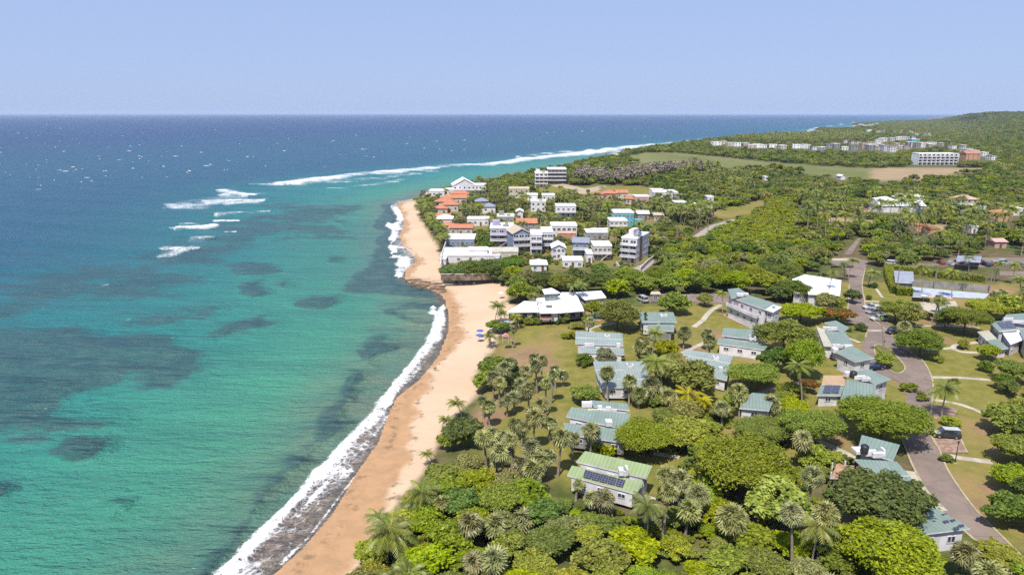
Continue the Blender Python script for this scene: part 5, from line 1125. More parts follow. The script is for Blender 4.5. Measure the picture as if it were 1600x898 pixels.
T(1226, 522, 42, 'round', "large green tree behind the tall bright leafy one", hs=.85, var=1); T(1215, 560, 24, 'dark', "dark tree in the shade between the dome tree and the leafy tree", hs=1)
T(1252, 486, 33, 'almond', "yellowish flat topped tree right of the two storey house", hs=.7, var=3); T(1331 - 23, 491, 28, 'flame', "small red tinged flame tree at the roundabout", name='flame_tree', hs=.7)
T(1040, 540, 25, 'yellow', "yellow green bushy tree in front of the ridge vent villa", hs=.7, var=0); T(1238, 609, 22, 'yellow', "yellow green shrub tree by the tan roof patch", hs=.8, var=1)
T(1266, 600, 15, 'flame', "small tree with orange tips beside the tan roof patch", name='flame_tree', hs=1.2); T(914, 607, 23, 'almond', "lone bright almond tree on the lawn above the long parapet villa", hs=.9, var=2)
T(944, 549, 18, 'silver', "silvery grey tree against the second villa's lower roof", hs=.9); T(912, 556, 15, 'clipped', "rounded clipped dark bush at the corner of the second villa", hs=.8, var=0, name='bush', cat='bush')
T(966, 484, 38, 'round', "large dark round tree beside the clubhouse pool", hs=.75, var=2); T(930, 478, 16, 'round', "small round tree left of the large dark one by the pool")
T(1054, 471, 25, 'round', "round tree on the lawn above the ridge vent villa", hs=.8, var=0); T(1101, 466, 13, 'olive', "thin olive tree beside the service road"); T(1042, 492, 11, 'bush', "leafy shrub at the ridge vent villa's gable", hs=1, var=0, name='bush', cat='bush')
T(776, 560, 30, 'almond', "broad sea grape at the sand edge, upper of the beach lawn", hs=.75, var=1); T(760, 580, 20, 'bright', "lower lobe of sea grape growth beside the sand"); T(797, 572, 18, 'dark', "dark sea grape inland of the broad one")
T(725, 658, 32, 'almond', "dense sea grape beside two leaning palms on the beach", hs=1, var=0); T(706, 668, 20, 'bright', "bright sea grape on the sand side of the dense one"); T(700, 722, 36, 'almond', "glossy bright sea grape thicket at the beach edge", hs=.7, var=3)
T(730, 712, 24, 'olive', "grey green tree behind the glossy sea grape"); T(777, 497, 18, 'almond', "low sea grape between the beach palms and the lawn", hs=.7, var=1)
for i, (x, y, r, k) in enumerate([(712, 413, 27, 'almond'), (737, 412, 27, 'dark'), (764, 412, 27, 'dark'), (796, 408, 26, 'almond'), (790, 428, 14, 'dark'), (770, 424, 14, 'dark')]):
    T(x, y, r, k, ["dark layered tree at the seaward end of the seawall", "second dark tree along the seawall", "third dark tree along the seawall", "darkest layered tree at the inland end of the seawall", "dark tree below the darkest layered one", "low dark tree hanging over the seawall"][i], hs=.8, var=0)
for i, (x, y, r, k) in enumerate([(812, 448, 22, 'bright'), (826, 428, 20, 'olive'), (848, 432, 24, 'dark'), (873, 436, 24, 'round'), (898, 430, 22, 'dark'), (918, 440, 18, 'round'), (940, 436, 26, 'round'), (965, 445, 22, 'bright'), (985, 430, 26, 'bright'), (1010, 442, 20, 'round'),
                                  (1030, 428, 24, 'round'), (1050, 440, 22, 'bright'), (1072, 432, 24, 'bright'), (1098, 440, 24, 'dark'), (1122, 428, 26, 'bright'), (1150, 438, 26, 'bright'), (1180, 428, 24, 'bright'), (1200, 442, 24, 'round'), (1232, 425, 26, 'round'), (1240, 452, 26, 'dark'), (1216, 458, 18, 'dark')]):
    T(x, y, r, k, ["bright tree beside the clubhouse's seaward end", "olive tree behind the clubhouse palms", "dark tree above the screened tower", "round tree behind the clubhouse ridge", "dark tree behind the pair of clubhouse palms", "round tree left of the clubhouse's inland wing", "round tree over the clubhouse's inland wing",
                   "bright tree shading the white van", "tall bright tree below the tall apartment block", "round tree beside the small hut", "round tree over the service road, left of the palm", "bright tree behind the service road palm", "bright tree above the service road's middle", "dark tree above the service road's end",
                   "bright tree behind the two storey house", "bright yellowish tree right of it behind the two storey house", "bright tree in the belt left of the reception building", "round tree left of the reception roof", "tall round tree behind the reception roof", "dark tree overlapping the reception roof's left end", "dark low tree beneath the reception roof's left end"][i], hs=.85)
T(1440, 534, 37, 'round', "dark tree beside the drive across from the cream roofed villa", hs=.7, var=1); T(1400, 484, 26, 'feathery', "fine leaved tree behind the parked cars", hs=.8, var=0); T(1420, 492, 20, 'round', "dark tree right of the parked cars")
T(1510, 496, 38, 'feathery', "wide tree with a visible dark trunk on the lawn", hs=.75, var=0); T(1478, 498, 20, 'dark', "darker tree adjoining the wide lawn tree"); T(1545, 480, 34, 'feathery', "light green tree behind the wide lawn tree", hs=.7, var=3); T(1574, 478, 26, 'bright', "bright tree at the back of the solar roofed villa")
T(1340 + 2, 565 - 1, 1, 'bush', "tiny shrub near the drive's island", name='bush', cat='bush') if False else None
T(1383, 561, 15, 'bright', "bright leafy tree on the traffic island", hs=.9, var=2); T(1345, 511, 9.5, 'clipped', "clipped round bush on the grass point by the drive", name='bush', cat='bush', hs=.9, var=0); T(1326, 515, 5, 'clipped', "small clipped bush left of the round one", name='bush', cat='bush', var=0)
T(1545, 548, 17, 'almond', "young glossy tree at the corner of the lawn villa", hs=1.05, var=2); T(1540, 572, 11.5, 'clipped', "clipped ball bush under the young glossy tree", name='bush', cat='bush', var=0); T(1506, 538, 10.5, 'yellow', "yellow green clipped bush where the paths fork", name='bush', cat='bush', var=1)
T(1486, 660, 14, 'clipped', "clipped hedge block behind the white topped car", name='bush', cat='bush', var=1, hs=.7); T(1480, 716, 10.5, 'clipped', "low clipped bush at the foot of the lamp post", name='bush', cat='bush', var=0, hs=.7)
for i, (x, y, r, k, h) in enumerate([(1585, 578, 26, 'feathery', .9), (1577, 605, 16, 'dark', .9), (1578, 655, 38, 'round', .75), (1590, 700, 36, 'feathery', .8), (1584, 745, 34, 'feathery', .8), (1583, 795, 40, 'dark', .8), (1565, 868, 36, 'yellow', .5), (1600, 640, 24, 'round', .9)]):
    T(x, y, r, k, ["feathery tree at the frame edge below the lawn villa", "small dark tree under the frame edge feathery tree", "rounded olive green tree on the right hand lawn", "light green tree at the frame edge across from the lamp post", "second light green tree lower at the frame edge", "dense dark tree at the frame edge by the drive's bend", "pale yellow green tree past the drive's lower end", "leafy tree behind the rounded olive one"][i], hs=h)
T(1465, 560, 9, 'bush', "young sparse tree on the lawn by the drive", hs=1.2, var=1, name='bush', cat='bush'); T(1440, 620, 10, 'bush', "ragged shrub on the verge near the drive's inner curve", var=0, name='bush', cat='bush'); T(1420, 605, 12, 'bush', "brownish shrub bed beside the curved kerb", var=1, name='bush', cat='bush')
T(1490, 598, 9, 'bush', "ragged shrub beside the coconut palm on the lawn", var=0, name='bush', cat='bush'); T(1357, 475 - 1, 1, 'bush', "x", name='bush') if False else None
T(1358, 465, 5, 'clipped', "tiny round bush beside the drive's upper kerb", name='bush', cat='bush', var=0); T(1366, 447, 7, 'bush', "shrub at the foot of the upper drive palms", name='bush', cat='bush', var=2); T(1332, 462, 14, 'dark', "dark tree between the reception building and the drive", hs=1)
T(1290, 470, 17, 'olive', "shrubby tree before the reception building's wall"); T(1310, 474, 12, 'round', "small tree right before the reception building's wall")
T(902, 504, 12, 'yellow', "low yellow hedge mound on the clubhouse lawn", hs=.5, var=0, name='bush', cat='bush'); T(880, 492, 12, 'bush', "shrub bed by the pink and white kiosk", var=0, name='bush', cat='bush'); T(872, 496, 7, 'bush', "small shrub right of the kiosk", var=2, name='bush', cat='bush')
T(918, 494, 10, 'bush', "round shrub by the pool corner", var=0, name='bush', cat='bush'); T(826, 494, 8, 'clipped', "clipped bush under the clubhouse's seaward eave", var=1, name='bush', cat='bush'); T(838, 495, 7, 'clipped', "clipped bush left of the kiosk", var=1, name='bush', cat='bush')
T(883, 504 + 14, 8, 'bush', "bright shrub above the beach lawn's first villa", var=1, name='bush', cat='bush'); T(893, 519, 9, 'bush', "leafy shrub at the first villa's seaward corner", var=0, name='bush', cat='bush')
T(1008, 503, 9, 'cone', "taller dark conifer left of the ridge vent villa", name='conifer', hs=.85); T(1000, 497, 7, 'cone', "thin conifer beside the taller one", name='conifer', hs=.8); T(1080, 712, 17, 'cone', "dark dense conifer between the soft green trees", name='conifer', hs=.62)
T(1004, 530, 13, 'olive', "blotchy pale shrub tree below the conifers"); T(1030, 645 - 10, 1, 'bush', 'x', name='bush') if False else None
T(1500, 300 + 25, 16, 'almond', "large layered tree on the inland slope", hs=.9); T(1070, 375, 12, 'flame', "orange flowering flame tree at the bend of the village street", name='flame_tree'); T(1325, 327, 12, 'flame', "flat orange topped flame tree among the inland palms", name='flame_tree', hs=.8)
T(1355, 303, 14, 'dark', "dark round tree beside the white barn", hs=1)
# hedges
def hedge(px, w, h, label):
    P = [W(x, y) for x, y in px]; t = thing('hedge', label, 'hedge', P[0]); g = np.random.RandomState(len(px) * 7 + int(px[0][0])); C_ = []
    for i in range(len(P) - 1):
        L = (P[i + 1] - P[i]).length; n = int(L * (w + 2 * h) * 26); d = (P[i + 1] - P[i]) / L; k = Vector((-d.y, d.x, 0)); a = g.rand(n) * L; s = g.rand(n) * (w + 2 * h)
        for q in range(n):
            off, zz = (-w / 2, s[q]) if s[q] < h else ((s[q] - h - w / 2, h) if s[q] < h + w else (w / 2, s[q] - h - w))
            b = P[i] - P[0] + d * a[q] + k * (off + g.normal() * .08); C_.append((b.x, b.y, max(.05, zz + g.normal() * .08)))
        FOOT.append(([tuple((P[i] + k * w / 2)[:2]), tuple((P[i + 1] + k * w / 2)[:2]), tuple((P[i + 1] - k * w / 2)[:2]), tuple((P[i] - k * w / 2)[:2])], .8))
    C_ = np.array(C_); n = len(C_); nr = g.normal(size=(n, 3)) + np.array([0, -.3, .6]); nr /= np.linalg.norm(nr, axis=1)[:, None]; t1 = np.cross(nr, g.normal(size=(n, 3))); t1 /= np.linalg.norm(t1, axis=1)[:, None]; t2 = np.cross(nr, t1); t1 *= .24; t2 *= .15
    V = np.stack([C_ - t1, C_ + t2, C_ + t1, C_ - t2], 1).reshape(-1, 3); link('foliage', finish('foliage', V, np.arange(n * 4).reshape(-1, 4), np.repeat(np.clip(.45 + .3 * g.normal(size=n), 0, 1), 4), L_BRIGHT), t)
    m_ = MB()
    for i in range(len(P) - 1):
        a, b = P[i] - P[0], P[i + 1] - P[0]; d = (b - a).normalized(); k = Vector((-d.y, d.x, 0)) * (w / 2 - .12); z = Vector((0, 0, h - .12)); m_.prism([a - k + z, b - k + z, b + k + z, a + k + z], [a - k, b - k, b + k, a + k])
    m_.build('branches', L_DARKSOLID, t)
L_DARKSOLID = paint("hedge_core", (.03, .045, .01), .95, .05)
hedge([(1387, 424), (1390, 440), (1399, 459)], 2.6, 2.6, "clipped bright hedge curving round the ball court's left side"); hedge([(1399, 460), (1424, 461)], 2.4, 2.4, "short clipped hedge below the court shed")
hedge([(1385, 423), (1425, 427), (1459, 433)], 2.2, 2.4, "clipped hedge behind the court shed, left of the gap"); hedge([(1464, 434), (1500, 437), (1538, 441)], 2.2, 2.4, "clipped hedge behind the court lawn, right of the gap")
hedge([(922, 702), (962, 710)], 1.2, 1.2, "low hedge at the foot of the grey wall above the bright green roof"); hedge([(1590, 442), (1600, 442), (1625, 443)], 2, 2.2, "hedge beyond the court by the parking lot")
# ---------------- palms one can point at
FP = [(853, 642, 590, 10), (861, 622, 578, 10), (839, 606, 562, 12), (846, 596, 556, 11), (822, 598, 572, 12), (786, 606, 565, 13), (770, 616, 578, 12), (803, 634, 610, 12), (833, 692, 641, 16), (802, 676, 651, 13), (815, 686, 655, 12), (872, 734, 675, 17),
      (894, 714, 678, 13), (922, 712, 665, 16), (845, 745, 712, 17), (789, 700, 672, 12), (775, 738, 706, 14), (812, 745, 712, 14), (795, 716, 700, 14), (950, 625, 578, 13), (983, 628, 592, 13), (1068, 542, 517, 15), (1003, 568, 538, 12), (1018, 622, 600, 22),
      (1105, 545, 519, 12), (1108, 560, 530, 12), (1155, 650, 612, 20), (1128, 665, 635, 16), (1150, 790, 800, 1), (1405, 545, 511, 14), (1200, 650, 632, 22), (755, 640, 612, 9), (765, 525, 508, 6), (801, 533, 505, 6),
      (820, 818, 800, 20), (775, 840, 808, 20), (1060, 800, 745, 24), (1040, 770, 735, 20), (1095, 820, 770, 24), (1138, 850, 802, 32), (1035, 840, 762, 16), (1070, 835, 790, 20), (1010, 745 + 80, 790, 16), (945, 800, 770, 18),
      (1237, 892, 800, 24), (1277, 878, 797, 26), (1258, 825, 742, 22), (1495, 905, 862, 26), (740, 890, 865, 20), (838, 592, 552, 11), (868, 600, 572, 10), (880, 596, 578, 9), (1060, 468 - 5, 448, 7), (998, 632, 612, 18), (1045, 640, 615, 18),
      (1012, 560, 545, 10), (918, 520, 497, 9), (690, 660 + 140, 770, 14), (900, 772, 748, 10), (925, 790, 768, 14)]
FPL = ["tall slim fan palm on the lawn with its shadow beside it", "second tall slim fan palm, behind the one with the lawn shadow"]
for i, (bx, by, ty, r) in enumerate(FP):
    if r < 2: continue
    x, y = bx, by
    if by > 760: lbl, g_ = "tall grey fan palm rising out of the wood at the bottom", 'fan palms in the near wood'
    elif bx < 905: lbl, g_ = "grey green fan palm in the grove on the beach lawn", 'fan palms of the beach grove'
    else: lbl, g_ = "grey green fan palm standing among the villas", 'fan palms among the villas'
    U = {853: "tall slim fan palm on the lawn with its shadow beside it", 861: "slim fan palm just behind the tallest lawn palm", 833: "stout trunked fan palm in the open lower part of the grove", 872: "lone fan palm with a long bare trunk above the bright green roof's corner", 922: "fan palm in front of the long grey wall with a low hedge",
         950: "fan palm before the left half of the second pale roof", 983: "brownish fan palm before the right half of the second pale roof", 1068: "ball headed fan palm beside the curving path", 1003: "brown fan palm by the blotchy shrub tree", 1405: "leaning pale headed fan palm on the traffic island",
         1237: "very tall fan palm with a bare leaning trunk, left of the bottom pair", 1277: "very tall fan palm with a bare leaning trunk, right of the bottom pair", 1258: "fan palm standing behind the two very tall bare trunks", 1495: "fan palm at the drive's lower end by the solar panels", 1138: "wide drooping fan palm, darkest of the lower wood",
         918: "slim fan palm by the curving path below the clubhouse", 1105: "upper of two fan palms above the half hidden villa", 1108: "lower of two fan palms above the half hidden villa", 894: "small fan palm left of the grey walled villa", 801: "thin fan palm beside the beach playground", 765: "short fan palm near the blue umbrella"}
    if bx in U: lbl, g_ = U[bx], None
    palm_px(bx, by, ty, 'fan', lbl, g_, r)
CP = [(604, 870, 812, 42, 1, "large coconut palm leaning over the sand at the bottom"), (655, 800, 758, 32, 1, "coconut palm with yellow lower fronds above the large leaning one"), (592, 830, 790, 22, 1, "smaller coconut palm behind the large leaning one"), (675, 706, 688, 12, 1, "small coconut palm alone on the sand edge"),
      (700, 655, 638, 14, 1, "coconut palm left of the dense sea grape"), (722, 640, 616, 15, 1, "dark coconut palm on the bare sand above the sea grape"), (773, 495, 467, 15, 1, "tall coconut palm on the sand by the clubhouse"), (780, 497, 478, 10, 0, "shorter coconut palm behind the tall sand palm"),
      (768, 530, 512, 11, 0, "coconut palm over the playground slide"), (1472, 655, 612, 26, 1, "coconut palm beside the brick parking pad"), (1075, 640, 615, 28, 1, "yellow fronded coconut palm among the fan palms"), (1095, 650, 625, 18, 0, "second yellow fronded palm beside the first"),
      (1130, 492, 460, 10, 0, "coconut palm at the left end of the two storey house"), (640, 905, 870, 36, 1, "spiky coconut palm in the bottom thicket"), (600, 910, 880, 26, 1, "coconut palm at the very bottom by the sand"), (1425, 500, 478, 14, 0, "coconut palm behind the parked cars"), (1455, 505, 470, 13, 0, "coconut palm in the middle of the lawn edge"),
      (897, 472 + 8, 442, 11, 0, "left of the two tall clubhouse palms"), (914, 478, 440, 11, 0, "right of the two tall clubhouse palms"), (842, 480, 462, 9, 0, "palm rising through the clubhouse roof edge"), (826, 470, 456, 9, 0, "yellowish palm left of the screened tower"), (846, 462, 445, 9, 0, "yellowish palm behind the screened tower"),
      (836, 452, 432, 10, 0, "pale palm above the screened tower"), (812, 505, 487, 11, 0, "bushy palm before the clubhouse's seaward wing"), (1232, 430, 410, 8, 0, "pale palm left of the reception roof"), (1282, 432, 406, 10, 0, "dead headed palm behind the reception roof"), (1292, 475, 428, 9, 0, "slim palm in front of the reception roof"),
      (1318, 438, 412, 10, 0, "left palm of the gate pair"), (1326, 436, 408, 10, 0, "right palm of the gate pair"), (1355, 448, 425, 12, 0, "palm in the upper drive island"), (1384, 490, 456, 1, 0, "x"), (1440, 463, 420, 12, 0, "tall palm rising before the ball court, left"), (1487, 467, 428, 11, 0, "tall palm rising before the ball court, middle"),
      (1506, 455, 437, 9, 0, "leaning palm behind the ball court"), (1407, 415, 398, 15, 0, "broad palm behind the hedge near the white parked car"), (1553, 440, 412, 10, 0, "palm at the parking lot's near edge, left"), (1581, 445, 415, 10, 0, "palm at the parking lot's near edge, right"), (1513, 425, 411, 9, 0, "palm between the court hedge and the parking lot"), (1380, 556, 498, 5, 0, "thin tall palm on the tip of the traffic island"),
      (1316, 655, 640, 12, 0, "small palm at the corner of the tan roofed villa"), (1338, 585, 566, 8, 0, "small bright palm in front of the cream side roof villa")]
for (bx, by, ty, r, fr, lbl) in CP:
    if r < 2: continue
    palm_px(bx, by, ty, 'coco', lbl, None, r, fronds=bool(fr), yellow=('yellow fronded' in lbl))

# ---------------- masses of trees: each zone is planted at random, clear of houses, roads and marked trees
FB = [(np.array(p), m, (min(q[0] for q in p) - m - 4, max(q[0] for q in p) + m + 4, min(q[1] for q in p) - m - 4, max(q[1] for q in p) + m + 4)) for p, m in FOOT]
KEEP = [(A['field_green'], 2), (A['field_tan'], 2), (A['lot_a'], 1), (A['lot_b'], 1), (A['lot_c'], 0), (A['lot_d'], -1), (A['bare_a'], -3), (A['bare_b'], -2), (A['bare_c'], -1), (A['lot_e'], -1)]
def free(X, Y, r, sand_margin=1.0):
    ok = np.ones(X.shape, bool)
    for P, m, bb in FB:
        c = (X > bb[0]) & (X < bb[1]) & (Y > bb[2]) & (Y < bb[3]) & ok
        if c.any(): i = np.where(c)[0]; ok[i[sdf(X[i], Y[i], P) > -(m + r[i] * .55)]] = False
    for P, m in KEEP: ok &= sdf(X, Y, P) < -m + 0 * X
    k = (HC - LAND) / (HC - LAND - np.minimum(r * 1.5, 20))
    for P in (A['field_green'], A['field_tan'], A['lot_a'], A['lot_b'], A['lot_d'], A['lot_e']): ok &= ~(inside(X * k, Y * k, P) & (np.sin(X * 12.9 + Y * 78.2) * 43758.5 % 1 > .22))
    ok &= sdf(X, Y, SAND) < -sand_margin - r * .4; ok &= sdf(X, Y, SHORE) > 6
    return ok
def blocked_view(X, Y, r, h):
    """keep tall crowns from standing just in front of a roof that the photograph shows"""
    bad = np.zeros(X.shape, bool); d = np.hypot(X, Y)
    for P, m, bb in FB:
        cx, cy = P.mean(0); D = math.hypot(cx, cy)
        if D > 2600 or m < .99: continue
        reach = h / (HC - LAND) * D * 1.05
        lat = np.abs(X * cy - Y * cx) / D; half = max(np.abs(P[:, 0] * cy - P[:, 1] * cx) / D)
        bad |= (lat < half * .9 + r * .6) & (d < D) & (d > D - reach - 4)
    return bad
def scatter(poly_px, step, seed, jitter=.45):
    P = WP(poly_px); g = np.random.RandomState(seed); x0, y0 = P.min(0); x1, y1 = P.max(0); gx, gy = np.meshgrid(np.arange(x0, x1, step), np.arange(y0, y1, step)); X = (gx + g.uniform(-jitter, jitter, gx.shape) * step).ravel(); Y = (gy + g.uniform(-jitter, jitter, gx.shape) * step).ravel()
    i = inside(X, Y, P); return X[i], Y[i], g
def mass(poly, step, rr, mix, seed, labels, group, hs=.8, protect=True, spacing=.62, cap=None, palms=0.0):
    X, Y, g = scatter(poly, step, seed); r = g.uniform(*rr, X.shape); ok = free(X, Y, r)
    if protect: ok &= ~blocked_view(X, Y, r, r * 1.5)
    X, Y, r = X[ok], Y[ok], r[ok]; o = np.argsort(-r) if cap is None else np.argsort(np.hypot(X, Y)); n = 0; ks = list(mix); pr = np.array([mix[k] for k in ks], float); pr /= pr.sum()
    for i in o:
        x, y, q = X[i], Y[i], r[i]
        if any((x - a) ** 2 + (y - b) ** 2 < ((q + c) * spacing) ** 2 for a, b, c in TREES): continue
        if g.rand() < palms:
            if g.rand() < .5: coconut(x, y, g.uniform(6, 9), "coconut palm " + labels['palm'], 'coconut palms ' + group, g.uniform(.9, 1.2))
            else: fanpalm(x, y, g.uniform(4, 7), "fan palm " + labels['palm'], 'fan palms ' + group, g.uniform(1.0, 1.35))
            continue
        k = ks[g.choice(len(ks), p=pr)]; put_tree(x, y, q, k, labels.get(k, labels['*']), f"{k} trees {group}", hs=hs * g.uniform(.85, 1.15)); n += 1
        if cap and n >= cap: break
    return n
NEARW = [(540, 898), (560, 880), (625, 812), (655, 762), (690, 740), (760, 738), (850, 770), (900, 775), (990, 790), (1040, 770), (1120, 770), (1180, 820), (1230, 850), (1300, 840), (1330, 900), (1450, 905), (1560, 905), (1600, 900), (1640, 960), (1640, 1040), (460, 1040), (500, 950)]
mass(NEARW, 2.7, (1.3, 3.4), {'feathery': 4, 'round': 3, 'bright': 4, 'olive': 1.2, 'yellow': 1.2, 'dark': .8}, 5, {'*': "tree in the tangled wood at the bottom", 'bright': "bright leaved tree in the tangled wood at the bottom", 'feathery': "fine leaved tree in the tangled wood at the bottom", 'round': "mid green tree in the tangled wood at the bottom",
     'olive': "olive green tree in the tangled wood at the bottom", 'yellow': "yellow green tree in the tangled wood at the bottom", 'dark': "dark tree in the tangled wood at the bottom", 'palm': "inside the tangled wood at the bottom"}, 'in the bottom wood', hs=.85, palms=.06, spacing=.60)
MIDW = [(985, 640), (1050, 620), (1120, 640), (1160, 660), (1230, 640), (1290, 690), (1330, 700), (1300, 770), (1290, 830), (1230, 850), (1150, 800), (1050, 720), (1000, 710)]
mass(MIDW, 3.4, (1.8, 3.6), {'feathery': 4, 'bright': 3, 'round': 2, 'olive': 1}, 6, {'*': "tree in the middle wood between the villas", 'feathery': "fine leaved tree in the middle wood between the villas", 'bright': "bright tree in the middle wood between the villas", 'olive': "olive tree in the middle wood between the villas", 'palm': "in the middle wood"}, 'in the middle wood', hs=.8, palms=.06)
VILW = [(985, 520), (1010, 520), (1065, 560), (1060, 620), (1130, 640), (1280, 600), (1275, 640), (1160, 620), (1210, 600), (1215, 560), (1160, 560), (1110, 600), (1060, 640), (1000, 640), (1020, 600)]
mass(VILW, 4.0, (1.3, 2.6), {'round': 2, 'bright': 1, 'olive': 2, 'bush': 1}, 8, {'*': "small garden tree between the villas", 'olive': "small olive coloured garden tree between the villas", 'bush': "leafy garden shrub between the villas", 'bright': "small bright garden tree between the villas", 'palm': "between the villas"}, 'in the villa gardens', hs=.9, palms=.3)
BG_PX = [(792, 640), (800, 590), (812, 620), (826, 640), (845, 660), (858, 680), (800, 720), (770, 700), (760, 720), (832, 730), (855, 735), (780, 625), (765, 655), (790, 745), (835, 765), (812, 700), (795, 682), (750, 665), (777, 590), (822, 575), (858, 560), (828, 758), (800, 760), (765, 752)]
for i, (x, y) in enumerate(BG_PX[:15]): p = W(x, y); fanpalm(p.x, p.y, 3.6 + (i * 37 % 23) / 8, "grey green fan palm in the grove on the beach lawn", 'fan palms of the beach grove', 1.0 + (i % 5) * .06)
BEACHG = [(740, 600), (780, 560), (850, 560), (870, 610), (860, 700), (870, 760), (790, 760), (740, 730), (690, 720), (720, 660)]
EDGE = [(1560, 560), (1640, 560), (1640, 880), (1600, 860), (1565, 830), (1560, 760), (1570, 700), (1565, 620)]
mass(EDGE, 4.5, (2, 3.8), {'round': 2, 'dark': 2, 'feathery': 2}, 12, {'*': "tree along the right hand lawn's outer edge", 'dark': "dark tree along the right hand lawn's outer edge", 'feathery': "fine leaved tree along the right hand lawn's outer edge", 'palm': ""}, 'along the right edge', hs=.85)
BELT = [(786, 440), (830, 412), (900, 418), (1000, 432), (1040, 400), (1100, 385), (1200, 395), (1320, 396), (1318, 424), (1250, 424), (1225, 470), (1150, 450), (1000, 460), (940, 452), (850, 448), (800, 462)]
mass(BELT, 5.5, (2.8, 4.6), {'bright': 4, 'round': 3, 'dark': 2, 'olive': 1}, 9, {'*': "tree in the belt between the resort and the village", 'bright': "bright tree in the belt between the resort and the village", 'round': "mid green tree in the belt between the resort and the village", 'dark': "dark tree in the belt between the resort and the village",
     'olive': "olive tree in the belt between the resort and the village", 'palm': "in the belt between the resort and the village"}, 'in the village belt', hs=.85, palms=.08)
COURT = [(1352, 425), (1405, 424), (1480, 416), (1560, 420), (1640, 420), (1640, 380), (1400, 378), (1330, 380), (1340, 398), (1356, 404)]
mass(COURT, 6, (2.8, 4.8), {'round': 3, 'dark': 3, 'bright': 1}, 10, {'*': "tree just behind the parking lot", 'dark': "dark tree just behind the parking lot", 'bright': "bright tree just behind the parking lot", 'palm': "just behind the parking lot"}, 'behind the parking lot', palms=.25)
LAWNR = [(1400, 432), (1420, 470), (1470, 480), (1600, 470), (1640, 480), (1640, 500), (1540, 510), (1410, 500)]
mass(LAWNR, 6, (2, 3.4), {'round': 3, 'olive': 2, 'bright': 1}, 14, {'*': "small tree on the lawn below the ball court", 'round': "small green tree on the lawn below the ball court", 'olive': "small olive tree on the lawn below the ball court", 'bright': "small bright tree on the lawn below the ball court", 'palm': "on the lawn below the ball court"}, 'below the ball court', palms=.4)
# village gardens
TOWNP = [(655, 306), (700, 297), (760, 290), (830, 296), (905, 304), (1060, 312), (1100, 330), (1140, 340), (1110, 350), (1060, 380), (1040, 400), (1010, 420), (960, 414), (900, 420), (820, 420), (786, 405), (694, 400), (688, 385), (664, 350)]
mass(TOWNP, 5.2, (2.0, 3.8), {'round': 3, 'dark': 3, 'bright': 2, 'olive': 2}, 15, {'*': "garden tree in the village", 'dark': "dark garden tree in the village", 'bright': "bright garden tree in the village", 'olive': "olive garden tree in the village", 'palm': "in the village gardens"}, 'in the village gardens', hs=.9, palms=.42, spacing=.66)
ROWP = [(1030, 345), (1105, 333), (1150, 325), (1160, 335), (1110, 350), (1045, 355)]
X_, Y_, g_ = scatter(ROWP, 5.5, 3); ok_ = free(X_, Y_, X_ * 0 + 1)
for x, y in zip(X_[ok_], Y_[ok_]): coconut(x, y, 7 + g_.rand() * 2, "coconut palm in the planted row beside the village street", 'coconut row by the village street', 1.1)
SHOREP = [(656, 316), (672, 330), (690, 360), (700, 385), (690, 392), (668, 350), (650, 318)]
X_, Y_, g_ = scatter(SHOREP, 4.5, 4); ok_ = free(X_, Y_, X_ * 0 + .5, -2.5)
for x, y in zip(X_[ok_], Y_[ok_]): coconut(x, y, 5 + g_.rand() * 3, "coconut palm in the fringe between the sand and the orange roofs", 'coconut fringe of the point', 1.1)
# inland palms among the trees
INP = [(1240, 318), (1320, 330), (1440, 340), (1560, 350), (1640, 372), (1640, 396), (1500, 392), (1330, 392), (1240, 375), (1250, 340)]
X_, Y_, g_ = scatter(INP, 10, 5); ok_ = free(X_, Y_, X_ * 0 + 1) & (g_.rand(len(X_)) < .55)
for x, y in zip(X_[ok_], Y_[ok_]): coconut(x, y, 9 + g_.rand() * 4, "coconut palm standing above the inland trees", 'inland coconut palms', 1.15)
# the casuarina windbreak
CAS = [(955, 283), (985, 276), (1010, 272), (1045, 268), (1080, 266), (1110, 268), (1112, 273), (1050, 276), (1005, 283), (960, 290), (890, 283), (910, 276)]
X_, Y_, g_ = scatter(CAS, 9, 6)
for x, y in zip(X_, Y_): put_tree(x, y, g_.uniform(3.2, 4.6), 'casuarina', "brown grey casuarina in the tall windbreak beyond the vacant plots", 'casuarina windbreak', 'casuarina_tree', hs=g_.uniform(.9, 1.25))
print("planted", COUNT, len(TREES))
# ---------------- the mass of trees beyond: the nearest as trees of their own, the rest as one wood
MID_STEP = 7.5
gw = np.random.RandomState(77)
def band(y0, y1, step, umax=1.35):
    ys = np.arange(y0, y1, step); out = []
    for yy in ys:
        xs = np.arange(-.25 * yy, umax * yy, step); n = len(xs); out.append(np.stack([xs + gw.uniform(-.45, .45, n) * step, np.full(n, yy) + gw.uniform(-.45, .45, n) * step], 1))
    return np.vstack(out)
SCRUB_PX = [(1060, 380), (1110, 350), (1150, 345), (1200, 312), (1245, 312), (1250, 345), (1240, 380), (1200, 392), (1120, 392), (1070, 405)]; SCRUB = WP(SCRUB_PX)
B = [(band(262, 700, 6.6), (2.6, 5.0)), (band(700, 1500, 9.0), (3.6, 6.2)), (band(1500, 3200, 12), (4.5, 7.5)), (band(3200, 7500, 30), (10, 19))]
sb_ = band(60, 262, 6.5, 1.6); B.insert(0, (sb_[sb_[:, 0] > .84 * sb_[:, 1] + 4], (2.6, 4.6)))
TX = np.array([[t[0], t[1]] for t in TREES])
town = WP(TOWNP); allow_done = [town, WP(BELT), WP(COURT)]
allpts = []
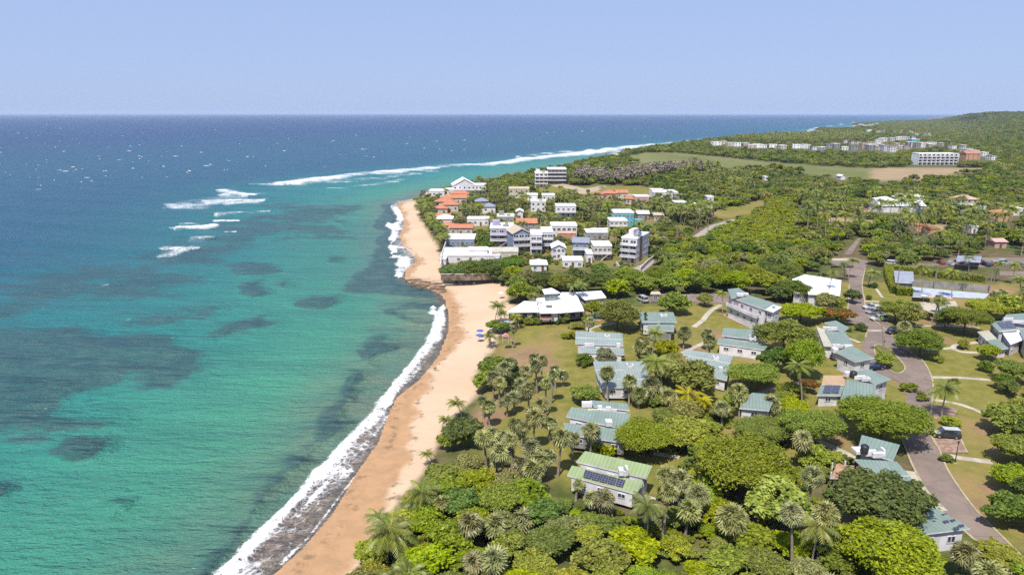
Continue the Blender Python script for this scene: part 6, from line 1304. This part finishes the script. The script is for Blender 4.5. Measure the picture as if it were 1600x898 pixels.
for pts, rr in B:
    X, Y = pts[:, 0], pts[:, 1]; r = gw.uniform(*rr, len(X)) * (.8 + .5 * fbm(X, Y, 60, 21)); S_ = sdf(X, Y, SHORE)
    ok = (S_ > 12 + 10 * (Y > 900)) & free(X, Y, r)
    for P in allow_done: ok &= ~inside(X, Y, P)
    near = Y < 700; ok &= ~inside(X, Y, SCRUB)
    ok &= ~blocked_view(X, Y, r, r * 1.1)
    ok &= ~(inside(X, Y, A['resort']) | (sdf(X, Y, A['resort']) > -2))
    if Y.min() > 1400: ok &= ~((gw.rand(len(X)) < .25) & (fbm(X, Y, 120, 5) > .55))
    i = np.where(ok)[0]
    if len(i) and Y.min() < 700:
        keep_ = []
        for q in i:
            if len(TX) and (np.hypot(TX[:, 0] - X[q], TX[:, 1] - Y[q]) < r[q] * .6).any(): continue
            keep_.append(q)
        i = np.array(keep_)
    allpts.append(np.stack([X[i], Y[i], r[i]], 1))
PTS = np.vstack(allpts); PTS = PTS[np.argsort(np.hypot(PTS[:, 0], PTS[:, 1]))]
Zg = ground_z(PTS[:, 0], PTS[:, 1])
_ = 0
# a softer yellow green scrub zone and the darker wood, as in the photograph
KEYS = ['round', 'bright', 'dark', 'feathery', 'olive', 'casuarina', 'silver']
def choose(x, y, g):
    if inside(np.array([x]), np.array([y]), SCRUB)[0]: return g.choice(['bright', 'feathery', 'olive', 'feathery', 'silver'])
    v = float(fbm(np.array([x]), np.array([y]), 70, 31)[0])
    if v > .56: return g.choice(['dark', 'round', 'dark'])
    if v < .42: return g.choice(['bright', 'feathery', 'olive', 'round'])
    return g.choice(['round', 'dark', 'olive', 'feathery', 'round'])
left = 0; print("individual forest trees:", left, "of", len(PTS))
rk_ = random.Random(9)
for i in range(min(left, len(PTS))):
    x, y, r = PTS[i]; k = choose(x, y, rk_); zone = "on the scrubby rise beyond the belt" if inside(np.array([x]), np.array([y]), SCRUB)[0] else ("in the inland wood behind the parking lot" if x > 110 else "in the wood between the village street and the scrub")
    dsc = {'round': 'mid green', 'bright': 'bright', 'dark': 'dark', 'feathery': 'fine leaved', 'olive': 'olive', 'silver': 'greyish'}[k]
    put_tree(x, y, r, k, f"{dsc} tree {zone}", f"{dsc} trees {zone}", hs=rk_.uniform(.75, 1.05), split=False)
OV = np.array(OVER) if OVER else np.zeros((0, 3)); rest = np.vstack([PTS, OV]); Zr = ground_z(rest[:, 0], rest[:, 1])
# light crowns for far away
LOD = []
def lod(key, mat, shape, hh, n, leaf, seed, lobes=16):
    cm, lob = crown_mesh("wood_crown", seed, mat, n, shape, leaf, hh, None, lobes); o = bpy.data.objects.new("wood_crown", cm); return o
protos = [lod('a', L_GREEN, 'round', .62, 1700, .115, 101), lod('b', L_DARK, 'round', .68, 1500, .11, 102), lod('c', L_BRIGHT, 'flat', .7, 1600, .10, 103), lod('d', L_OLIVE, 'round', .6, 1500, .11, 104), lod('e', L_GREEN, 'flat', .7, 1600, .10, 105), lod('f', L_DARK, 'flat', .75, 1500, .11, 106)]
pc = bpy.data.collections.new("wood_crowns")
palmp = bpy.data.objects.new("wood_palm", CJ[0])
for o in protos: pc.objects.link(o)
pc2 = bpy.data.collections.new("wood_palms"); pc2.objects.link(palmp); pc2.objects.link(bpy.data.objects.new("wood_palm", CJ[1]))
def scatter_object(name, pos, scale, col, label):
    me = bpy.data.meshes.new(name); n = len(pos); me.vertices.add(n); me.vertices.foreach_set('co', pos.astype(np.float32).ravel())
    a = me.attributes.new('sc', 'FLOAT_VECTOR', 'POINT'); a.data.foreach_set('vector', scale.astype(np.float32).ravel())
    a = me.attributes.new('rz', 'FLOAT', 'POINT'); a.data.foreach_set('value', (gw.rand(n) * 6.28).astype(np.float32)); me.update()
    o = link(name, me, kind='stuff'); o['label'] = label; o['category'] = 'trees'
    ng = bpy.data.node_groups.new(name, 'GeometryNodeTree'); ng.interface.new_socket(name='Geometry', in_out='INPUT', socket_type='NodeSocketGeometry'); ng.interface.new_socket(name='Geometry', in_out='OUTPUT', socket_type='NodeSocketGeometry')
    nd = ng.nodes; gi = nd.new('NodeGroupInput'); go = nd.new('NodeGroupOutput'); ip = nd.new('GeometryNodeInstanceOnPoints'); ci = nd.new('GeometryNodeCollectionInfo'); ci.inputs['Collection'].default_value = col; ci.inputs['Separate Children'].default_value = True; ci.inputs['Reset Children'].default_value = True
    ip.inputs['Pick Instance'].default_value = True; ri = nd.new('FunctionNodeRandomValue'); ri.data_type = 'INT'; ri.inputs['Min'].default_value if False else None
    for s_ in ri.inputs:
        if s_.type == 'INT' and s_.name == 'Min': s_.default_value = 0
        if s_.type == 'INT' and s_.name == 'Max': s_.default_value = len(col.objects) - 1
    sa = nd.new('GeometryNodeInputNamedAttribute'); sa.data_type = 'FLOAT_VECTOR'; sa.inputs['Name'].default_value = 'sc'; ra = nd.new('GeometryNodeInputNamedAttribute'); ra.data_type = 'FLOAT'; ra.inputs['Name'].default_value = 'rz'; cx = nd.new('ShaderNodeCombineXYZ')
    L = ng.links.new; L(gi.outputs[0], ip.inputs['Points']); L(ci.outputs[0], ip.inputs['Instance']); L([s_ for s_ in ri.outputs if s_.type == 'INT'][0], ip.inputs['Instance Index'])
    L([s_ for s_ in ra.outputs if s_.enabled][0], cx.inputs[2]); L(cx.outputs[0], ip.inputs['Rotation']); L([s_ for s_ in sa.outputs if s_.enabled][0], ip.inputs['Scale']); L(ip.outputs[0], go.inputs[0])
    md = o.modifiers.new("scatter", 'NODES'); md.node_group = ng; return o
r = rest[:, 2]; hsr = gw.uniform(.7, 1.0, len(r)) * np.clip(7.0 / r, .25, 1); pos = np.stack([rest[:, 0], rest[:, 1], Zr + r * hsr * .62], 1); sc = np.stack([r, r, r * hsr], 1)
scatter_object("woodland", pos, sc, pc, "woods stretching inland to the ridge"); print("woodland instances", len(pos))
# palm groves among the far houses and along the far shore
GR = [([(1125, 224), (1180, 218), (1260, 216), (1345, 212), (1360, 222), (1300, 228), (1200, 228)], 13), ([(1360, 195), (1480, 192), (1560, 215), (1480, 232), (1380, 214)], 26), ([(1260, 312), (1480, 330), (1600, 352), (1600, 385), (1260, 372)], 17), ([(1080, 262), (1180, 290), (1200, 330), (1120, 330), (1060, 290)], 16)]
pp = []
for poly, st_ in GR:
    X_, Y_, g_ = scatter(poly, st_, 31); ok_ = free(X_, Y_, X_ * 0 + 1); pp.append(np.stack([X_[ok_], Y_[ok_]], 1))
pp.append(np.array(OVERP) if OVERP else np.zeros((0, 2))); pp = np.vstack(pp); pz = ground_z(pp[:, 0], pp[:, 1]); s_ = gw.uniform(1.0, 1.5, len(pp)) * np.where(np.hypot(pp[:, 0], pp[:, 1]) > 1200, 1.1, 1.0)
scatter_object("palm_woodland", np.stack([pp[:, 0], pp[:, 1], pz], 1), np.stack([s_, s_, s_ * gw.uniform(.9, 1.3, len(pp))], 1), pc2, "coconut palms scattered through the far woods and shore village")
# dense scrub in the near thickets' gaps
g_ = np.random.RandomState(41); U = []
for poly, st_ in ((NEARW, 1.9), (MIDW, 2.1)):
    X_, Y_, _g = scatter(poly, st_, 17); ok_ = free(X_, Y_, X_ * 0 + .6) & (fbm(X_, Y_, 7, 3) > .40); U.append(np.stack([X_[ok_], Y_[ok_]], 1))
X_, Y_, _g = scatter(TOWNP, 2.8, 23); ok_ = free(X_, Y_, X_ * 0 + .4) & (fbm(X_, Y_, 12, 8) > .46); U.append(np.stack([X_[ok_], Y_[ok_]], 1))
U = np.vstack(U); ru = g_.uniform(.55, 1.5, len(U)); o = scatter_object("undergrowth", np.stack([U[:, 0], U[:, 1], ground_z(U[:, 0], U[:, 1]) + ru * .55], 1), np.stack([ru, ru, ru * .9], 1), pc, "scrub filling the gaps of the near woods"); o['category'] = 'undergrowth'
X_, Y_, _g = scatter(SCRUB_PX, 3.3, 19); ok_ = free(X_, Y_, X_ * 0 + 1); ru = g_.uniform(1.6, 3.2, ok_.sum()); X_, Y_ = X_[ok_], Y_[ok_]
pcs = bpy.data.collections.new("scrub_crowns")
for q in (2, 4): pcs.objects.link(protos[q])
pcs.objects.link(lod('g', L_YELL, 'round', .6, 1300, .11, 107)); pcs.objects.link(lod('h', L_BRIGHT, 'round', .6, 1500, .11, 108))
o = scatter_object("scrubland", np.stack([X_, Y_, ground_z(X_, Y_) + ru * .45], 1), np.stack([ru, ru, ru * .8], 1), pcs, "light green scrub on the rise between the village and the inland palms")
# scrub along the seaward edge of the woods, over the grass and yards
def scrub_band(name, line, off, n, rr, label):
    pass

# ================================================================ VEHICLES AND SMALL THINGS
CARPAINT = {}
def carp(name, col, metal=.3):
    if name not in CARPAINT:
        m, t = new_mat("car_paint_" + name); n = N(t); n.out(n.bsdf(n.mix(n.noise(.8, 2, n.coord('Object')), col, tuple(c * .85 for c in col)), .28, .5, None, **{'Coat Weight': .6, 'Metallic': metal})); CARPAINT[name] = m
    return CARPAINT[name]
TYRE = paint("tyre_rubber", (.02, .02, .02), .9, .1, .05); LAMPM = paint("headlight_lens", (.6, .6, .62), .2, .6, .02); TAIL = paint("tail_light_lens", (.35, .02, .02), .3, .5, .02); RIM = paint("wheel_rim", (.35, .35, .36), .35, .5, .02, 1, 0, 0, .5)
def car_meshes(kind_, pm):
    L, w, H = {'suv': (4.7, 1.85, 1.75), 'sedan': (4.5, 1.75, 1.42), 'van': (4.9, 1.9, 2.0), 'pickup': (5.3, 1.9, 1.75), 'jeep': (3.9, 1.8, 1.8)}[kind_]; x = L / 2
    # outline of body in profile (x, z) lofted across the width with tumble-home
    body = [(-x, .45), (-x + .05, .95), (-x + .12, 1.02), (x - 1.05, 1.0), (x - .18, .82), (x, .62), (x - .02, .36), (-x + .1, .36)]
    m = MB()
    def loft(prof, hw, m_, top=None):
        a = [(px, -hw, pz) for px, pz in prof]; b = [(px, hw, pz) for px, pz in prof]; n = len(prof); k = len(m_.v); m_.v += a + b
        for i in range(n): j = (i + 1) % n; m_.f.append((k + i, k + n + i, k + n + j, k + j)); m_.m.append(0)
        m_.f.append(tuple(k + i for i in range(n))); m_.m.append(0); m_.f.append(tuple(k + n + n - 1 - i for i in range(n))); m_.m.append(0)
    loft(body, w / 2, m)
    if kind_ == 'pickup': c0, c1 = -.35, 1.35
    elif kind_ == 'sedan': c0, c1 = -1.55, 1.15
    else: c0, c1 = -x + .12, 1.25 if kind_ != 'van' else 1.6
    if kind_ == 'pickup': m.box(-x + .08, -.5, -w / 2 + .02, -w / 2 + .12, 1.0, 1.25); m.box(-x + .08, -.5, w / 2 - .12, w / 2 - .02, 1.0, 1.25); m.box(-x + .02, -x + .1, -w / 2, w / 2, .95, 1.25)
    # glasshouse
    gh = MB(); s0 = .55 if kind_ == 'sedan' else .22; zt = H - .06; b = len(gh.v)
    lo = [(c0, -w / 2 + .04, 1.0), (c1, -w / 2 + .04, .99), (c1, w / 2 - .04, .99), (c0, w / 2 - .04, 1.0)]; hi = [(c0 + s0, -w / 2 + .2, zt), (c1 - .65, -w / 2 + .2, zt), (c1 - .65, w / 2 - .2, zt), (c0 + s0, w / 2 - .2, zt)]
    gh.prism(hi, lo, 0)
    rf_ = MB(); hi2 = [(x_ , y_, zt + .002) for x_, y_, _ in hi]; top = [(x_ * .98, y_ * .93, zt + .07) for x_, y_, _ in hi]; rf_.prism(top, hi2)
    for sx in (0, 1):       # pillars
        for (pa, pb) in ((lo[0], hi[0]), (lo[1], hi[1]), (lo[2], hi[2]), (lo[3], hi[3])): rf_.tube([Vector(pa) * 1.004, Vector(pb) * 1.004], .04, 4) if sx == 0 else None
    xm = (c0 + c1 - .4) / 2
    for s in (-1, 1): rf_.tube([(xm, s * (w / 2 - .035), 1.0), (xm, s * (w / 2 - .19), zt)], .045, 4)
    mats = dict(body=m.mesh('body', pm), glass=gh.mesh('glass', GLASS), roof=rf_.mesh('car_roof', pm)); wh = MB(); wh.tube([(0, -.11, 0), (0, .11, 0)], .35, 14); wh.f.append(tuple(range(13, -1, -1))); wh.m.append(0); ty = wh.mesh('tyre', TYRE)
    rm = MB(); rm.tube([(0, -.125, 0), (0, .125, 0)], .2, 10); rm.f.append(tuple(range(9, -1, -1))); rm.m.append(0); mats['tyre'] = ty; mats['rim'] = rm.mesh('rim', RIM)
    hl = MB(); hl.box(-.05, .04, -.17, .17, -.08, .08); mats['hl'] = hl.mesh('headlight', LAMPM); mats['tl'] = hl.mesh('tail_light', TAIL); mr = MB(); mr.box(-.08, .08, -.1, .1, -.07, .07); mats['mir'] = mr.mesh('mirror', pm); bp = MB(); bp.box(-.08, .08, -w / 2 + .05, w / 2 - .05, .3, .5); mats['bump'] = bp.mesh('bumper', TYRE if kind_ != 'sedan' else pm)
    return mats, (L, w, H, c1)
CARS = {}
def car(px, py, yaw, kind_, colname, col, label, group=None, world=None, name='parked_car'):
    key = (kind_, colname)
    if key not in CARS: CARS[key] = car_meshes(kind_, carp(colname, col))
    ms, (L, w, H, c1) = CARS[key]; p = W(px, py); t = thing(name, label, {'van': 'van', 'pickup': 'pickup truck'}.get(kind_, 'car'), (p.x, p.y, gz(p.x, p.y) + .12), R(yaw), group)
    for nm, k in (('body', 'body'), ('window_glass', 'glass'), ('car_roof', 'roof')): link(nm, ms[k], t)
    for sx in (-L * .31, L * .31):
        for sy in (-w / 2 + .08, w / 2 - .08):
            o = link('wheel', ms['tyre'], t); o.location = (sx, sy, .35); link('rim', ms['rim'], o)
    for sy in (-w / 2 + .25, w / 2 - .25): o = link('headlight', ms['hl'], t); o.location = (L / 2 - .05, sy, .72); o = link('tail_light', ms['tl'], t); o.location = (-L / 2 - .0, sy, .82)
    for sy in (-w / 2 - .08, w / 2 + .08): o = link('mirror', ms['mir'], t); o.location = (c1 - .35, sy, 1.05)
    for sx in (-L / 2, L / 2): o = link('bumper', ms['bump'], t); o.location = (sx, 0, 0)
    return t
Wc, Sc, Dc, Bc, Rc = ('white', (.60, .60, .60)), ('silver', (.30, .31, .33)), ('black', (.02, .02, .023)), ('dark_blue', (.015, .025, .07)), ('red', (.28, .03, .025))
car(1477, 683, 171, 'suv', 'dark_green_grey', (.045, .05, .05), "dark off road car with a white roof on the brick parking pad"); CARS_T = None
m_ = MB(); m_.box(-2.2, .62, -.72, .72, 1.745, 1.80); t0 = bpy.data.objects[-1] if False else None
for o in [o for o in bpy.data.objects if o.get('label', '').startswith('dark off road car')]: q = m_.build('roof_panel', carp(*Wc), o); hd = MB(); hd.box(1.2, 2.2, -.75, .75, .93, 1.03); hd.build('bonnet', carp(*Wc), o)
car(1362, 483, 184, 'pickup', *Wc, "white pickup at the upper end of the three parking bays"); car(1366, 491, 186, 'suv', *Sc, "silver estate car in the middle of the three bays"); car(1373, 501, 186, 'suv', *Wc, "white car at the lower end of the three bays")
car(1395, 521, 200, 'jeep', *Dc, "small black vehicle half hidden by the leaning fan palm"); car(1366, 577, 10, 'sedan', *Bc, "dark blue car tucked behind the cream side roof villa"); car(1004, 468, 110, 'van', *Wc, "white van parked below the tall bright trees")
car(1388, 413, 160, 'suv', *Wc, "white car under the trees beyond the hedge")
PL = [(1470, 413, Rc, 'sedan', 80), (1482, 414, Wc, 'sedan', 100), (1498, 411, Dc, 'sedan', 90), (1506, 411, Wc, 'suv', 95), (1513, 412, Sc, 'sedan', 88), (1521, 412, Wc, 'van', 92), (1529, 412, Dc, 'suv', 90), (1540, 416, Bc, 'suv', 85), (1549, 416, Rc, 'sedan', 92), (1557, 414, Wc, 'suv', 12), (1566, 413, Wc, 'van', 8), (1572, 417, Sc, 'sedan', 175), (1580, 416, Wc, 'sedan', 5), (1588, 415, Rc, 'sedan', 95), (1596, 417, Sc, 'suv', 80)]
OR = ['first', 'second', 'third', 'fourth', 'fifth', 'sixth', 'seventh', 'eighth', 'ninth', 'tenth', 'eleventh', 'twelfth', 'thirteenth', 'fourteenth', 'fifteenth']
for i, (x, y, c, k, a) in enumerate(PL): car(x, y, a, k, *c, f"{c[0].replace('_', ' ')} {'van' if k == 'van' else 'car'} in the parking lot row, {OR[i]} from the hedge gap end", 'cars in the parking lot')
for i, (x, y, c, k, a) in enumerate([(896, 380, Dc, 'suv', 70), (1021, 373, Bc, 'sedan', 10), (935, 352, Wc, 'pickup', 5), (778, 404, Wc, 'sedan', 30), (1000, 430, Sc, 'suv', 60), (940, 294, Wc, 'pickup', 40)]):
    car(x, y, a, k, *c, ["dark car below the mural walled house", "dark blue car on the grass right of the tall apartment block", "white pickup by the grey white roofed house", "white car by the yellow palms", "silver car at the foot of the village street", "white truck on the dusty track of the vacant plots"][i])
car(1402, 433, 120, 'sedan', *Bc, "blue car behind the court shed"); car(1406, 436, 120, 'sedan', *Wc, "white car behind the court shed, next to the blue one")
def lamp(px, py, H, label, name='lamp_post'):
    p = W(px, py); t = thing(name, label, 'lamp post', (p.x, p.y, gz(p.x, p.y))); m = MB(); m.tube([(0, 0, -.2), (0, 0, H)], [.09, .055], 8); m.build('post', DARK, t)
    m = MB(); m.box(-.22, .22, -.22, .22, 0, .22); m.build('base', PATHM, t); m = MB(); m.tube([(0, 0, H), (.0, 0, H + .15), (0, 0, H + .42), (0, 0, H + .5)], [.06, .16, .14, .05], 8); m.build('lamp_head', DARK, t)
lamp(1492, 724, 3.9, "dark lamp post beside the clipped bush by the brick pad"); lamp(1379, 555, 3.5, "lamp post at the tip of the traffic island"); lamp(1460, 545, 3.2, "lamp post at the fork of the lawn path")
def pole(px, py, H, label):
    p = W(px, py); z = gz(p.x, p.y); t = thing('utility_pole', label, 'utility pole', (p.x, p.y, z)); m = MB(); m.tube([(0, 0, -.3), (0, 0, H)], [.19, .12], 8); m.build('post', PBARK, t); m = MB(); m.box(-1.2, 1.2, -.07, .07, H - .8, H - .65); m.build('crossarm', WOOD, t)
    m = MB(); [m.tube([(x, 0, H - .65), (x, 0, H - .4)], .06, 5) for x in (-1.1, -.5, .5, 1.1)]; m.build('insulators', GREY, t)
pole(1056, 385, 11, "utility pole at the bend of the village street"); pole(1226, 296, 12, "left of the two utility poles among the inland trees"); pole(1219, 300, 11, "thin utility pole just left of the taller inland one"); pole(1105, 372, 10, "utility pole beside the scrubby rise"); pole(716, 380, 8, "thin pole in front of the low white veranda house")
pole(1460, 452, 9, "floodlight pole at the back of the ball court"); pole(1400, 459, 9, "pole at the left corner of the ball court"); pole(1545, 458, 8, "pole at the right corner of the ball court")
def umbrella(px, py, mat, label):
    p = W(px, py, 2.4); t = thing('beach_umbrella', label, 'umbrella', (p.x, p.y, gz(p.x, p.y))); m = MB(); m.tube([(0, 0, -.2), (0, 0, 2.3)], .035, 6); m.build('pole', WHITE, t); m = MB(); n = 10
    for k in range(n): a, b = 2 * math.pi * k / n, 2 * math.pi * (k + 1) / n; m.quadface([(0, 0, 2.4), (1.05 * math.cos(a), 1.05 * math.sin(a), 2.0), (1.05 * math.cos(b), 1.05 * math.sin(b), 2.0)]); m.quadface([(0, 0, 2.34), (1.05 * math.cos(b), 1.05 * math.sin(b), 1.95), (1.05 * math.cos(a), 1.05 * math.sin(a), 1.95)])
    m.build('canopy', mat, t); m = MB()
    for k in (-1, 1): m.box(k * 1.0 - .3, k * 1.0 + .3, -.9, .9, .28, .36); m.box(k * 1.0 - .3, k * 1.0 - .24, -.85, -.8, 0, .28); m.box(k * 1.0 + .24, k * 1.0 + .3, .8, .85, 0, .28)
    return t
UB = paint("blue_canvas", (.05, .10, .32), .8); UW = paint("white_canvas", (.6, .6, .6), .8); UL = paint("pale_blue_canvas", (.25, .33, .48), .8)
umbrella(750, 516, UB, "upper of the two blue beach umbrellas on the sand"); umbrella(749, 523, UB, "lower of the two blue beach umbrellas on the sand"); umbrella(792, 505, UL, "pale blue umbrella between the beach palm and the lawn"); umbrella(783, 460, UW, "white umbrella by the seaward tip of the clubhouse belt"); umbrella(1174, 505, UB, "blue umbrella before the two storey house's terrace wall")
for i, (x, y) in enumerate([(1442, 474), (1452, 476), (1466, 478), (1481, 478)]): umbrella(x, y, (UW, ORANGEW)[i % 2], ["white parasol by the small pool, farthest left", "orange parasol by the small pool, next to the white one", "second white parasol by the small pool", "orange parasol by the small pool, farthest right"][i])
t = thing('play_set', "pink and white play set with a slide on the grass above the sand", 'play set', W(790, 534)); t.scale = (.75, .75, .75); m_ = MB()
for sx in (-1, 1):
    for sy in (-.9, .9): m_.tube([(sx, sy, -.2), (sx, sy, 2.3)], .07, 6)
m_.build('post', WHITE, t); m_ = MB(); m_.box(-1, 1, -.9, .9, 1.1, 1.2); m_.build('platform', ORANGEW, t); m_ = MB(); m_.prism([(-1.2, -1.1, 2.3), (1.2, -1.1, 2.3), (0, -1.1, 3.1)][::-1], [(-1.2, 1.1, 2.3), (1.2, 1.1, 2.3), (0, 1.1, 3.1)][::-1]); m_.build('canopy_roof', paint("rose_plastic", (.55, .22, .24), .5), t)
m_ = MB(); m_.prism([(1, -.4, 1.25), (1, .4, 1.25), (3.2, .4, .3), (3.2, -.4, .3)], [(1, -.4, 1.15), (1, .4, 1.15), (3.2, .4, .2), (3.2, -.4, .2)]); m_.build('slide', MATS["rose_plastic"], t)
sheet('pool_water', [(925, 482), (936, 480), (941, 487), (932, 494), (926, 490)], paint("pool_water", (.10, .36, .34), .1, .5, .05), .16); sheet('pool_water', [(1466, 481), (1480, 480), (1483, 486), (1470, 487)], MATS["pool_water"], .16); sheet('pool_deck', [(1436, 472), (1492, 470), (1500, 482), (1486, 490), (1460, 490), (1444, 484)], PATHM, .10)
sheet('pool_deck', [(914, 478), (940, 474), (948, 486), (938, 498), (918, 494)], DECK, .10)
# rocks on the small point
g_ = random.Random(3); RK = paint("brown_ledge_rock", (.15, .10, .07), .95, .1, .25, .8, .3, .8)
for i in range(16):
    x, y = [(646, 437), (655, 441), (664, 443), (672, 440), (681, 444), (688, 448), (652, 434), (640, 434), (676, 447), (668, 438), (660, 437), (684, 440), (692, 452), (648, 441), (657, 445), (690, 444)][i]; bm = bmesh.new(); bmesh.ops.create_icosphere(bm, subdivisions=2, radius=1)
    s = g_.uniform(.7, 1.6)
    for v in bm.verts: v.co = Vector((v.co.x * s * 1.5, v.co.y * s, v.co.z * s * .28)) * (1 + .35 * noise.noise(v.co * 1.3 + Vector((i * 3, 0, 0))))
    me = bpy.data.meshes.new('rock'); bm.to_mesh(me); bm.free(); me.materials.append(RK); o = link('rock', me); p = W(x, y, 1.0); o.location = (p.x, p.y, max(.1, gz(p.x, p.y))); o.rotation_euler = (0, 0, g_.uniform(0, 6)); tag(o, "low brown ledge rock at the tip of the small sandy point", 'rock', 'ledge rocks of the small point')
# ---- labels: within a group each thing is told apart by its order counted from the sea
def ordw(i):
    o1 = ['', 'first', 'second', 'third', 'fourth', 'fifth', 'sixth', 'seventh', 'eighth', 'ninth', 'tenth', 'eleventh', 'twelfth', 'thirteenth', 'fourteenth', 'fifteenth', 'sixteenth', 'seventeenth', 'eighteenth', 'nineteenth']
    te = ['', '', 'twent', 'thirt', 'fort', 'fift', 'sixt', 'sevent', 'eight', 'ninet']
    if i > 99: return 'one hundred and ' + ordw(i - 100) if i > 100 else 'hundredth'
    return o1[i] if i < 20 else (te[i // 10] + ('ieth' if i % 10 == 0 else 'y-' + o1[i % 10]) if i < 100 else None)
bylab = {}
for o in bpy.data.objects:
    if o.parent is None and o.get('group') and o.get('label'): bylab.setdefault((o['group'], o['label']), []).append(o)
for (g, l), os_ in bylab.items():
    if len(os_) < 2 or len(os_) > 199: continue
    if len(l.split()) > 12: continue
    os_.sort(key=lambda q: q.location.x / max(q.location.y, 1))
    for i, q in enumerate(os_): q['label'] = f"{l}, {ordw(i + 1)} from the sea"
# hanging air: pale haze over land and sea
hb = MB(); hb.box(-34000, 34000, -900, 46500, -8, 135); hm, t_ = new_mat("haze_air"); n_ = N(t_); v_ = n_.add("ShaderNodeVolumePrincipled"); v_.inputs['Color'].default_value = (.62, .76, 1.0, 1); v_.inputs['Density'].default_value = 4.2e-5; v_.inputs['Anisotropy'].default_value = .0
n_.out(None, v_.outputs[0]); HZ = hb.build('haze', hm); HZ['kind'] = 'stuff'
print("objects", len(bpy.data.objects))
